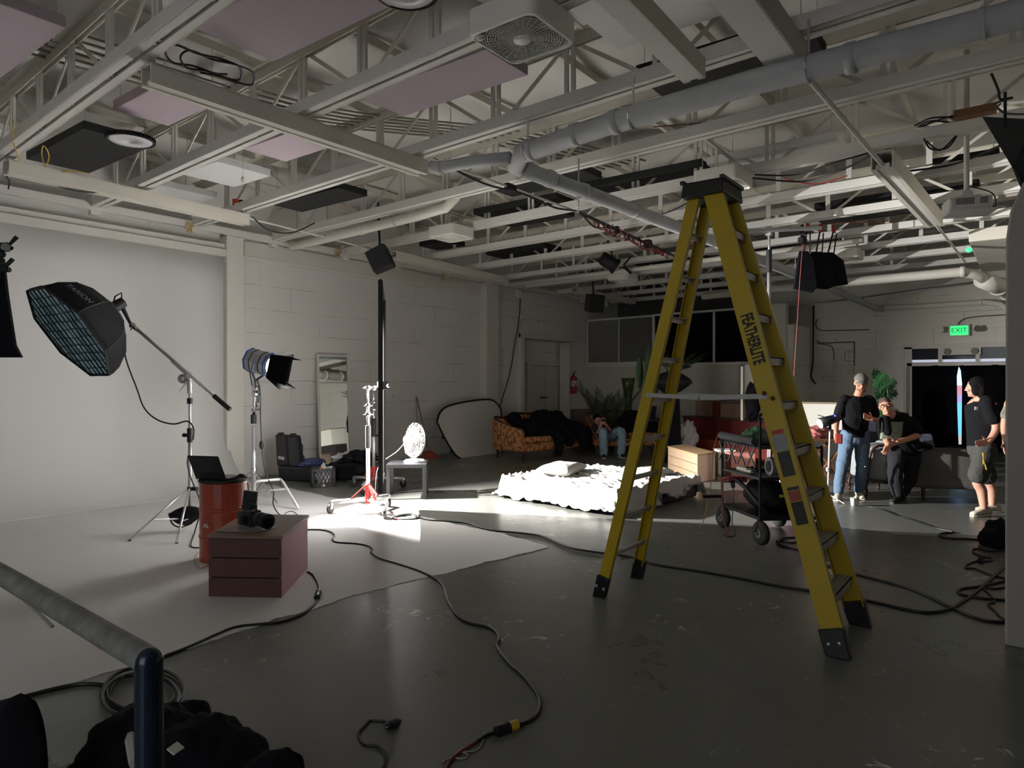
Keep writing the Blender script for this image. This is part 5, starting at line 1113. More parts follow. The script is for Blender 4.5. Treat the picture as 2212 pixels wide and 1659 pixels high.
def fuse(name, mb, m, parent, vox=.008, folds=0., it=4):
    o = part(name, mb, m, parent, smooth=False)
    k = o.modifiers.new('fuse', 'REMESH'); k.mode = 'VOXEL'; k.voxel_size = vox; k.use_smooth_shade = True
    k = o.modifiers.new('soft', 'SMOOTH'); k.iterations = it; k.factor = .5
    if folds: k = o.modifiers.new('folds', 'DISPLACE'); k.texture = CLT; k.strength = folds; k.mid_level = .5; k.texture_coords = 'LOCAL'
    return o
def limb(mb, pts, rr, n=14):
    P_ = smoothpts(pts, 4); R_ = []
    for i in range(len(pts)-1):
        for j in range(4): R_.append(rr[i] + (rr[i+1]-rr[i])*j/4)
    R_.append(rr[-1]); mb.tube(P_, R_, n); mb.ball(P_[0], R_[0], 10, 6); mb.ball(P_[-1], R_[-1], 10, 6); return mb
def loft(mb, secs, right, n=20):   # secs: (centre, rx, ry) ; closed rings
    k = len(secs); vs = []
    for i, (c, rx, ry) in enumerate(secs):
        c = Vector(c); t = (Vector(secs[min(i+1, k-1)][0]) - Vector(secs[max(i-1, 0)][0])).normalized()
        r_ = (Vector(right) - t*Vector(right).dot(t)).normalized(); f_ = t.cross(r_)
        vs += [c + r_*rx*cos(2*pi*j/n) + f_*ry*sin(2*pi*j/n) for j in range(n)]
    fs = [(i*n+j, i*n+(j+1) % n, (i+1)*n+(j+1) % n, (i+1)*n+j) for i in range(k-1) for j in range(n)] + [tuple(range(n))[::-1], tuple(range((k-1)*n, k*n))]
    return mb.add(vs, fs)
def headframe(c, fwd, up=(0, 0, 1)):
    f = Vector(fwd).normalized(); r = f.cross(Vector(up)).normalized(); u = r.cross(f)
    return Matrix(((r.x, f.x, u.x, c[0]), (r.y, f.y, u.y, c[1]), (r.z, f.z, u.z, c[2]), (0, 0, 0, 1)))
def headmb(mb, M, s=1.0):
    h = MB(); h.ball((0, -.012, .03), (.074*s, .094*s, .088*s), 18, 12); h.ball((0, .018, -.045), (.056*s, .068*s, .066*s), 14, 10); h.ball((0, .062, -.085), (.026, .022, .022), 10, 6)
    h.tube([(0, .078, .02), (0, .096, -.005), (0, .106, -.022)], [.008, .011, .014], 8); h.ball((0, .102, -.024), (.017, .014, .011), 8, 6)
    for q in (-1, 1):
        h.ball((q*.076, -.008, -.004), (.012, .022, .032), 8, 6); h.ball((q*.032, .07, .028), (.024, .016, .01), 8, 6); h.ball((q*.042, .058, -.025), (.024, .022, .022), 8, 6)
    mb.add([M @ v for v in h.v], h.f); return mb
def handmb(mb, wrist, tip, side, curl=.3, s=1.0, r=1.0):   # palm from wrist towards tip; side = thumb direction
    w_ = Vector(wrist); d = (Vector(tip) - w_).normalized(); sd = Vector(side); sd = (sd - d*sd.dot(d)).normalized(); nz_ = d.cross(sd)
    mb.box((0, 0, 0), (.001, .001, .001)) if False else None
    for k in range(4): o = sd*(.028 - .019*k)*s; mb.tube([w_ + o*.5, w_ + d*.05*s + o, w_ + d*.088*s + o], [.016*r, .013*r, .0105*r], 8)
    for k, L_ in enumerate((.07, .08, .074, .058)):
        o = sd*(.030 - .0205*k)*s; a = w_ + d*.088*s + o; c1 = curl*(1 + .12*k)
        d1 = (d*cos(c1) - nz_*sin(c1)); d2 = (d*cos(2*c1) - nz_*sin(2*c1)); d3 = (d*cos(2.8*c1) - nz_*sin(2.8*c1))
        mb.tube([a, a + d1*L_*.45*s, a + (d1*.45 + d2*.3)*L_*s, a + (d1*.45 + d2*.3 + d3*.27)*L_*s], [.0095*r, .009*r, .0082*r, .0068*r], 8)
        mb.ball(a + (d1*.45 + d2*.3 + d3*.27)*L_*s, .0068*r, 8, 5)
    a = w_ + d*.025*s + sd*.03*s; t1 = (d*.6 + sd*.75 - nz_*.25).normalized(); t2 = (d*.9 + sd*.3 - nz_*.35).normalized()
    mb.tube([w_ + d*.01, a, a + t1*.036*s, a + t1*.036*s + t2*.03*s], [.014*r, .013*r, .0105*r, .008*r], 8); return mb
def face_parts(t, M, body, lips='8a4b40', glasses=False, beard=False):
    for q in (-1, 1):
        e_ = part('eye', MB().ball(M @ Vector((q*.031, .079, .010)), .0095, 8, 6), M_eye, body); part('iris', MB().ball(M @ Vector((q*.031, .087, .010)), .0048, 8, 5), M_dark, t) if not glasses else None
        part('eyebrow', MB().tube([M @ Vector((q*.016, .092, .028)), M @ Vector((q*.034, .088, .034)), M @ Vector((q*.05, .074, .028))], [.003, .0045, .002], 6), M_hair, body)
    part('lips', MB().tube([M @ Vector((-.022, .078, -.055)), M @ Vector((0, .088, -.053)), M @ Vector((.022, .078, -.055))], [.003, .0065, .003], 6), mat('lips_' + lips, lips), body)
    if glasses:
        mb = MB()
        for q in (-1, 1):
            mb.tube([M @ Vector((q*.034 + .025*cos(a*pi/8), .1 - .006*abs(cos(a*pi/8)), .008 + .018*sin(a*pi/8))) for a in range(16)], .0028, 5, closed=True)
            mb.tube([M @ Vector((q*.058, .095, .012)), M @ Vector((q*.078, .04, .012)), M @ Vector((q*.08, -.01, .006))], .0025, 5)
        mb.tube([M @ Vector((-.01, .104, .01)), M @ Vector((.01, .104, .01))], .0025, 5)
        part('glasses', mb, M_dark, t)
def shoe(t, ankle, toe_dir, m, sole, L_=.27, name='shoe'):
    a = Vector((ankle[0], ankle[1], 0)); d = Vector((toe_dir[0], toe_dir[1], 0)).normalized(); s = Vector((-d.y, d.x, 0)); h = -.08; mb = MB(); 
    secs = [(-.09, .030, .07), (-.07, .038, .09), (-.02, .040, .095), (.04, .040, .075), (.1, .044, .055), (.15, .042, .045), (.18, .028, .035)]
    vs = []; n = 12
    for x, w_, z in secs: vs += [a + d*x + s*w_*cos(2*pi*j/n) + Vector((0, 0, .018 + max(-.0, z*(.5 + .5*sin(2*pi*j/n)))))for j in range(n)]
    k = len(secs); fs = [(i*n+j, i*n+(j+1) % n, (i+1)*n+(j+1) % n, (i+1)*n+j) for i in range(k-1) for j in range(n)] + [tuple(range(n))[::-1], tuple(range((k-1)*n, k*n))]
    sh = part(name, MB().add(vs, fs), m, t, smooth=True)
    pl = [a + d*x + s*w_*q for q, rng in ((1, secs), (-1, secs[::-1])) for x, w_, z in rng]
    part('sole', MB().prism([p + Vector((0, 0, .001)) for p in pl], (0, 0, .022)), sole, sh, bevel=.004)
    for q in (.02, .045, .07, .095): part('lace', MB().tube([a + d*q + s*.022 + Vector((0, 0, .09 - q*.3)), a + d*q - s*.022 + Vector((0, 0, .09 - q*.3))], .003, 5), sole, sh)
    return sh

# --- man in the grey cap ---
d1 = 9.2; J = lambda px, py, dd=0: D(px, py, d1 + dd)
fl_ = lambda px, dd=0: Vector((*D(px, 900, d1 + dd).xy, 0))
t = thing('person', 'man in a grey cap, black t-shirt and ripped jeans holding a small red thing', 'person', fl_(1836))
hd = J(1860, 828); HM = headframe(hd, -fwv*.9 - rtv*.32 + Vector((0, 0, -.2)), Vector((0, 0, 1)) + rtv*.05)
sL, sR = J(1822, 864, 0), J(1880, 866, -.02)     # photo-left and photo-right shoulders
eL, wL = J(1808, 905, .02), J(1806, 935, -.16); eR, wR = J(1893, 905, .06), J(1884, 905, -.2)
hipL, hipR = J(1833, 938, 0), J(1862, 938, 0); kL, kR = J(1820, 1005, -.02), J(1862, 1008, 0); aL, aR = fl_(1812, -.05) + Vector((0, 0, .09)), fl_(1856, .05) + Vector((0, 0, .09))
mb = MB(); headmb(mb, HM); limb(mb, [J(1853, 858), J(1858, 843), J(1859, 833)], [.062, .056, .055])
loft(mb, [(J(1848, 940), .15, .10), (J(1848, 915), .14, .095), (J(1850, 890), .16, .105), (J(1851, 870), .17, .1), (J(1852, 858), .10, .07)], rtv)
limb(mb, [sL, eL, wL], [.055, .042, .028]); limb(mb, [sR, eR, wR], [.055, .042, .028])
handmb(mb, wL, wL + Vector((0, 0, -1)) + rtv*.15, -fwv*.6 + rtv*.5, .5); handmb(mb, wR, wR - rtv*.9 + Vector((0, 0, .35)), Vector((0, 0, 1)), .35)
limb(mb, [hipL, kL, aL], [.085, .055, .04]); limb(mb, [hipR, kR, aR], [.085, .055, .04])
body = fuse('body', mb, M_skin, t, .0075); face_parts(t, HM, body, glasses=True)
capm_ = mat('grey_cap_wool', '5d5a54', rough=.95, var=.2, scale=20)
mb = MB(); mb.ball((0, -.012, .052), (.086, .104, .082), 20, 12); hb_ = MB(); [hb_.v.append(HM @ v) for v in mb.v]; hb_.f = mb.f
hb_.v = [v if True else v for v in hb_.v]
cp_ = part('cap', MB().grid(lambda u, v: HM @ Vector((.088*sin(v*pi/2)*cos(u*2*pi), -.012 + .106*sin(v*pi/2)*sin(u*2*pi), .045 + .092*cos(v*pi/2))), 24, 8), capm_, t, smooth=True, solid=.004)
part('cap_brim', MB().grid(lambda u, v: HM @ Vector(((u-.5)*.15*(1-.2*v), .088*(1 - (2*u-1)**2*.35) + .07*v*(1-(2*u-1)**2*.5), .046 - .018*v - .02*(2*u-1)**2)), 10, 5), capm_, cp_, smooth=True, solid=.005)
part('beard', MB().grid(lambda u, v: HM @ Vector((.06*sin((u-.5)*2.2), .018 + .07*cos((u-.5)*2.2), -.066 - .04*v + .01*(2*u-1)**2)), 12, 5), mat('brown_beard', '7a5545', rough=.9, var=.3, scale=60), t, smooth=True, solid=.006)
mb = MB(); loft(mb, [(J(1847, 946), .172, .115), (J(1847, 925), .168, .115), (J(1849, 900), .178, .12), (J(1850, 878), .2, .12), (J(1851, 864), .185, .105), (J(1852, 857), .085, .072)], rtv)
limb(mb, [sL.lerp(sR, .15), sL, sL.lerp(eL, .4), sL.lerp(eL, .72)], [.068, .07, .068, .07]); limb(mb, [sR.lerp(sL, .15), sR, sR.lerp(eR, .4), sR.lerp(eR, .72)], [.068, .07, .068, .07])
fuse('t_shirt', mb, M_shirt, t, .011, folds=.02)
mb = MB(); loft(mb, [(J(1847, 932), .158, .108), (J(1847, 948), .168, .115), (J(1847, 960), .15, .11)], rtv)
limb(mb, [hipL, kL, aL + Vector((0, 0, .03))], [.105, .078, .066]); limb(mb, [hipR, kR, aR + Vector((0, 0, .03))], [.105, .078, .066]); jn = fuse('jeans', mb, M_jean, t, .011, folds=.03)
part('ripped_knee', MB().ball(J(1870, 1008, -.075), (.04, .014, .012)), mat('frayed_thread', 'b9c4cc'), jn)
M_snk = mat('cream_sneaker', 'c5bba6', rough=.7, var=.15, scale=20); M_sole = mat('off_white_sole', 'd8d0be', rough=.6)
shoe(t, aL, -fwv*.8 - rtv*.6, M_snk, M_sole); shoe(t, aR, -fwv*1 - rtv*.25, M_snk, M_sole)
solo('red_pouch', MB().box(J(1812, 948, -.2), (.05, .09, .13), rz=.3), mat('red_pouch', '8a2b28', rough=.6), 'small red pouch in the hand of the man in the grey cap', 'pouch', bevel=.015)

# --- leaning man with glasses ---
d1 = 8.95
t = thing('person', 'shaved head man with glasses leaning forward in black printed t-shirt and black trousers', 'person', fl_(1940))
hd = J(1914, 878, -.1); HM = headframe(hd, -fwv*.85 - rtv*.5, Vector((0, 0, 1)) - rtv*.22)
nk = J(1921, 897, .0); ch = J(1940, 925, .06); pv = J(1955, 968, .15)
sL, sR = J(1913, 907, -.04), J(1966, 912, .06); eR = J(1984, 938, -.02); wR = J(1938, 955, -.2); eL = J(1914, 946, -.1); wL = J(1918, 960, -.24)
hipL, hipR = J(1938, 975, .12), J(1970, 975, .15); kL, kR = J(1934, 1030, .0), J(1966, 1030, .12); aL, aR = fl_(1940, -.02) + Vector((0, 0, .09)), fl_(1950, .12) + Vector((0, 0, .09))
mb = MB(); headmb(mb, HM, 1.0); limb(mb, [nk + Vector((0, 0, -.03)), J(1917, 890, -.05)], [.064, .058])
loft(mb, [(pv, .16, .11), (J(1950, 950, .12), .155, .11), (ch, .17, .115), (J(1932, 908, .02), .15, .09), (nk, .08, .07)], rtv)
limb(mb, [sL, eL, wL], [.056, .044, .03]); limb(mb, [sR, eR, wR], [.058, .045, .03])
handmb(mb, wR, wR - rtv + Vector((0, 0, -.25)), Vector((0, 0, 1)), .6); handmb(mb, wL, wL - rtv*.3 + Vector((0, 0, -1)), rtv, .5)
limb(mb, [hipL, kL, aL], [.09, .06, .045]); limb(mb, [hipR, kR, aR], [.09, .06, .045])
body = fuse('body', mb, M_skin, t, .0075); face_parts(t, HM, body, glasses=True)
part('stubble_hair', MB().grid(lambda u, v: HM @ Vector((.0758*sin(v*1.35)*cos(u*2*pi), -.016 + .0955*sin(v*1.35)*sin(u*2*pi), .032 + .09*cos(v*1.35))), 24, 8), mat('stubble', '4b372d', rough=.9, var=.2, scale=60), t, smooth=True)
part('teeth', MB().box(HM @ Vector((0, .086, -.053)), (.025, .01, .006)), M_eye, t)
mb = MB(); loft(mb, [(J(1958, 980, .15), .2, .14), (J(1953, 955, .12), .19, .14), (ch, .195, .135), (J(1935, 910, .03), .18, .11), (J(1923, 899, .0), .09, .08)], rtv)
limb(mb, [sL, sL.lerp(eL, .7)], [.075, .08]); limb(mb, [sR, sR.lerp(eR, .75)], [.08, .082]); ts_ = fuse('t_shirt', mb, M_shirt, t, .011, folds=.02)
# printed picture on the chest
c0 = J(1928, 930, -.13); pr_ = MB().grid(lambda u, v: c0 + rtv*((u-.5)*.28 + (v-.5)*.05) + Vector((0, 0, (v-.5)*.22)) - fwv*(.03 - .1*(u-.5)**2 - .05*v), 10, 8)
part('chest_print', pr_, mat('grey_print', '7d8577', rough=.9, var=.5, scale=18), ts_, smooth=True, solid=.004)
mb = MB(); loft(mb, [(J(1957, 962, .14), .17, .12), (J(1956, 978, .14), .18, .13), (J(1954, 992, .13), .15, .12)], rtv)
limb(mb, [hipL, kL, aL + Vector((0, 0, .03))], [.115, .09, .075]); limb(mb, [hipR, kR, aR + Vector((0, 0, .03))], [.115, .09, .075]); fuse('trousers', mb, M_pant, t, .011, folds=.03)
shoe(t, aL, -fwv*.6 - rtv*.8, M_black, M_rubber, name='boot'); shoe(t, aR, -fwv*.7 - rtv*.6, M_black, M_rubber, name='boot')

# --- man in shorts, seen from behind ---
d1 = 8.15
t = thing('person', 'long haired man in black t-shirt and dark shorts standing with a hand on his hip', 'person', fl_(2125))
hd = J(2107, 838, 0); HM = headframe(hd, -rtv*.62 + fwv*.75 + Vector((0, 0, -.05)))
sN, sF = J(2133, 868, -.16), J(2112, 866, .14); eN = J(2152, 922, -.2); wN = J(2135, 955, -.22); eF = J(2106, 915, .2); wF = J(2108, 950, .18)
hipN, hipF = J(2130, 965, -.08), J(2112, 965, .1); kN, kF = J(2112, 1035, -.1), J(2135, 1035, .12); aN, aF = fl_(2126, -.14) + Vector((0, 0, .09)), fl_(2144, .1) + Vector((0, 0, .09))
rr_ = (rtv*.35 - fwv*.94).normalized()
mb = MB(); headmb(mb, HM); limb(mb, [J(2118, 862), J(2112, 846)], [.06, .055])
loft(mb, [(J(2122, 965), .14, .11), (J(2120, 935), .14, .1), (J(2120, 900), .17, .11), (J(2121, 872), .17, .1), (J(2119, 860), .1, .07)], rr_)
limb(mb, [sN, eN, wN], [.056, .045, .03]); limb(mb, [sF, eF, wF], [.056, .042, .03])
handmb(mb, wN, wN - rtv + Vector((0, 0, -.12)), Vector((0, 0, 1)), .2, s=1.05); handmb(mb, wF, wF + Vector((0, 0, -1)), -rtv, .4)
limb(mb, [hipN, kN, J(2121, 1060, -.12), aN], [.085, .058, .058, .038]); limb(mb, [hipF, kF, J(2143, 1060, .12), aF], [.085, .058, .058, .038])
body = fuse('body', mb, M_skin2, t, .0075); face_parts(t, HM, body)
hr = MB(); hr.ball(HM @ Vector((0, -.028, .045)), (.084, .098, .088), 16, 10); hr.ball(HM @ Vector((0, -.065, -.04)), (.078, .06, .1), 14, 10); hr.ball(HM @ Vector((-.06, -.02, -.02)), (.03, .05, .075), 12, 8); hr.ball(HM @ Vector((.06, -.015, -.02)), (.03, .05, .075), 12, 8)
fuse('hair', hr, M_hair, t, .009, folds=.02)
mb = MB(); loft(mb, [(J(2123, 968), .17, .13), (J(2121, 935), .165, .125), (J(2120, 900), .185, .13), (J(2121, 876), .19, .12), (J(2120, 864), .1, .08)], rr_)
limb(mb, [sN.lerp(sF, .15), sN, sN.lerp(eN, .4), sN.lerp(eN, .7)], [.07, .072, .07, .072]); limb(mb, [sF.lerp(sN, .15), sF, sF.lerp(eF, .4), sF.lerp(eF, .7)], [.07, .072, .07, .072]); tt = fuse('t_shirt', mb, M_shirt, t, .011, folds=.02)
p_ = J(2109, 882, -.13); part('chest_logo', MB().box(p_, (.01, .03, .04), rz=.5), M_trim, tt)
mb = MB(); loft(mb, [(J(2123, 955), .155, .12), (J(2122, 972), .17, .135), (J(2121, 985), .15, .13)], rr_)
limb(mb, [hipN, hipN.lerp(kN, .9)], [.11, .11]); limb(mb, [hipF, hipF.lerp(kF, .9)], [.11, .11]); so_ = fuse('shorts', mb, mat('dark_grey_shorts', '3a3a36', rough=.9, var=.15, bump=.3), t, .011, folds=.02)
part('yellow_strap', MB().bar(J(2122, 978, -.24), J(2131, 1015, -.24), .012, .006).bar(J(2124, 978, -.245), J(2124, 1003, -.245), .01, .005), mat('yellow_strap', 'b99a2a'), so_)
for a, dr_ in ((aN, -rtv*.97 - fwv*.25), (aF, -rtv*.95 + fwv*.1)): 
    sh_ = shoe(t, a, dr_, M_snk, M_sole)
# --- tattooed arm person at the edge of the pillar ---
d1 = 7.7
t = thing('person', 'person with a tattooed arm and patterned top mostly hidden behind the pillar', 'person', fl_(2190))
mb = MB(); limb(mb, [J(2183, 872), J(2171, 920), J(2174, 955)], [.06, .045, .03]); loft(mb, [(J(2205, 960), .15, .1), (J(2205, 900), .17, .11), (J(2200, 862), .12, .08)], rtv); headmb(mb, headframe(J(2205, 825), -fwv)); limb(mb, [J(2200, 865), J(2203, 840)], [.06, .05])
handmb(mb, J(2174, 955), J(2174, 990), -rtv, .4); limb(mb, [J(2196, 965), J(2192, 1030), fl_(2190) + Vector((0, 0, .09))], [.085, .058, .04]); limb(mb, [J(2215, 965), J(2215, 1030), fl_(2212) + Vector((0, 0, .09))], [.085, .058, .04])
fuse('body', mb, M_skin, t, .0085)
mb = MB(); loft(mb, [(J(2203, 965), .18, .12), (J(2203, 900), .19, .13), (J(2200, 864), .13, .09)], rtv); limb(mb, [J(2186, 874), J(2176, 898)], [.068, .07]); fuse('patterned_top', mb, mat('patterned_cloth', '6d675c', rough=.9, var=.8, scale=28), t, .012)
mb = MB(); limb(mb, [J(2196, 965), J(2192, 1030), fl_(2190) + Vector((0, 0, .1))], [.11, .08, .07]); limb(mb, [J(2215, 965), J(2215, 1030), fl_(2212) + Vector((0, 0, .1))], [.11, .08, .07]); fuse('trousers', mb, M_black, t, .012)
for px in (2190, 2212): shoe(t, fl_(px), -fwv - rtv*.3, M_black, M_rubber)

# ---------------- sofas and the seated man ----------------
def damask():
    m = mat('orange_damask', 'a8683a', rough=.8, var=.2, scale=5); N, L, b = nt(m)
    tc = N.new('ShaderNodeTexCoord'); vo = N.new('ShaderNodeTexVoronoi'); vo.inputs['Scale'].default_value = 7; vo.feature = 'SMOOTH_F1'; L.new(tc.outputs['Object'], vo.inputs['Vector'])
    wv = N.new('ShaderNodeTexWave'); wv.inputs['Scale'].default_value = 2.2; wv.inputs['Distortion'].default_value = 14; wv.inputs['Detail Scale'].default_value = 2.5; L.new(tc.outputs['Object'], wv.inputs[0])
    rp = N.new('ShaderNodeValToRGB'); e = rp.color_ramp.elements; e[0].color = srgb('8c4a2a'); e[0].position = .3; e[1].color = srgb('b38656'); e[1].position = .6
    L.new(wv.outputs['Fac'], rp.inputs[0]); L.new(rp.outputs[0], b.inputs['Base Color']); return m
M_dam = damask(); M_leg = mat('dark_carved_wood', '3b2217', rough=.45, var=.2)
def antique_sofa(o, ang, Ls, lab_, dpt=.82, left_arm=True, right_arm=True):
    R = Matrix.Translation(o) @ Matrix.Rotation(ang, 4, 'Z')   # local x along the front, y to the back
    t = thing('antique_sofa', lab_, 'sofa', o); W = lambda p: R @ Vector(p)
    part('seat_base', MB().hull([W((0, 0, .17)), W((Ls, 0, .17)), W((Ls, dpt, .17)), W((0, dpt, .17))], [W((0, -.02, .34)), W((Ls, -.02, .34)), W((Ls, dpt, .34)), W((0, dpt, .34))]), M_dam, t, bevel=.02)
    nC = 2
    for k in range(nC): part('seat_cushion', MB().hull(*[[W((x, y, z)) for x, y in ((.1 + (Ls-.2)*k/nC + .01, -.02), (.1 + (Ls-.2)*(k+1)/nC - .01, -.02), (.1 + (Ls-.2)*(k+1)/nC - .01, dpt-.15), (.1 + (Ls-.2)*k/nC + .01, dpt-.15))] for z in (.345, .46)]), M_dam, t, bevel=.035)
    def back(u, v):
        x = u*Ls; zt = .80 + .07*sin(u*pi)**2 + .03*cos(u*6*pi)*.5
        return W((x, dpt - .10 + .08*v, .3 + (zt-.3)*v))
    bk = part('back', MB().grid(back, 30, 8), M_dam, t, smooth=True, solid=.12)
    part('crest_rail', MB().tube([back(u/30, 1.0) + Vector((0, 0, .03)) for u in range(31)], .028, 8), M_leg, t, smooth=True)
    for s, on in ((0, left_arm), (1, right_arm)):
        if not on: continue
        x = s*Ls; x_ = .0 if s == 0 else Ls; dd = .09 if s == 0 else -.09
        q = lambda z0, zf_, zb: [W((x_, -.02, z0)), W((x_ + dd, -.02, z0)), W((x_ + dd, dpt, z0)), W((x_, dpt, z0))]
        part('arm', MB().hull([W((x_ - dd*.3, -.02, .18)), W((x_ + dd, -.02, .18)), W((x_ + dd, dpt, .18)), W((x_ - dd*.3, dpt, .18))], [W((x_ - dd*.9, -.04, .62)), W((x_ + dd*.6, -.02, .62)), W((x_ + dd*.6, dpt, .78)), W((x_ - dd*.9, dpt, .78))]), M_dam, t, bevel=.03)
        part('arm_rail', MB().tube(smoothpts([W((x_ - dd*.1, -.04, .60)), W((x_ - dd*.2, .2, .65)), W((x_ - dd*.2, .5, .72)), W((x_, dpt, .82))]), .024, 8), M_leg, t, smooth=True)
    for x, y in ((.05, .04), (Ls-.05, .04), (.05, dpt-.05), (Ls-.05, dpt-.05), (Ls*.5, .04)):
        part('leg', MB().tube(smoothpts([W((x, y, .18)), W((x, y - .015, .12)), W((x, y + .01, .05)), W((x, y - .01, .0))]), [.035]*6 + [.03, .026, .022, .02, .018, .016, .016, .015, .016, .018, .02, .022, .02][:13], 8), M_leg, t, smooth=True)
    return t, W
so1, W1 = antique_sofa(Vector((10.95, 8.0, 0)), radians(-9), 1.95, 'orange damask antique sofa buried under dark clothes by the left wall')
so2, W2 = antique_sofa(Vector((13.0, 7.55, 0)), radians(-50), 1.5, 'orange antique sofa with the seated man, between the clothes pile and the ladder')
M_navy = mat('navy_cloth', '0f1019', rough=.95, var=.35, scale=5, bump=.6, bscale=6, spec=.15)
def heap(name, lab_, cat, mb, m=M_navy, vox=.018, folds=.09, group=None):
    t_ = link_mesh(name, mb, m); k = t_.modifiers.new('fuse', 'REMESH'); k.mode = 'VOXEL'; k.voxel_size = vox; k.use_smooth_shade = True
    k = t_.modifiers.new('folds', 'DISPLACE'); k.texture = CLT; k.strength = folds; k.mid_level = .5; k = t_.modifiers.new('soft', 'SMOOTH'); k.iterations = 2
    return tag(t_, lab_, cat, group)
mb = MB(); mb.ball(W1((.50, .35, .62)), (.3, .34, .2), 16, 10); mb.ball(W1((.38, .62, .80)), (.2, .14, .14)); mb.ball(W1((.75, .3, .58)), (.32, .34, .15)); limb(mb, [W1((.85, .1, .54)), W1((.93, -.08, .48)), W1((.95, -.12, .2)), W1((.95, -.12, .12))], [.1, .11, .1, .09])
heap('winter_coat', 'bulky black coat piled on the left half of the damask sofa', 'coat', mb)
mb = MB(); mb.ball(W1((1.1, .5, .78)), (.34, .2, .2), 16, 10); mb.ball(W1((1.2, .3, .62)), (.34, .34, .16)); limb(mb, [W1((1.2, .1, .55)), W1((1.3, -.08, .48)), W1((1.3, -.1, .3))], [.12, .12, .1])
heap('winter_coat', 'navy coat slung over the middle of the damask sofa back', 'coat', mb)
mb = MB(); mb.ball(W1((1.6, .6, .74)), (.36, .2, .2), 16, 10); mb.ball(W1((1.68, .3, .56)), (.28, .34, .18)); limb(mb, [W1((1.7, .1, .54)), W1((1.75, -.1, .46)), W1((1.78, -.12, .25))], [.16, .17, .13])
heap('winter_coat', 'dark coat hanging over the right end of the damask sofa', 'coat', mb)
mb = MB(); mb.ball(W2((.95, .5, .66)), (.42, .3, .26), 16, 10); mb.ball(W2((1.25, .35, .55)), (.3, .3, .2)); 
heap('winter_coat', 'black coats heaped beside the seated man behind the ladder', 'coat', mb)
blob('folded_scarf', 'tan patterned cloth behind the seated man on the sofa', 'cloth', W2((.05, .6, .55)), (.16, .1, .16), M_dam, seed=4)
# seated man
d1 = 14.6
t = thing('person', 'man in dark t-shirt and pale jeans slouched on the sofa looking at his phone', 'person', fl_(1325))
J = lambda px, py, dd=0: D(px, py, d1 + dd)
hd = J(1290, 908, .1); HM = headframe(hd, -fwv*.75 + rtv*.35 + Vector((0, 0, -.35)), Vector((0, 0, 1)) + fwv*.35 - rtv*.25)
sL, sR = J(1284, 922, .05), J(1311, 919, .15); eL = J(1292, 934, -.12); wL = J(1299, 915, -.25); eR = J(1318, 930, -.05); wR = J(1306, 914, -.22)
pv = J(1311, 943, .05); hipL, hipR = J(1303, 944, -.0), J(1322, 943, .02); kL, kR = J(1303, 933, -.42), J(1342, 932, -.35); aL = Vector((*D(1304, 900, d1 - .42).xy, .1)); aR = Vector((*D(1342, 900, d1 - .4).xy, .1))
mb = MB(); headmb(mb, HM); limb(mb, [J(1296, 919, .12), hd + Vector((0, 0, -.05))], [.06, .055]); loft(mb, [(pv, .15, .11), (J(1306, 935, .08), .15, .1), (J(1300, 924, .12), .17, .1), (J(1297, 918, .12), .1, .07)], rtv)
limb(mb, [sL, eL, wL], [.052, .042, .03]); limb(mb, [sR, eR, wR], [.052, .042, .03]); handmb(mb, wL, wL + Vector((0, 0, 1)) + rtv*.4, rtv - fwv*.3, .5); handmb(mb, wR, wR + Vector((0, 0, 1)) - rtv*.4, -rtv - fwv*.3, .5)
limb(mb, [hipL, kL, aL], [.08, .055, .04]); limb(mb, [hipR, kR, aR], [.08, .055, .04]); body = fuse('body', mb, M_skin, t, .0085); face_parts(t, HM, body)
hr = MB(); hr.ball(HM @ Vector((0, -.03, .05)), (.088, .1, .085), 14, 10); hr.ball(HM @ Vector((0, -.08, -.02)), (.075, .05, .08)); fuse('hair', hr, M_hair, t, .01, folds=.02)
mb = MB(); loft(mb, [(pv + Vector((0, 0, .02)), .17, .13), (J(1306, 935, .08), .17, .13), (J(1300, 925, .12), .19, .12), (J(1297, 919, .12), .1, .08)], rtv); limb(mb, [sL, sL.lerp(eL, .7)], [.07, .07]); limb(mb, [sR, sR.lerp(eR, .7)], [.07, .07]); fuse('t_shirt', mb, mat('maroon_black_shirt', '1c1215', rough=.95), t, .012, folds=.02)
mb = MB(); limb(mb, [hipL, kL, aL], [.11, .09, .085]); limb(mb, [hipR, kR, aR], [.11, .09, .085]); mb.ball(pv, (.18, .14, .12)); fuse('jeans', mb, M_ljean, t, .012, folds=.03)
shoe(t, aL, -fwv - rtv*.1, M_black, M_sole); shoe(t, aR, -fwv + rtv*.3, M_black, M_sole)
solo('smartphone', MB().box((wL + wR)/2 + Vector((0, 0, .1)) - fwv*.02, (.075, .01, .15), rz=AZ - pi/2, rx=-.5), M_blackp, 'smartphone held up by the seated man', 'phone', bevel=.005)

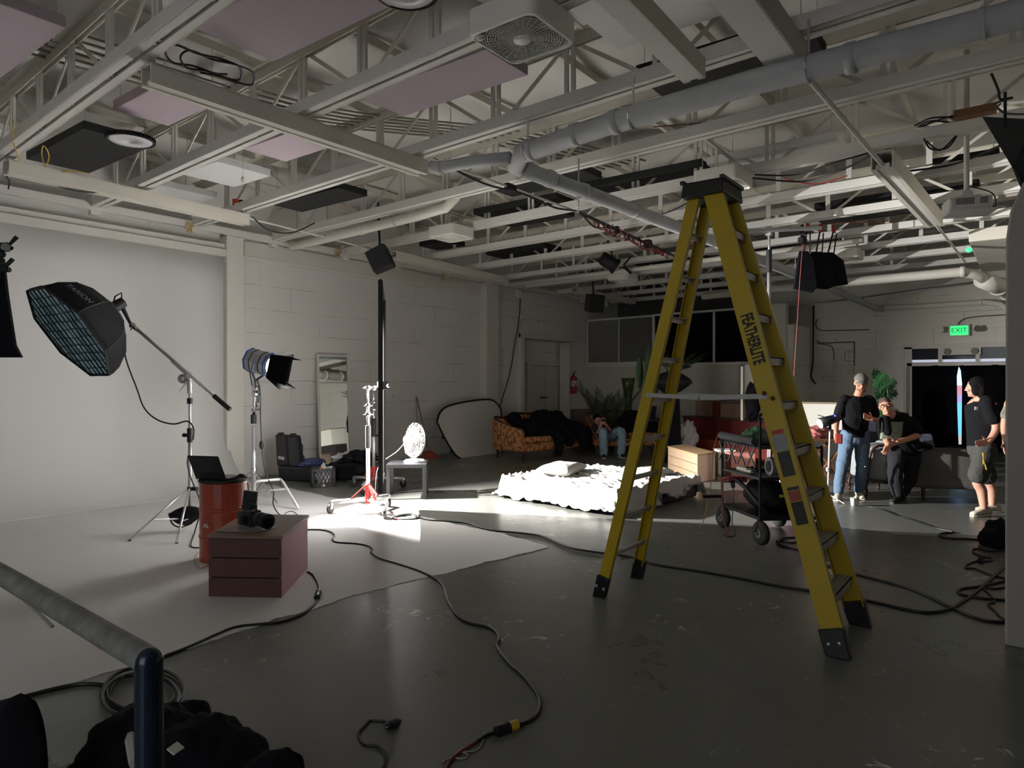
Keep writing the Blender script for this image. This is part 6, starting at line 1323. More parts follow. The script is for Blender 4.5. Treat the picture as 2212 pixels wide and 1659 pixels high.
# ---------------- plants, vase, stands behind the sofas ----------------
M_leaf = mat('dark_green_leaf', '2a3a26', rough=.5, var=.3, scale=12); M_leaf2 = mat('monstera_green', '2f5a35', rough=.45, var=.25, scale=10)
def frond(base, dir_, L_, droop, m_w=.2, n=26):
    pts = []; d = Vector(dir_).normalized(); h = Vector((d.x, d.y, 0)); h = h.normalized() if h.length > 1e-3 else rtv
    for i in range(n+1):
        s = i/n; pts.append(Vector(base) + d*L_*s + h*droop*.5*s*s - Vector((0, 0, droop*s*s)))
    mb = MB().tube(pts, [.008*(1 - .7*i/n) for i in range(n+1)], 5)
    for i in range(3, n+1):
        tg = (pts[i] - pts[i-1]).normalized(); sd = tg.cross(Vector((0, 0, 1))).normalized(); s = i/n; ll = m_w*sin(pi*min(1, .12 + s*.95))**.6 + .04
        for q in (-1, 1):
            a = pts[i]; tip = a + sd*q*ll*.8 + tg*ll*.75 - Vector((0, 0, ll*.25)); w_ = tg*.007
            mb.add([a - w_, a + w_, (a+tip)/2 + w_*1.1 + Vector((0, 0, .01)), tip, (a+tip)/2 - w_*1.1], [(0, 1, 2, 3, 4)])
    return mb
pb = floorp(1312, 15.6); t = thing('potted_palm', 'potted palm with feathery fronds standing behind the two sofas', 'plant', pb)
part('pot', MB().lathe([(0, 0), (.14, 0), (.18, .35), (.19, .36), (.17, .36), (.16, .32), (0, .32)], pb, 24), M_black, t)
for k in range(13):
    a = k*2.4; r_ = .35 + .25*((k*7) % 5)/5
    part('frond', frond(pb + Vector((.03*cos(a), .03*sin(a), .34)), (cos(a)*r_*.9, sin(a)*r_*.9, 1.0), 1.3 + .12*((k*3) % 4), .22 + .05*((k*5) % 3)), M_leaf, t)
vb = floorp(1357, 15.9); t = solo('floor_vase', MB().lathe([(0, 0), (.13, 0), (.16, .1), (.13, .5), (.085, .95), (.09, 1.2), (.13, 1.5), (.165, 1.66), (.15, 1.66), (.1, 1.4), (0, 1.35)], vb, 28), mat('olive_glazed_vase', '3a4720', rough=.3, var=.2), 'tall hourglass shaped olive green vase beside the palm', 'vase', smooth=True)
bb_ = floorp(1262, 16.0); planked_c = [bb_ + rtv*-.28, bb_ + rtv*.28, bb_ + rtv*.28 + fwv*.4]
planked('wooden_box', planked_c, .9, mat('dark_crate_wood', '54463a', rough=.8, var=.25), MATS['dark_crate_wood'], MATS['dark_crate_wood'], 'dark wooden box standing behind the gap between the two sofas', 'box')
# table with potted cactus
tb = floorp(1405, 14.3); t = thing('console_table', 'thin legged black console table behind the ladder carrying the cactus pot', 'table', tb)
W = lambda a, b, z: tb + rtv*a + fwv*b + Vector((0, 0, z))
part('top', MB().prism([W(-.3, -.25, .76), W(.3, -.25, .76), W(.3, .25, .76), W(-.3, .25, .76)], (0, 0, .035)), M_black, t)
for a in (-.28, .28):
    for b in (-.23, .23): part('leg', MB().bar(W(a, b, 0), W(a, b, .76), .03, .03), M_black, t)
cb = W(-.02, 0, .795); t = thing('potted_cactus', 'broad green cactus paddles in a black pot on the console table', 'plant', cb)
part('pot', MB().lathe([(0, 0), (.11, 0), (.15, .25), (.15, .27), (.13, .27), (.12, .24), (0, .24)], cb, 20), M_black, t)
M_cac = mat('cactus_green', '3f5b3a', rough=.6, var=.2, scale=6)
for k, (a, z0_, hh, ww) in enumerate([(-.02, .24, .95, .17), (-.2, .62, .7, .13), (.13, .5, .85, .15), (.0, .85, .7, .16)]):
    cc_ = cb + rtv*a + fwv*.02*k + Vector((0, 0, z0_ + hh/2)); part('paddle', MB().ball(cc_, (ww, ww*.45, hh/2), 14, 12), M_cac, t, smooth=True)
pd = floorp(1450, 13.4); t = thing('plant_stand', 'tall black pedestal with a wide black bowl planter, left of the red bar', 'planter', pd)
part('pedestal', MB().hull([pd + rtv*a + fwv*b for a, b in ((-.17, -.17), (.17, -.17), (.17, .17), (-.17, .17))], [pd + rtv*a + fwv*b + Vector((0, 0, 1.38)) for a, b in ((-.13, -.13), (.13, -.13), (.13, .13), (-.13, .13))]), M_blackf, t, bevel=.01)
part('bowl', MB().lathe([(0, 1.36), (.16, 1.37), (.34, 1.5), (.41, 1.56), (.36, 1.63), (.2, 1.74), (.05, 1.78), (0, 1.78)], pd, 28), M_black, t, smooth=True)
for k in range(16):
    a = k*2.39; part('foliage_stem', frond(pd + Vector((.05*cos(a), .05*sin(a), 1.72)), (cos(a)*.6 + .25*RT[0], sin(a)*.6 + .25*RT[1], .55 + .4*(k % 4)/3), .55 + .12*(k % 3), .15, .14, 9), M_leaf, t)

# ---------------- bar, boxes and crates behind the bed ----------------
M_bar = mat('oxblood_bar', '5a1a18', rough=.45, var=.2)
B0 = WX(1455, 960, 14.2); B1 = WX(1672, 960, 13.3); B0.z = B1.z = 0
t = thing('red_bar', 'long dark red bar counter with a lower red step behind the bed', 'bar counter', (B0+B1)/2)
nb = (B1-B0).normalized(); nbk = Vector((-nb.y, nb.x, 0)); nbk = nbk if nbk.dot(fwv) > 0 else -nbk
def seg(a, b, f0, f1, z0_, z1_): return MB().add([p + Vector((0, 0, z)) for z in (z0_, z1_) for p in (a + nbk*f0, b + nbk*f0, b + nbk*f1, a + nbk*f1)], [(3, 2, 1, 0), (4, 5, 6, 7), (0, 1, 5, 4), (1, 2, 6, 5), (2, 3, 7, 6), (3, 0, 4, 7)])
part('front', seg(B0, B1, .3, .9, 0, .78), M_bar, t, bevel=.01); part('counter_top', seg(B0, B1, .26, .95, .78, .82), mat('bar_top', '3c2c26', rough=.4), t, bevel=.008)
part('step', seg(B0, B1, -.15, .3, .05, .38), mat('red_step', '7a2a1c', rough=.5, var=.2), t, bevel=.01)
wm = mat('brown_box_wood', '6d5445', rough=.75, var=.2, scale=6)
for (u0, u1, h, m_, lab_, cat) in ((.1, .28, .33, wm, 'brown wooden box on the left end of the red bar', 'box'), (.3, .36, .33, M_bar, 'narrow dark red box between two brown boxes on the bar', 'box'), (.37, .62, .30, wm, 'wide planked wooden box on the middle of the red bar', 'box')):
    a = B0.lerp(B1, u0); b = B0.lerp(B1, u1); o = solo('storage_box', seg(a, b, .4, .8, .822, .822 + h), m_, lab_, cat, bevel=.008)
o = solo('long_board', seg(B0.lerp(B1, .36), B0.lerp(B1, .72), .35, .85, 1.13, 1.2), mat('dark_board', '4a4036', rough=.7), 'dark board lying on top of the wide planked box', 'board', bevel=.006)
blob('white_bag', 'crumpled white sack standing at the left end of the red bar', 'sack', floorp(1484, 14.0) + Vector((0, 0, .42)), (.2, .18, .32), M_wpap, seed=31, wob=.45, flat=False)
planked('plywood_crate', [G(1443, 1018), G(1507, 1043), G(1545, 1036)], .42, mat('plywood', 'a58c72', rough=.7, var=.15, scale=5), mat('plywood_lit_side', 'cbb09e', rough=.65, var=.06, scale=5), mat('plywood_top', 'a88a66', rough=.7, var=.1), 'pale plywood crate lit on one side, behind the right end of the bed', 'crate', n=3)  # side panels: lamp light put into a lighter plywood colour
solo('white_post', MB().bar(D(1603, 908, 13.35), D(1603, 792, 13.35), .04, .04), M_cream, 'thin white post standing between the red bar and the cart', 'post')
t = thing('white_cabinet', 'tall white cabinet with a glowing edge behind the ladder', 'cabinet', floorp(1637, 14.7))
cb0 = floorp(1637, 14.7); part('body', MB().add([cb0 + rtv*a + fwv*b + Vector((0, 0, z)) for z in (0, 1.95) for a, b in ((-.28, 0), (.28, 0), (.28, .4), (-.28, .4))], [(3, 2, 1, 0), (4, 5, 6, 7), (0, 1, 5, 4), (1, 2, 6, 5), (2, 3, 7, 6), (3, 0, 4, 7)]), M_trim, t, bevel=.01)
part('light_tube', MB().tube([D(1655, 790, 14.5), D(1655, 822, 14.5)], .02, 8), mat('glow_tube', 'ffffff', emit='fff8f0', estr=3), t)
solo('black_equipment_bag', blobmb(D(1626, 868, 13.1), (.15, .14, .36), wob=.2, seed=8), M_blackf, 'tall black equipment bag standing up behind the cart', 'bag', smooth=True)
blob('green_bag', 'green and cream cloth bag lying on top of the cart', 'bag', Vector((*D(1632, 918, 7.1).xy, .945)), (.15, .12, .1), mat('green_cream_cloth', '4b7a58', rough=.8, var=.7, scale=9), seed=14)
# long white counter on the right
c0 = floorp(1700, 12.5); c1 = floorp(1835, 12.0); t = thing('white_counter', 'long low white counter behind the cart and the man in the cap', 'counter', (c0+c1)/2)
nb = (c1-c0).normalized(); nbk = Vector((-nb.y, nb.x, 0)); nbk = nbk if nbk.dot(fwv) > 0 else -nbk
part('front', seg(c0, c1, 0, .5, .72, 1.18), mat('white_laminate', 'd9d6cc', rough=.5, var=.03), t, bevel=.008); part('top', seg(c0, c1, -.03, .55, 1.18, 1.21), mat('tan_edge', '94806a', rough=.5), t, bevel=.004)
part('base', seg(c0, c1, .1, .5, 0, .72), mat('dark_base', '2a2725', rough=.8), t)
# picnic table with wrapped things
pt0 = floorp(1775, 10.7); t = thing('trestle_table', 'brown wooden trestle table left of the man in the cap', 'table', pt0)
W = lambda a, b, z: pt0 + rtv*a + fwv*b + Vector((0, 0, z)); M_bw = mat('brown_plank', '6b4a30', rough=.6, var=.25, scale=8)
part('top', MB().prism([W(-.45, -.3, .66), W(.5, -.3, .66), W(.5, .35, .66), W(-.45, .35, .66)], (0, 0, .05)), M_bw, t, bevel=.006)
for s in (-1, 1):
    for b in (-.25, .3): part('leg', MB().bar(W(-.3*s, b, 0), W(.3*s, b, .66), .07, .04), M_bw, t)
blob('wrapped_goods', 'red and white plastic wrapped goods heaped on the trestle table', 'packages', W(-.08, -.05, .71), (.32, .22, .11), mat('red_white_wrap', 'a85f5c', rough=.35, var=.75, scale=14), seed=18, wob=.3)
# lavender folding chair, navy chair, seats on the right
def softchair(c, m, lab_, w_=.5, back=.75, name='chair', yaw=0.):
    t = thing(name, lab_, 'chair', c); W = lambda a, b, z: c + (rtv*cos(yaw) + fwv*sin(yaw))*a + (fwv*cos(yaw) - rtv*sin(yaw))*b + Vector((0, 0, z))
    part('seat', MB().hull([W(-w_/2, -.22, .38), W(w_/2, -.22, .38), W(w_/2, .22, .38), W(-w_/2, .22, .38)], [W(-w_/2, -.22, .46), W(w_/2, -.22, .46), W(w_/2, .22, .46), W(-w_/2, .22, .46)]), m, t, bevel=.03)
    part('backrest', MB().hull([W(-w_/2, .18, .46), W(w_/2, .18, .46), W(w_/2, .26, .46), W(-w_/2, .26, .46)], [W(-w_/2*.95, .24, back), W(w_/2*.95, .24, back), W(w_/2*.95, .31, back), W(-w_/2*.95, .31, back)]), m, t, bevel=.025)
    for a in (-1, 1):
        for b in (-.2, .2): part('leg', MB().tube([W(a*(w_/2-.04), b, .38), W(a*(w_/2-.02), b*1.1, 0)], .015, 8), M_black, t)
    return t, W
softchair(floorp(2013, 11.2), mat('lavender_velvet', '6e7089', rough=.85, var=.15, bump=.4), 'lavender tufted chair back showing behind the grey couch', w_=.42, back=.70, yaw=.1)
softchair(floorp(1885, 10.6), mat('slate_blue_cloth', '3e4254', rough=.85, var=.15), 'slate blue high backed chair between the two men', w_=.42, back=1.0)
M_cou = mat('grey_brown_velvet', '4c4843', rough=.75, var=.25, scale=3, bump=.3)
k0 = floorp(1925, 9.15); k1 = floorp(2150, 8.75); t = thing('grey_couch', 'low grey brown couch seen from behind between the leaning man and the man in shorts', 'couch', (k0+k1)/2)
nb = (k1-k0).normalized(); nbk = Vector((-nb.y, nb.x, 0)); nbk = nbk if nbk.dot(fwv) > 0 else -nbk
part('back', seg(k0, k1, .0, .16, .17, .70), M_cou, t, bevel=.04)
part('seat', seg(k0, k1, .16, .75, .17, .42), M_cou, t, bevel=.04)
part('arm', seg(k0, k0.lerp(k1, .1), .1, .8, .17, .60), M_cou, t, bevel=.04); part('arm', seg(k0.lerp(k1, .9), k1, .1, .8, .17, .60), M_cou, t, bevel=.04)
for u in (.03, .33, .97): part('leg', MB().tube([k0.lerp(k1, u) + nbk*.06 + Vector((0, 0, .18)), k0.lerp(k1, u) + nbk*.05], [.03, .02], 8), M_leg, t)
blob('black_garment', 'black garment thrown over the back of the grey couch', 'garment', k0.lerp(k1, .3) + nbk*.1 + Vector((0, 0, .68)), (.3, .12, .05), M_blackf, seed=40, wob=.6)
solo('tablet_cable', MB().tube(smoothpts([k0.lerp(k1, u) + nbk*.06 + Vector((0, 0, .712 + .01*sin(u*40))) for u in (.55, .65, .75, .85)]), .008, 6), M_rubber, 'thin black cable lying on top of the grey couch', 'cable')
# tufted armchair
a0 = floorp(1900, 9.5); t = thing('tufted_armchair', 'pale tufted antique armchair with carved wooden legs behind the leaning man', 'armchair', a0)
W = lambda a, b, z: a0 + rtv*a + fwv*b + Vector((0, 0, z)); M_paleup = mat('pale_grey_upholstery', '8c9090', rough=.8, var=.12, bump=.3)
part('side_panel', MB().hull([W(-.18, -.05, .22), W(.2, -.05, .18), W(.2, .5, .18), W(-.18, .5, .22)], [W(-.14, -.05, .66), W(.26, -.05, .70), W(.26, .5, .70), W(-.14, .5, .66)]), M_paleup, t, bevel=.04)
part('back', MB().hull([W(.15, -.1, .2), W(.3, -.1, .2), W(.3, .55, .2), W(.15, .55, .2)], [W(.22, -.1, .72), W(.36, -.1, .72), W(.36, .55, .72), W(.22, .55, .72)]), M_paleup, t, bevel=.04)
part('wood_rail', MB().tube(smoothpts([W(-.2, -.07, .2), W(-.19, -.07, .4), W(-.15, -.07, .6), W(-.05, -.07, .69), W(.1, -.07, .68)]), .02, 8).tube([W(-.2, -.07, .21), W(.2, -.07, .17)], .02, 8), M_leg, t, smooth=True)
for a, b in ((-.18, -.03), (.24, -.03), (-.18, .45), (.24, .45)): part('leg', MB().tube(smoothpts([W(a, b, .22), W(a - .03, b - .02, .12), W(a - .01, b, .05), W(a - .03, b - .01, 0)]), .018, 8), M_leg, t, smooth=True)
# monstera
mb_ = floorp(1905, 12.0); t = thing('monstera_plant', 'tall monstera plant behind the leaning man', 'plant', mb_)
part('pot', MB().lathe([(0, 0), (.15, 0), (.2, .4), (.18, .4), (.16, .34), (0, .34)], mb_, 20), M_black, t)
lz = [D(1902, 822, 12.0), D(1920, 832, 11.9), D(1908, 850, 12.0), D(1922, 850, 12.1), D(1898, 812, 12.1)]
for k, c in enumerate(lz):
    part('stem', MB().tube(smoothpts([mb_ + Vector((0, 0, .34)), mb_.lerp(c, .5) + Vector((0, 0, .2)), c]), .008, 5), M_leaf2, t)
    r1 = (rtv*cos(.4*k - .5) + Vector((0, 0, .9 - .3*k)) + fwv*.2).normalized(); n1 = (-fwv + rtv*.3*(k-2)).normalized(); s1_ = r1.cross(n1).normalized(); mb = MB(); S = .19
    for q in (-1, 1):
        pr_ = c - r1*S*.8; vs = [c - r1*S*.8, c + r1*S]
        ring_ = []
        for i in range(15):
            th = pi*i/14; rad = S*(.95 if i % 2 == 0 else .55 if 2 < i < 12 else .85); ring_.append(c + r1*rad*-cos(th) + s1_*q*rad*.85*sin(th) - n1*.04*sin(th))
        mb.add([c - r1*S*.2] + ring_, [(0, i, i+1) for i in range(1, 15)])
    part('leaf', mb, M_leaf2, t, solid=.004)

# ---------------- equipment cart ----------------
A_, B_, C_ = Vector((6.70, 2.06, 0)), Vector((7.25, 2.63, 0)), Vector((7.12, 1.60, 0)); D_ = B_ + C_ - A_
t = thing('equipment_cart', 'black equipment cart on fat pneumatic wheels loaded with cables and bags', 'cart', (B_+C_)/2)
def up(p, z): return Vector((p.x, p.y, z))
zt_ = {0: 1.22, 1: 1.05, 2: 1.05, 3: .8}
cs = [A_, B_, D_, C_]
for i, p in enumerate(cs): part('corner_post', MB().tube([up(p, .2), up(p, (1.22, 1.02, .95, .95)[i])], .014, 8), M_black, t)
for z, th in ((.23, .035), (.62, .025), (.92, .02)):
    part('shelf', MB().prism([up(p, z) for p in cs], (0, 0, th)), M_blackp if z < .9 else mat('scuffed_grey_tray', '3a3b3c', rough=.5, var=.3), t, bevel=.004)
part('push_handle', MB().tube(smoothpts([up(A_, 1.2), up(A_, 1.25), up(A_.lerp(C_, .15), 1.27), up(A_.lerp(C_, .4), 1.26), up(A_.lerp(C_, .5), 1.18), up(A_.lerp(C_, .5), .95)]), .014, 8), M_black, t, smooth=True)
part('side_wing', MB().bar(up(B_, .34) - (D_-B_).normalized()*.0, up(B_, .34) - (C_-A_).normalized()*.22, .05, .03), M_black, t, bevel=.005)
part('side_wing', MB().bar(up(C_, .36), up(C_, .33) + (C_-A_).normalized()*.12, .05, .03), M_black, t, bevel=.005)
ax_ = (C_-A_).normalized()
M_tyre = mat('tyre_rubber', '1b1b1b', rough=.75, var=.15)
for i, p in enumerate(cs):
    r_ = .115; w0 = up(p, r_) + (rtv*.01); w_ax = (ax_*.9 + fwv*.2).normalized()
    wl = part('wheel', MB().tube([w0 - w_ax*.035, w0 - w_ax*.03, w0 - w_ax*.015, w0 + w_ax*.015, w0 + w_ax*.03, w0 + w_ax*.035], [.07, .098, .115, .115, .098, .07], 26), M_tyre, t, smooth=False)
    part('wheel_hub', MB().tube([w0 - w_ax*.04, w0 + w_ax*.04], .045, 14).ball(w0 - w_ax*.04, .02), mat('hub_grey', '5c5d5e', rough=.4, metal=.5), wl)
    part('caster_fork', MB().bar(up(p, .24), w0 - w_ax*.045, .05, .008).bar(up(p, .24), w0 + w_ax*.045, .05, .008), M_black, wl)
# scissor rack on the left
mb = MB(); P0_, P1_ = up(B_, .96), up(A_, .96)
for k in range(4):
    a = P0_.lerp(P1_, k/4 + .02); b = P0_.lerp(P1_, (k+1)/4 - .02); o = -ax_*.04
    mb.bar(a + o + Vector((0, 0, -.02)), b + o + Vector((0, 0, -.22)), .01, .016); mb.bar(a + o + Vector((0, 0, -.22)), b + o + Vector((0, 0, -.02)), .01, .016)
st_ = thing('folding_chair', 'folded grey camp chair lying across the top left edge of the cart', 'folding chair', up(B_.lerp(A_, .5), .98)); part('scissor_legs', mb, mat('grey_tube', '5c5d5f', rough=.4, metal=.5), st_)
part('rolled_fabric', MB().tube([up(B_.lerp(A_, .05), 1.0) - ax_*.03, up(B_.lerp(A_, .95), .99) - ax_*.03], .04, 12), mat('grey_camp_fabric', '43464a', rough=.8), st_)
# goods on the cart
cm = lambda u, v, z: up(A_ + (B_-A_)*u + (C_-A_)*v, z)
t = thing('cable_bag', 'black gear bag with a yellow stripe on the bottom shelf of the cart', 'bag', cm(.5, .45, .27))
part('body', blobmb(cm(.5, .45, .42), (.30, .2, .16), wob=.12, seed=15, rz=radians(46)), M_nyl, t, smooth=True)
part('stripe', MB().box(cm(.12, .5, .45), (.006, .12, .03), rz=.5), mat('yellow_strap'  , 'b99a2a'), t); part('shoulder_strap', MB().tube(smoothpts([cm(.85, .1, .46), cm(.6, -.05, .58), cm(.3, -.05, .52), cm(.05, 0, .4), cm(0, .1, .3)]), .022, 8), M_black, t)
def coil(c, r_, n, m, lab_, tilt=(0, 0, 1), rad=.006, name='coiled_cable', sq=1.0, thick=.02):
    a, b = basis(tilt); pts = [Vector(c) + (a*cos(i*.42)*sq + b*sin(i*.42))*(r_*(1 + .12*sin(i*.7 + i*i*.01))) + Vector(tilt).normalized()*thick*sin(i*.33) for i in range(int(15*n))]
    return solo(name, MB().tube(pts, rad, 6), m, lab_, 'cable', smooth=True)
coil(cm(.62, -.02, .56), .11, 4, mat('red_cable', '8e2c2c', rough=.5), 'red cable coiled on the bag in the cart', (.2, .1, 1))
coil(cm(.55, .35, .67), .12, 4, M_rubber, 'black cable coiled on the middle shelf of the cart', (0, 0, 1))
t = thing('cable_reel', 'grey round reel lying on its side on the middle shelf of the cart', 'reel', cm(.12, .35, .65)); rc = cm(.12, .35, .745)
part('drum', MB().tube([rc - ax_*.08, rc + ax_*.1], .09, 24), mat('grey_plastic', '7b7c7c', rough=.4), t); part('inner_core', MB().tube([rc - ax_*.085, rc - ax_*.078], .055, 20), M_black, t)
for nm, c, sz, m_, lab_ in (('power_strip', cm(.65, .2, .66), (.3, .07, .04), M_trim, 'white power strip on the middle shelf of the cart'), ('battery_charger', cm(.3, .75, .70), (.2, .14, .12), M_blackp, 'black battery charger on the middle shelf of the cart'), ('toolbox', cm(.5, .8, .36), (.4, .2, .2), M_blackp, 'black toolbox on the bottom shelf of the cart'), ('black_case', cm(.35, .45, 1.0), (.26, .2, .12), M_black, 'small black case on the top shelf of the cart'), ('battery_pack', cm(.2, .8, 1.01), (.16, .12, .14), M_blackp, 'black battery pack at the ladder side on the top shelf of the cart')):
    solo(nm, MB().box(c, sz, rz=radians(46)), m_, lab_, nm.replace('_', ' '), bevel=.01)
for k, (lab_, m_) in enumerate([('red wire hanging down the left corner of the cart to the floor', MATS['red_cable']), ('black wire hanging below the cart', M_rubber)]):
    cord(lab_, [cm(.9 - .3*k, -.05, .55), cm(.86 - .3*k, -.08, .3), cm(.8 - .25*k, -.1, .12), cm(.65 - .2*k, -.12, .02), cm(.55 - .1*k, -.25, .006)], .005, m_)
cord('pale cord drooping from the folded camp chair to the floor', [up(B_, 1.0) - ax_*.05, up(B_, .8) - ax_*.1, up(B_, .5) - ax_*.12, up(B_, .1) - ax_*.2, up(B_, .006) - ax_*.25], .005, MATS['tan_cord'])
t = thing('tablet', 'glowing blue tablet propped on the cart behind the ladder', 'tablet', D(1690, 905, 8.0)); c = D(1690, 905, 8.0)
part('frame', MB().box(c, (.16, .012, .13), rz=AZ - pi/2 + .2, rx=-.3, ry=.15), mat('blue_case', '1f3f9a', rough=.4), t, bevel=.006); part('screen', MB().box(c - fwv*.009, (.13, .006, .10), rz=AZ - pi/2 + .2, rx=-.3, ry=.15), mat('blue_screen', '3a8ae0', emit='3f8cf0', estr=.9), t)
part('clamp_arm', MB().tube([c, c + Vector((0, 0, -.25)), up(D_.lerp(C_, .5), .9)], .01, 6), M_black, t)
# pink and white boxes beyond the cart
def fbox(px, d, w_, dp, z0_, h, m_, nm, lab_, cat='box', **k):
    c = floorp(px, d); return solo(nm, MB().box(c + fwv*dp/2 + Vector((0, 0, z0_ + h/2)), (w_, dp, h), rz=AZ - pi/2), m_, lab_, cat, bevel=.01, **k)
fbox(1722, 9.3, .4, .35, 0, .66, mat('pink_board', 'b08aa0', rough=.7, var=.05), 'pink_box', 'tall pink box standing behind the cart')
fbox(1606, 11.2, .4, .3, 0, .4, mat('pink_gingham', 'b3766c', rough=.8, var=.3, scale=40), 'gingham_box', 'pink checked box on the floor behind the folded camp chair')
fbox(1571, 11.6, .3, .3, 0, .42, M_trim, 'white_bin', 'small white bin left of the pink checked box', 'bin')
fbox(1560, 12.0, 1.1, .25, 0, .22, mat('plank_bench', '6b5a48', rough=.7, var=.2), 'plank_bench', 'low plank bench lying behind the cart', 'bench')
# small spotlight on a thin stand
sb2 = floorp(1788, 8.9); t = thing('spotlight_stand', 'thin white light stand holding the lit handheld spotlight', 'light stand', sb2)
part('pole', MB().tube([sb2 + Vector((0, 0, .02)), D(1793, 932, 8.9)], .012, 8), M_trim, t, smooth=True)
for py in (1065, 1010): part('collar', MB().tube([D(1788, py, 8.9), D(1788, py + 8, 8.9)], .02, 8), M_trim, t)
for k in range(3): a = k*2.1 + .5; part('leg', MB().tube([sb2 + Vector((0, 0, .12)), sb2 + Vector((.2*cos(a), .2*sin(a), .01))], .007, 6), M_trim, t)
t = thing('led_spotlight', 'black LED spotlight shining to the left beside the man in the cap', 'spotlight', D(1800, 908, 8.9))
a = D(1815, 900, 8.9); b = D(1772, 915, 8.9); dd_ = (b-a).normalized()
part('body', MB().tube([a, a.lerp(b, .5), b], [.045, .06, .075], 16), M_blackp, t, smooth=True); part('lens', MB().tube([b, b + dd_*.012], .062, 16), mat('hot_led', 'fff0d0', emit='ffe9c8', estr=18), t)
part('status_light', MB().ball(D(1804, 898, 8.82), .012), mat('blue_led', '2030ff', emit='3040ff', estr=4), t); part('barn_flap', MB().box(b - dd_*.02 + Vector((0, 0, .09)), (.06, .1, .004), rx=.3), M_black, t); part('yoke', MB().bar(D(1793, 932, 8.9), D(1793, 908, 8.9), .03, .03), M_black, t)
solo('clear_cup', MB().lathe([(0, 0), (.03, 0), (.04, .1), (.036, .1), (.028, .01), (0, .01)], G(1844, 1092), 16), mat('clear_plastic', 'd8d8d4', rough=.2, trans=.25), 'clear plastic cup on the floor beside the shoe of the man in the cap', 'cup')
# ---------------- cables on the floor ----------------
def fl(pts, lab_, r=.009, m=None, cat='cable', name='floor_cable'): return cord(lab_, [G(x, y, r) for x, y in pts], r, m or M_rubber, name=name, cat=cat, k=5)
def plug(px, py, px2, py2, lab_, s=1.0, yel=True):
    a = G(px, py, .02); b = G(px2, py2, .02); t = thing('cable_connector', lab_, 'connector', (a.x, a.y, 0)); d = (b-a)
    part('socket', MB().tube([a, a + d*.55], .022*s, 12), M_blackp, t); part('plug', MB().tube([a + d*.53, b], [.022*s, .02*s], 12), mat('yellow_plug', 'b59a25', rough=.4) if yel else M_blackp, t)
    part('prong', MB().tube([a + d*.5, a + d*.6], .024*s, 12), M_black, t)
fl([(664, 1236), (676, 1243), (686, 1262), (689, 1276)], 'short black cable from the crate to the yellow connector')
plug(684, 1291, 689, 1276, 'yellow and black cable connector on the white floor beside the crate')
fl([(684, 1291), (679, 1305), (655, 1325), (610, 1343), (560, 1349), (510, 1355), (470, 1370), (430, 1388), (390, 1405), (352, 1420), (330, 1440), (320, 1470)], 'thick black cable curving from the crate connector to the coil by the railing', .0095)
fl([(660, 1145), (690, 1145), (712, 1149), (722, 1157), (718, 1166), (728, 1172), (770, 1175), (795, 1180), (804, 1187), (802, 1195), (820, 1207), (860, 1219), (900, 1232), (940, 1250), (958, 1268), (964, 1290), (975, 1313), (990, 1333), (1015, 1347), (1050, 1354), (1070, 1365), (1078, 1380), (1073, 1395), (1088, 1420), (1105, 1440), (1130, 1462), (1155, 1492), (1167, 1518), (1160, 1545), (1140, 1560), (1118, 1567)], 'long black cable winding across both floors to the nearest connector', .0095)
plug(1072, 1582, 1117, 1566, 'large yellow and black cable connector nearest to the camera', 1.1)
fl([(1072, 1582), (1050, 1590), (1030, 1602)], 'short dark lead behind the nearest connector', .009)
fl([(1030, 1602), (1005, 1618), (985, 1632), (968, 1650), (962, 1668)], 'red taped cable end at the bottom edge', .008, mat('red_tape_cable', '6f2a2c', rough=.5))
fl([(1046, 1582), (1044, 1600), (1035, 1618), (1015, 1625), (990, 1622), (1012, 1632), (1000, 1640), (975, 1638), (955, 1648)], 'pale string tied around the red taped cable', .004, mat('pale_string', '8f887c'))
fl([(845, 1566), (830, 1560), (800, 1558), (790, 1566), (774, 1585), (778, 1602), (790, 1611), (812, 1613), (828, 1628), (832, 1645), (826, 1664)], 'thin black cord near the bottom edge of the photo', .006)
solo('plug_end', MB().ball(G(848, 1564, .02), (.05, .03, .018)), M_blackp, 'black plug at the end of the thin cord near the bottom edge', 'plug')
fl([(848, 1118), (870, 1112), (895, 1111), (906, 1116), (898, 1121), (870, 1122), (852, 1119), (866, 1115), (890, 1113), (903, 1118), (930, 1124), (970, 1126), (1010, 1130), (1040, 1140), (1075, 1147), (1120, 1151), (1170, 1158), (1200, 1170), (1235, 1184), (1280, 1192), (1330, 1198), (1370, 1205), (1400, 1215), (1440, 1224), (1520, 1236), (1600, 1250), (1680, 1266), (1750, 1276), (1820, 1288), (1890, 1301), (1950, 1315), (2000, 1323), (2045, 1318), (2080, 1300), (2110, 1278), (2150, 1243), (2180, 1215)], 'long black cable from the rolling stands past the ladder feet to the pillar', .0105)
fl([(1770, 1216), (1800, 1225), (1850, 1240), (1900, 1253), (1960, 1270), (2010, 1290), (2050, 1310), (2090, 1328), (2130, 1341), (2175, 1344)], 'second black cable running from behind the ladder to the pillar foot', .010)
fl([(840, 1112), (850, 1106), (860, 1110), (858, 1118), (845, 1120), (856, 1123), (880, 1121)], 'red cable loop beside the castor of the nearest rolling stand', .006, MATS['red_cable'])
fl([(1677, 1170), (1690, 1163), (1715, 1161), (1735, 1164), (1712, 1172), (1690, 1168), (1680, 1174), (1700, 1182), (1735, 1190)], 'black cable loop on the floor under the cart', .008)
fl([(1845, 1091), (1880, 1095), (1910, 1102), (1935, 1113), (1960, 1120), (1990, 1130), (2020, 1140), (2050, 1147), (2060, 1150), (2035, 1152), (2030, 1158), (2050, 1163), (2085, 1164), (2115, 1166)], 'black cable on the floor from the cup to the dark bag', .009)
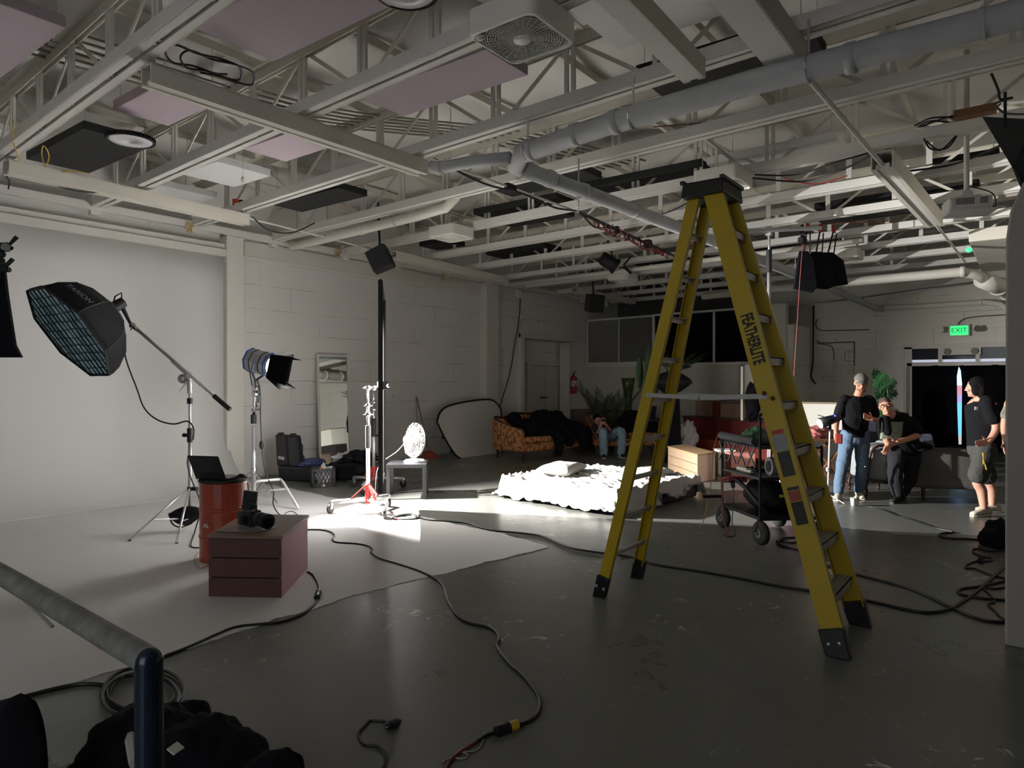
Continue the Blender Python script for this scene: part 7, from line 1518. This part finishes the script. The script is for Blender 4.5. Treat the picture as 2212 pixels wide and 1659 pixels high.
fl([(2175, 1188), (2140, 1191), (2115, 1186), (2103, 1187), (2106, 1195), (2125, 1203), (2143, 1206), (2140, 1211), (2125, 1213)], 'black cable curl below the dark bag by the pillar', .008)
plug(2126, 1212, 2114, 1210, 'black cable connector on the floor near the pillar', 1.2, False)
fl([(2114, 1211), (2098, 1216), (2087, 1222), (2088, 1228), (2105, 1228), (2125, 1236), (2150, 1245), (2180, 1250)], 'black and red cable end near the pillar', .008)
fl([(2180, 1253), (2140, 1262), (2110, 1268), (2078, 1272), (2070, 1280), (2090, 1287), (2130, 1293), (2180, 1297)], 'black cable loop at the pillar foot', .009)
fl([(2180, 1268), (2150, 1272), (2125, 1270), (2140, 1285), (2150, 1300), (2135, 1305), (2150, 1320), (2165, 1335), (2180, 1342)], 'thin black cable tangle at the pillar foot', .007)
blob('dark_bag', 'black bag on the floor half hidden by the pillar', 'bag', floorp(2158, 6.55), (.17, .14, .16), M_nyl, seed=50, wob=.35)
# coil by the railing
for k, lab_ in enumerate(['big coil of black cable on the floor behind the railing post']):
    pts = []
    for i in range(62):
        a = i*.48; rx, ry = 82 - 6*sin(i*.31), 46 - 5*cos(i*.27); pts.append(G(306 + rx*cos(a) + 6*sin(i*.21), 1498 + ry*sin(a) + 5*sin(i*.13), .012 + .012*(i // 13)))
    cord(lab_, pts, .0095, k=4, name='coiled_cable')
cord('black cable leading from the big coil out of the left edge', [G(x, y, .01) for x, y in ((236, 1483), (200, 1478), (160, 1480), (100, 1493), (50, 1506), (-20, 1523))], .011, k=4, name='floor_cable')
# ---------------- foreground handrail ----------------
d = 1.27; top = D(321, 1428, d); t = thing('handrail', 'painted pipe handrail with a dark blue post in the near left corner', 'handrail', Vector((top.x, top.y, 0)))
M_rail = mat('worn_grey_rail', '6c6e6a', rough=.5, var=.65, scale=22, bump=.4, bscale=30); M_post = mat('dark_blue_gloss', '162233', rough=.22, var=.25, scale=25)
far_ = D(-60, 1205, 1.95); far_ = far_ + (far_ - top)*.5
part('post', MB().tube([Vector((top.x, top.y, 0)), top, ], .0245, 24), M_post, t, smooth=False)
part('rail', MB().tube([top, far_], .0245, 24), M_rail, t, smooth=False)
part('elbow', MB().ball(top, .0247, 24, 16), M_post, t, smooth=True)
# near left black chair back, jackets, leg of the off-frame stand, flag
ch0 = D(45, 1560, 2.4); t = thing('black_chair', 'rounded black chair back in the lower left corner', 'chair', Vector((ch0.x, ch0.y, 0)))
def cb_(u, v):
    a = (u-.5)*2; z = .0 + (CH + (YH - 1512)/F*2.4)*v; wd = .09*max(0, 1 - v**5)**.5*(1 + .5*(1-v)); return Vector((ch0.x, ch0.y, 0)) + rtv*(a*wd - .04*(1-v)) - fwv*.05*(1-a*a) + Vector((0, 0, z))
part('backrest', MB().grid(cb_, 12, 24), M_blackf, t, smooth=True, solid=.05)
part('seat', MB().box(Vector((ch0.x, ch0.y, .16)) - fwv*.2 - rtv*.05, (.42, .4, .08), rz=AZ - pi/2), M_blackf, t, bevel=.03)
for a in (-.18, .14):
    for b in (-.36, -.04): part('leg', MB().tube([Vector((ch0.x, ch0.y, .14)) + rtv*a + fwv*b, Vector((ch0.x, ch0.y, 0)) + rtv*a + fwv*b], .014, 8), M_black, t)
mb = MB(); c = D(420, 1640, 2.6); c.z = .12
g0 = G(300, 1610, .1); mb.ball(g0 + Vector((0, 0, -.02)), (.22, .2, .17), 14, 10); g1 = G(420, 1640, .1); mb.ball(g1, (.2, .18, .15)); g2 = G(500, 1650, .08); mb.ball(g2, (.15, .15, .12)); mb.ball(G(560, 1680, .06), (.16, .14, .09)); mb.ball(G(380, 1570, .08), (.14, .12, .08))
heap('jacket_pile', 'heap of black jackets on the floor at the bottom edge behind the railing post', 'jackets', mb, M_blackf, .012, .08)
mb = MB(); mb.ball(G(180, 1680, .04), (.13, .1, .06)); mb.ball(G(225, 1672, .04), (.1, .08, .05)); heap('black_glove', 'small black cloth at the bottom edge left of the railing post', 'cloth', mb, M_blackf, .01, .04)
solo('white_tag', MB().box(G(378, 1618, .285), (.05, .035, .004), rz=.4, rx=.5), M_trim, 'small white tag on the black jackets', 'tag')
solo('white_cloth_strip', MB().tube([G(283, 1562, .14), G(284, 1600, .2), G(290, 1650, .2)], [.015, .025, .02], 8), mat('pale_cloth', 'a29e96', rough=.9), 'pale strip of lining showing between jackets and railing post', 'cloth')
# off-frame stand with flag at the left edge
sg = Vector((*D(-95, 900, 4.6).xy, 0)); t = thing('flag_stand', 'silver stand at the left edge of which one leg and its brace show', 'light stand', sg)
part('column', MB().tube([sg + Vector((0, 0, .2)), sg + Vector((0, 0, 2.5))], .016, 10), M_galv, t)
f1 = G(113, 1358); part('leg', MB().tube([sg + Vector((0, 0, .55)), f1 + Vector((0, 0, .012))], .012, 8), mat('dull_grey_leg', '8e8c86', rough=.5, metal=.3), t); part('brace', MB().tube([sg + Vector((0, 0, .2)), (sg + Vector((0, 0, .55))).lerp(f1, .55)], .009, 6), MATS['dull_grey_leg'], t)
for a in (2.2, 4.2): part('leg', MB().tube([sg + Vector((0, 0, .55)), sg + Vector((.6*cos(a), .6*sin(a), .012))], .012, 8), MATS['dull_grey_leg'], t)
q = lambda x, y, dd=0: D(x, y, 4.3 + dd)
t = thing('black_flag', 'tall black light flag hanging at the left edge of the photo with clamps on top', 'flag', q(0, 772))
part('cloth', MB().hull([q(-140, 560), q(-140, 772), q(44, 772), q(30, 745), q(14, 640), q(5, 560)], [v + fwv*.03 for v in (q(-140, 560), q(-140, 772), q(44, 772), q(30, 745), q(14, 640), q(5, 560))]), M_blackf, t, bevel=.004)
part('clamp', MB().tube([q(-8, 534), q(18, 534)], .03, 12).tube([q(6, 534, -.03), q(18, 534, -.03)], .022, 12), M_blackp, t); part('clamp_cap', MB().tube([q(12, 534, -.04), q(14, 534, -.055)], .023, 14), M_galv, t)
part('wing_lever', MB().tube([q(20, 530), q(37, 512)], [.008, .014], 8), M_black, t); part('wing_lever', MB().tube([q(8, 580), q(28, 560)], [.012, .014], 8).tube([q(-5, 583), q(22, 583)], .016, 8), M_black, t); part('knob', MB().ball(q(25, 536), .013).ball(q(7, 550), .018).ball(q(5, 563), .018), M_black, t)
part('spigot', MB().tube([q(2, 530), q(0, 600)], .016, 8), M_black, t)
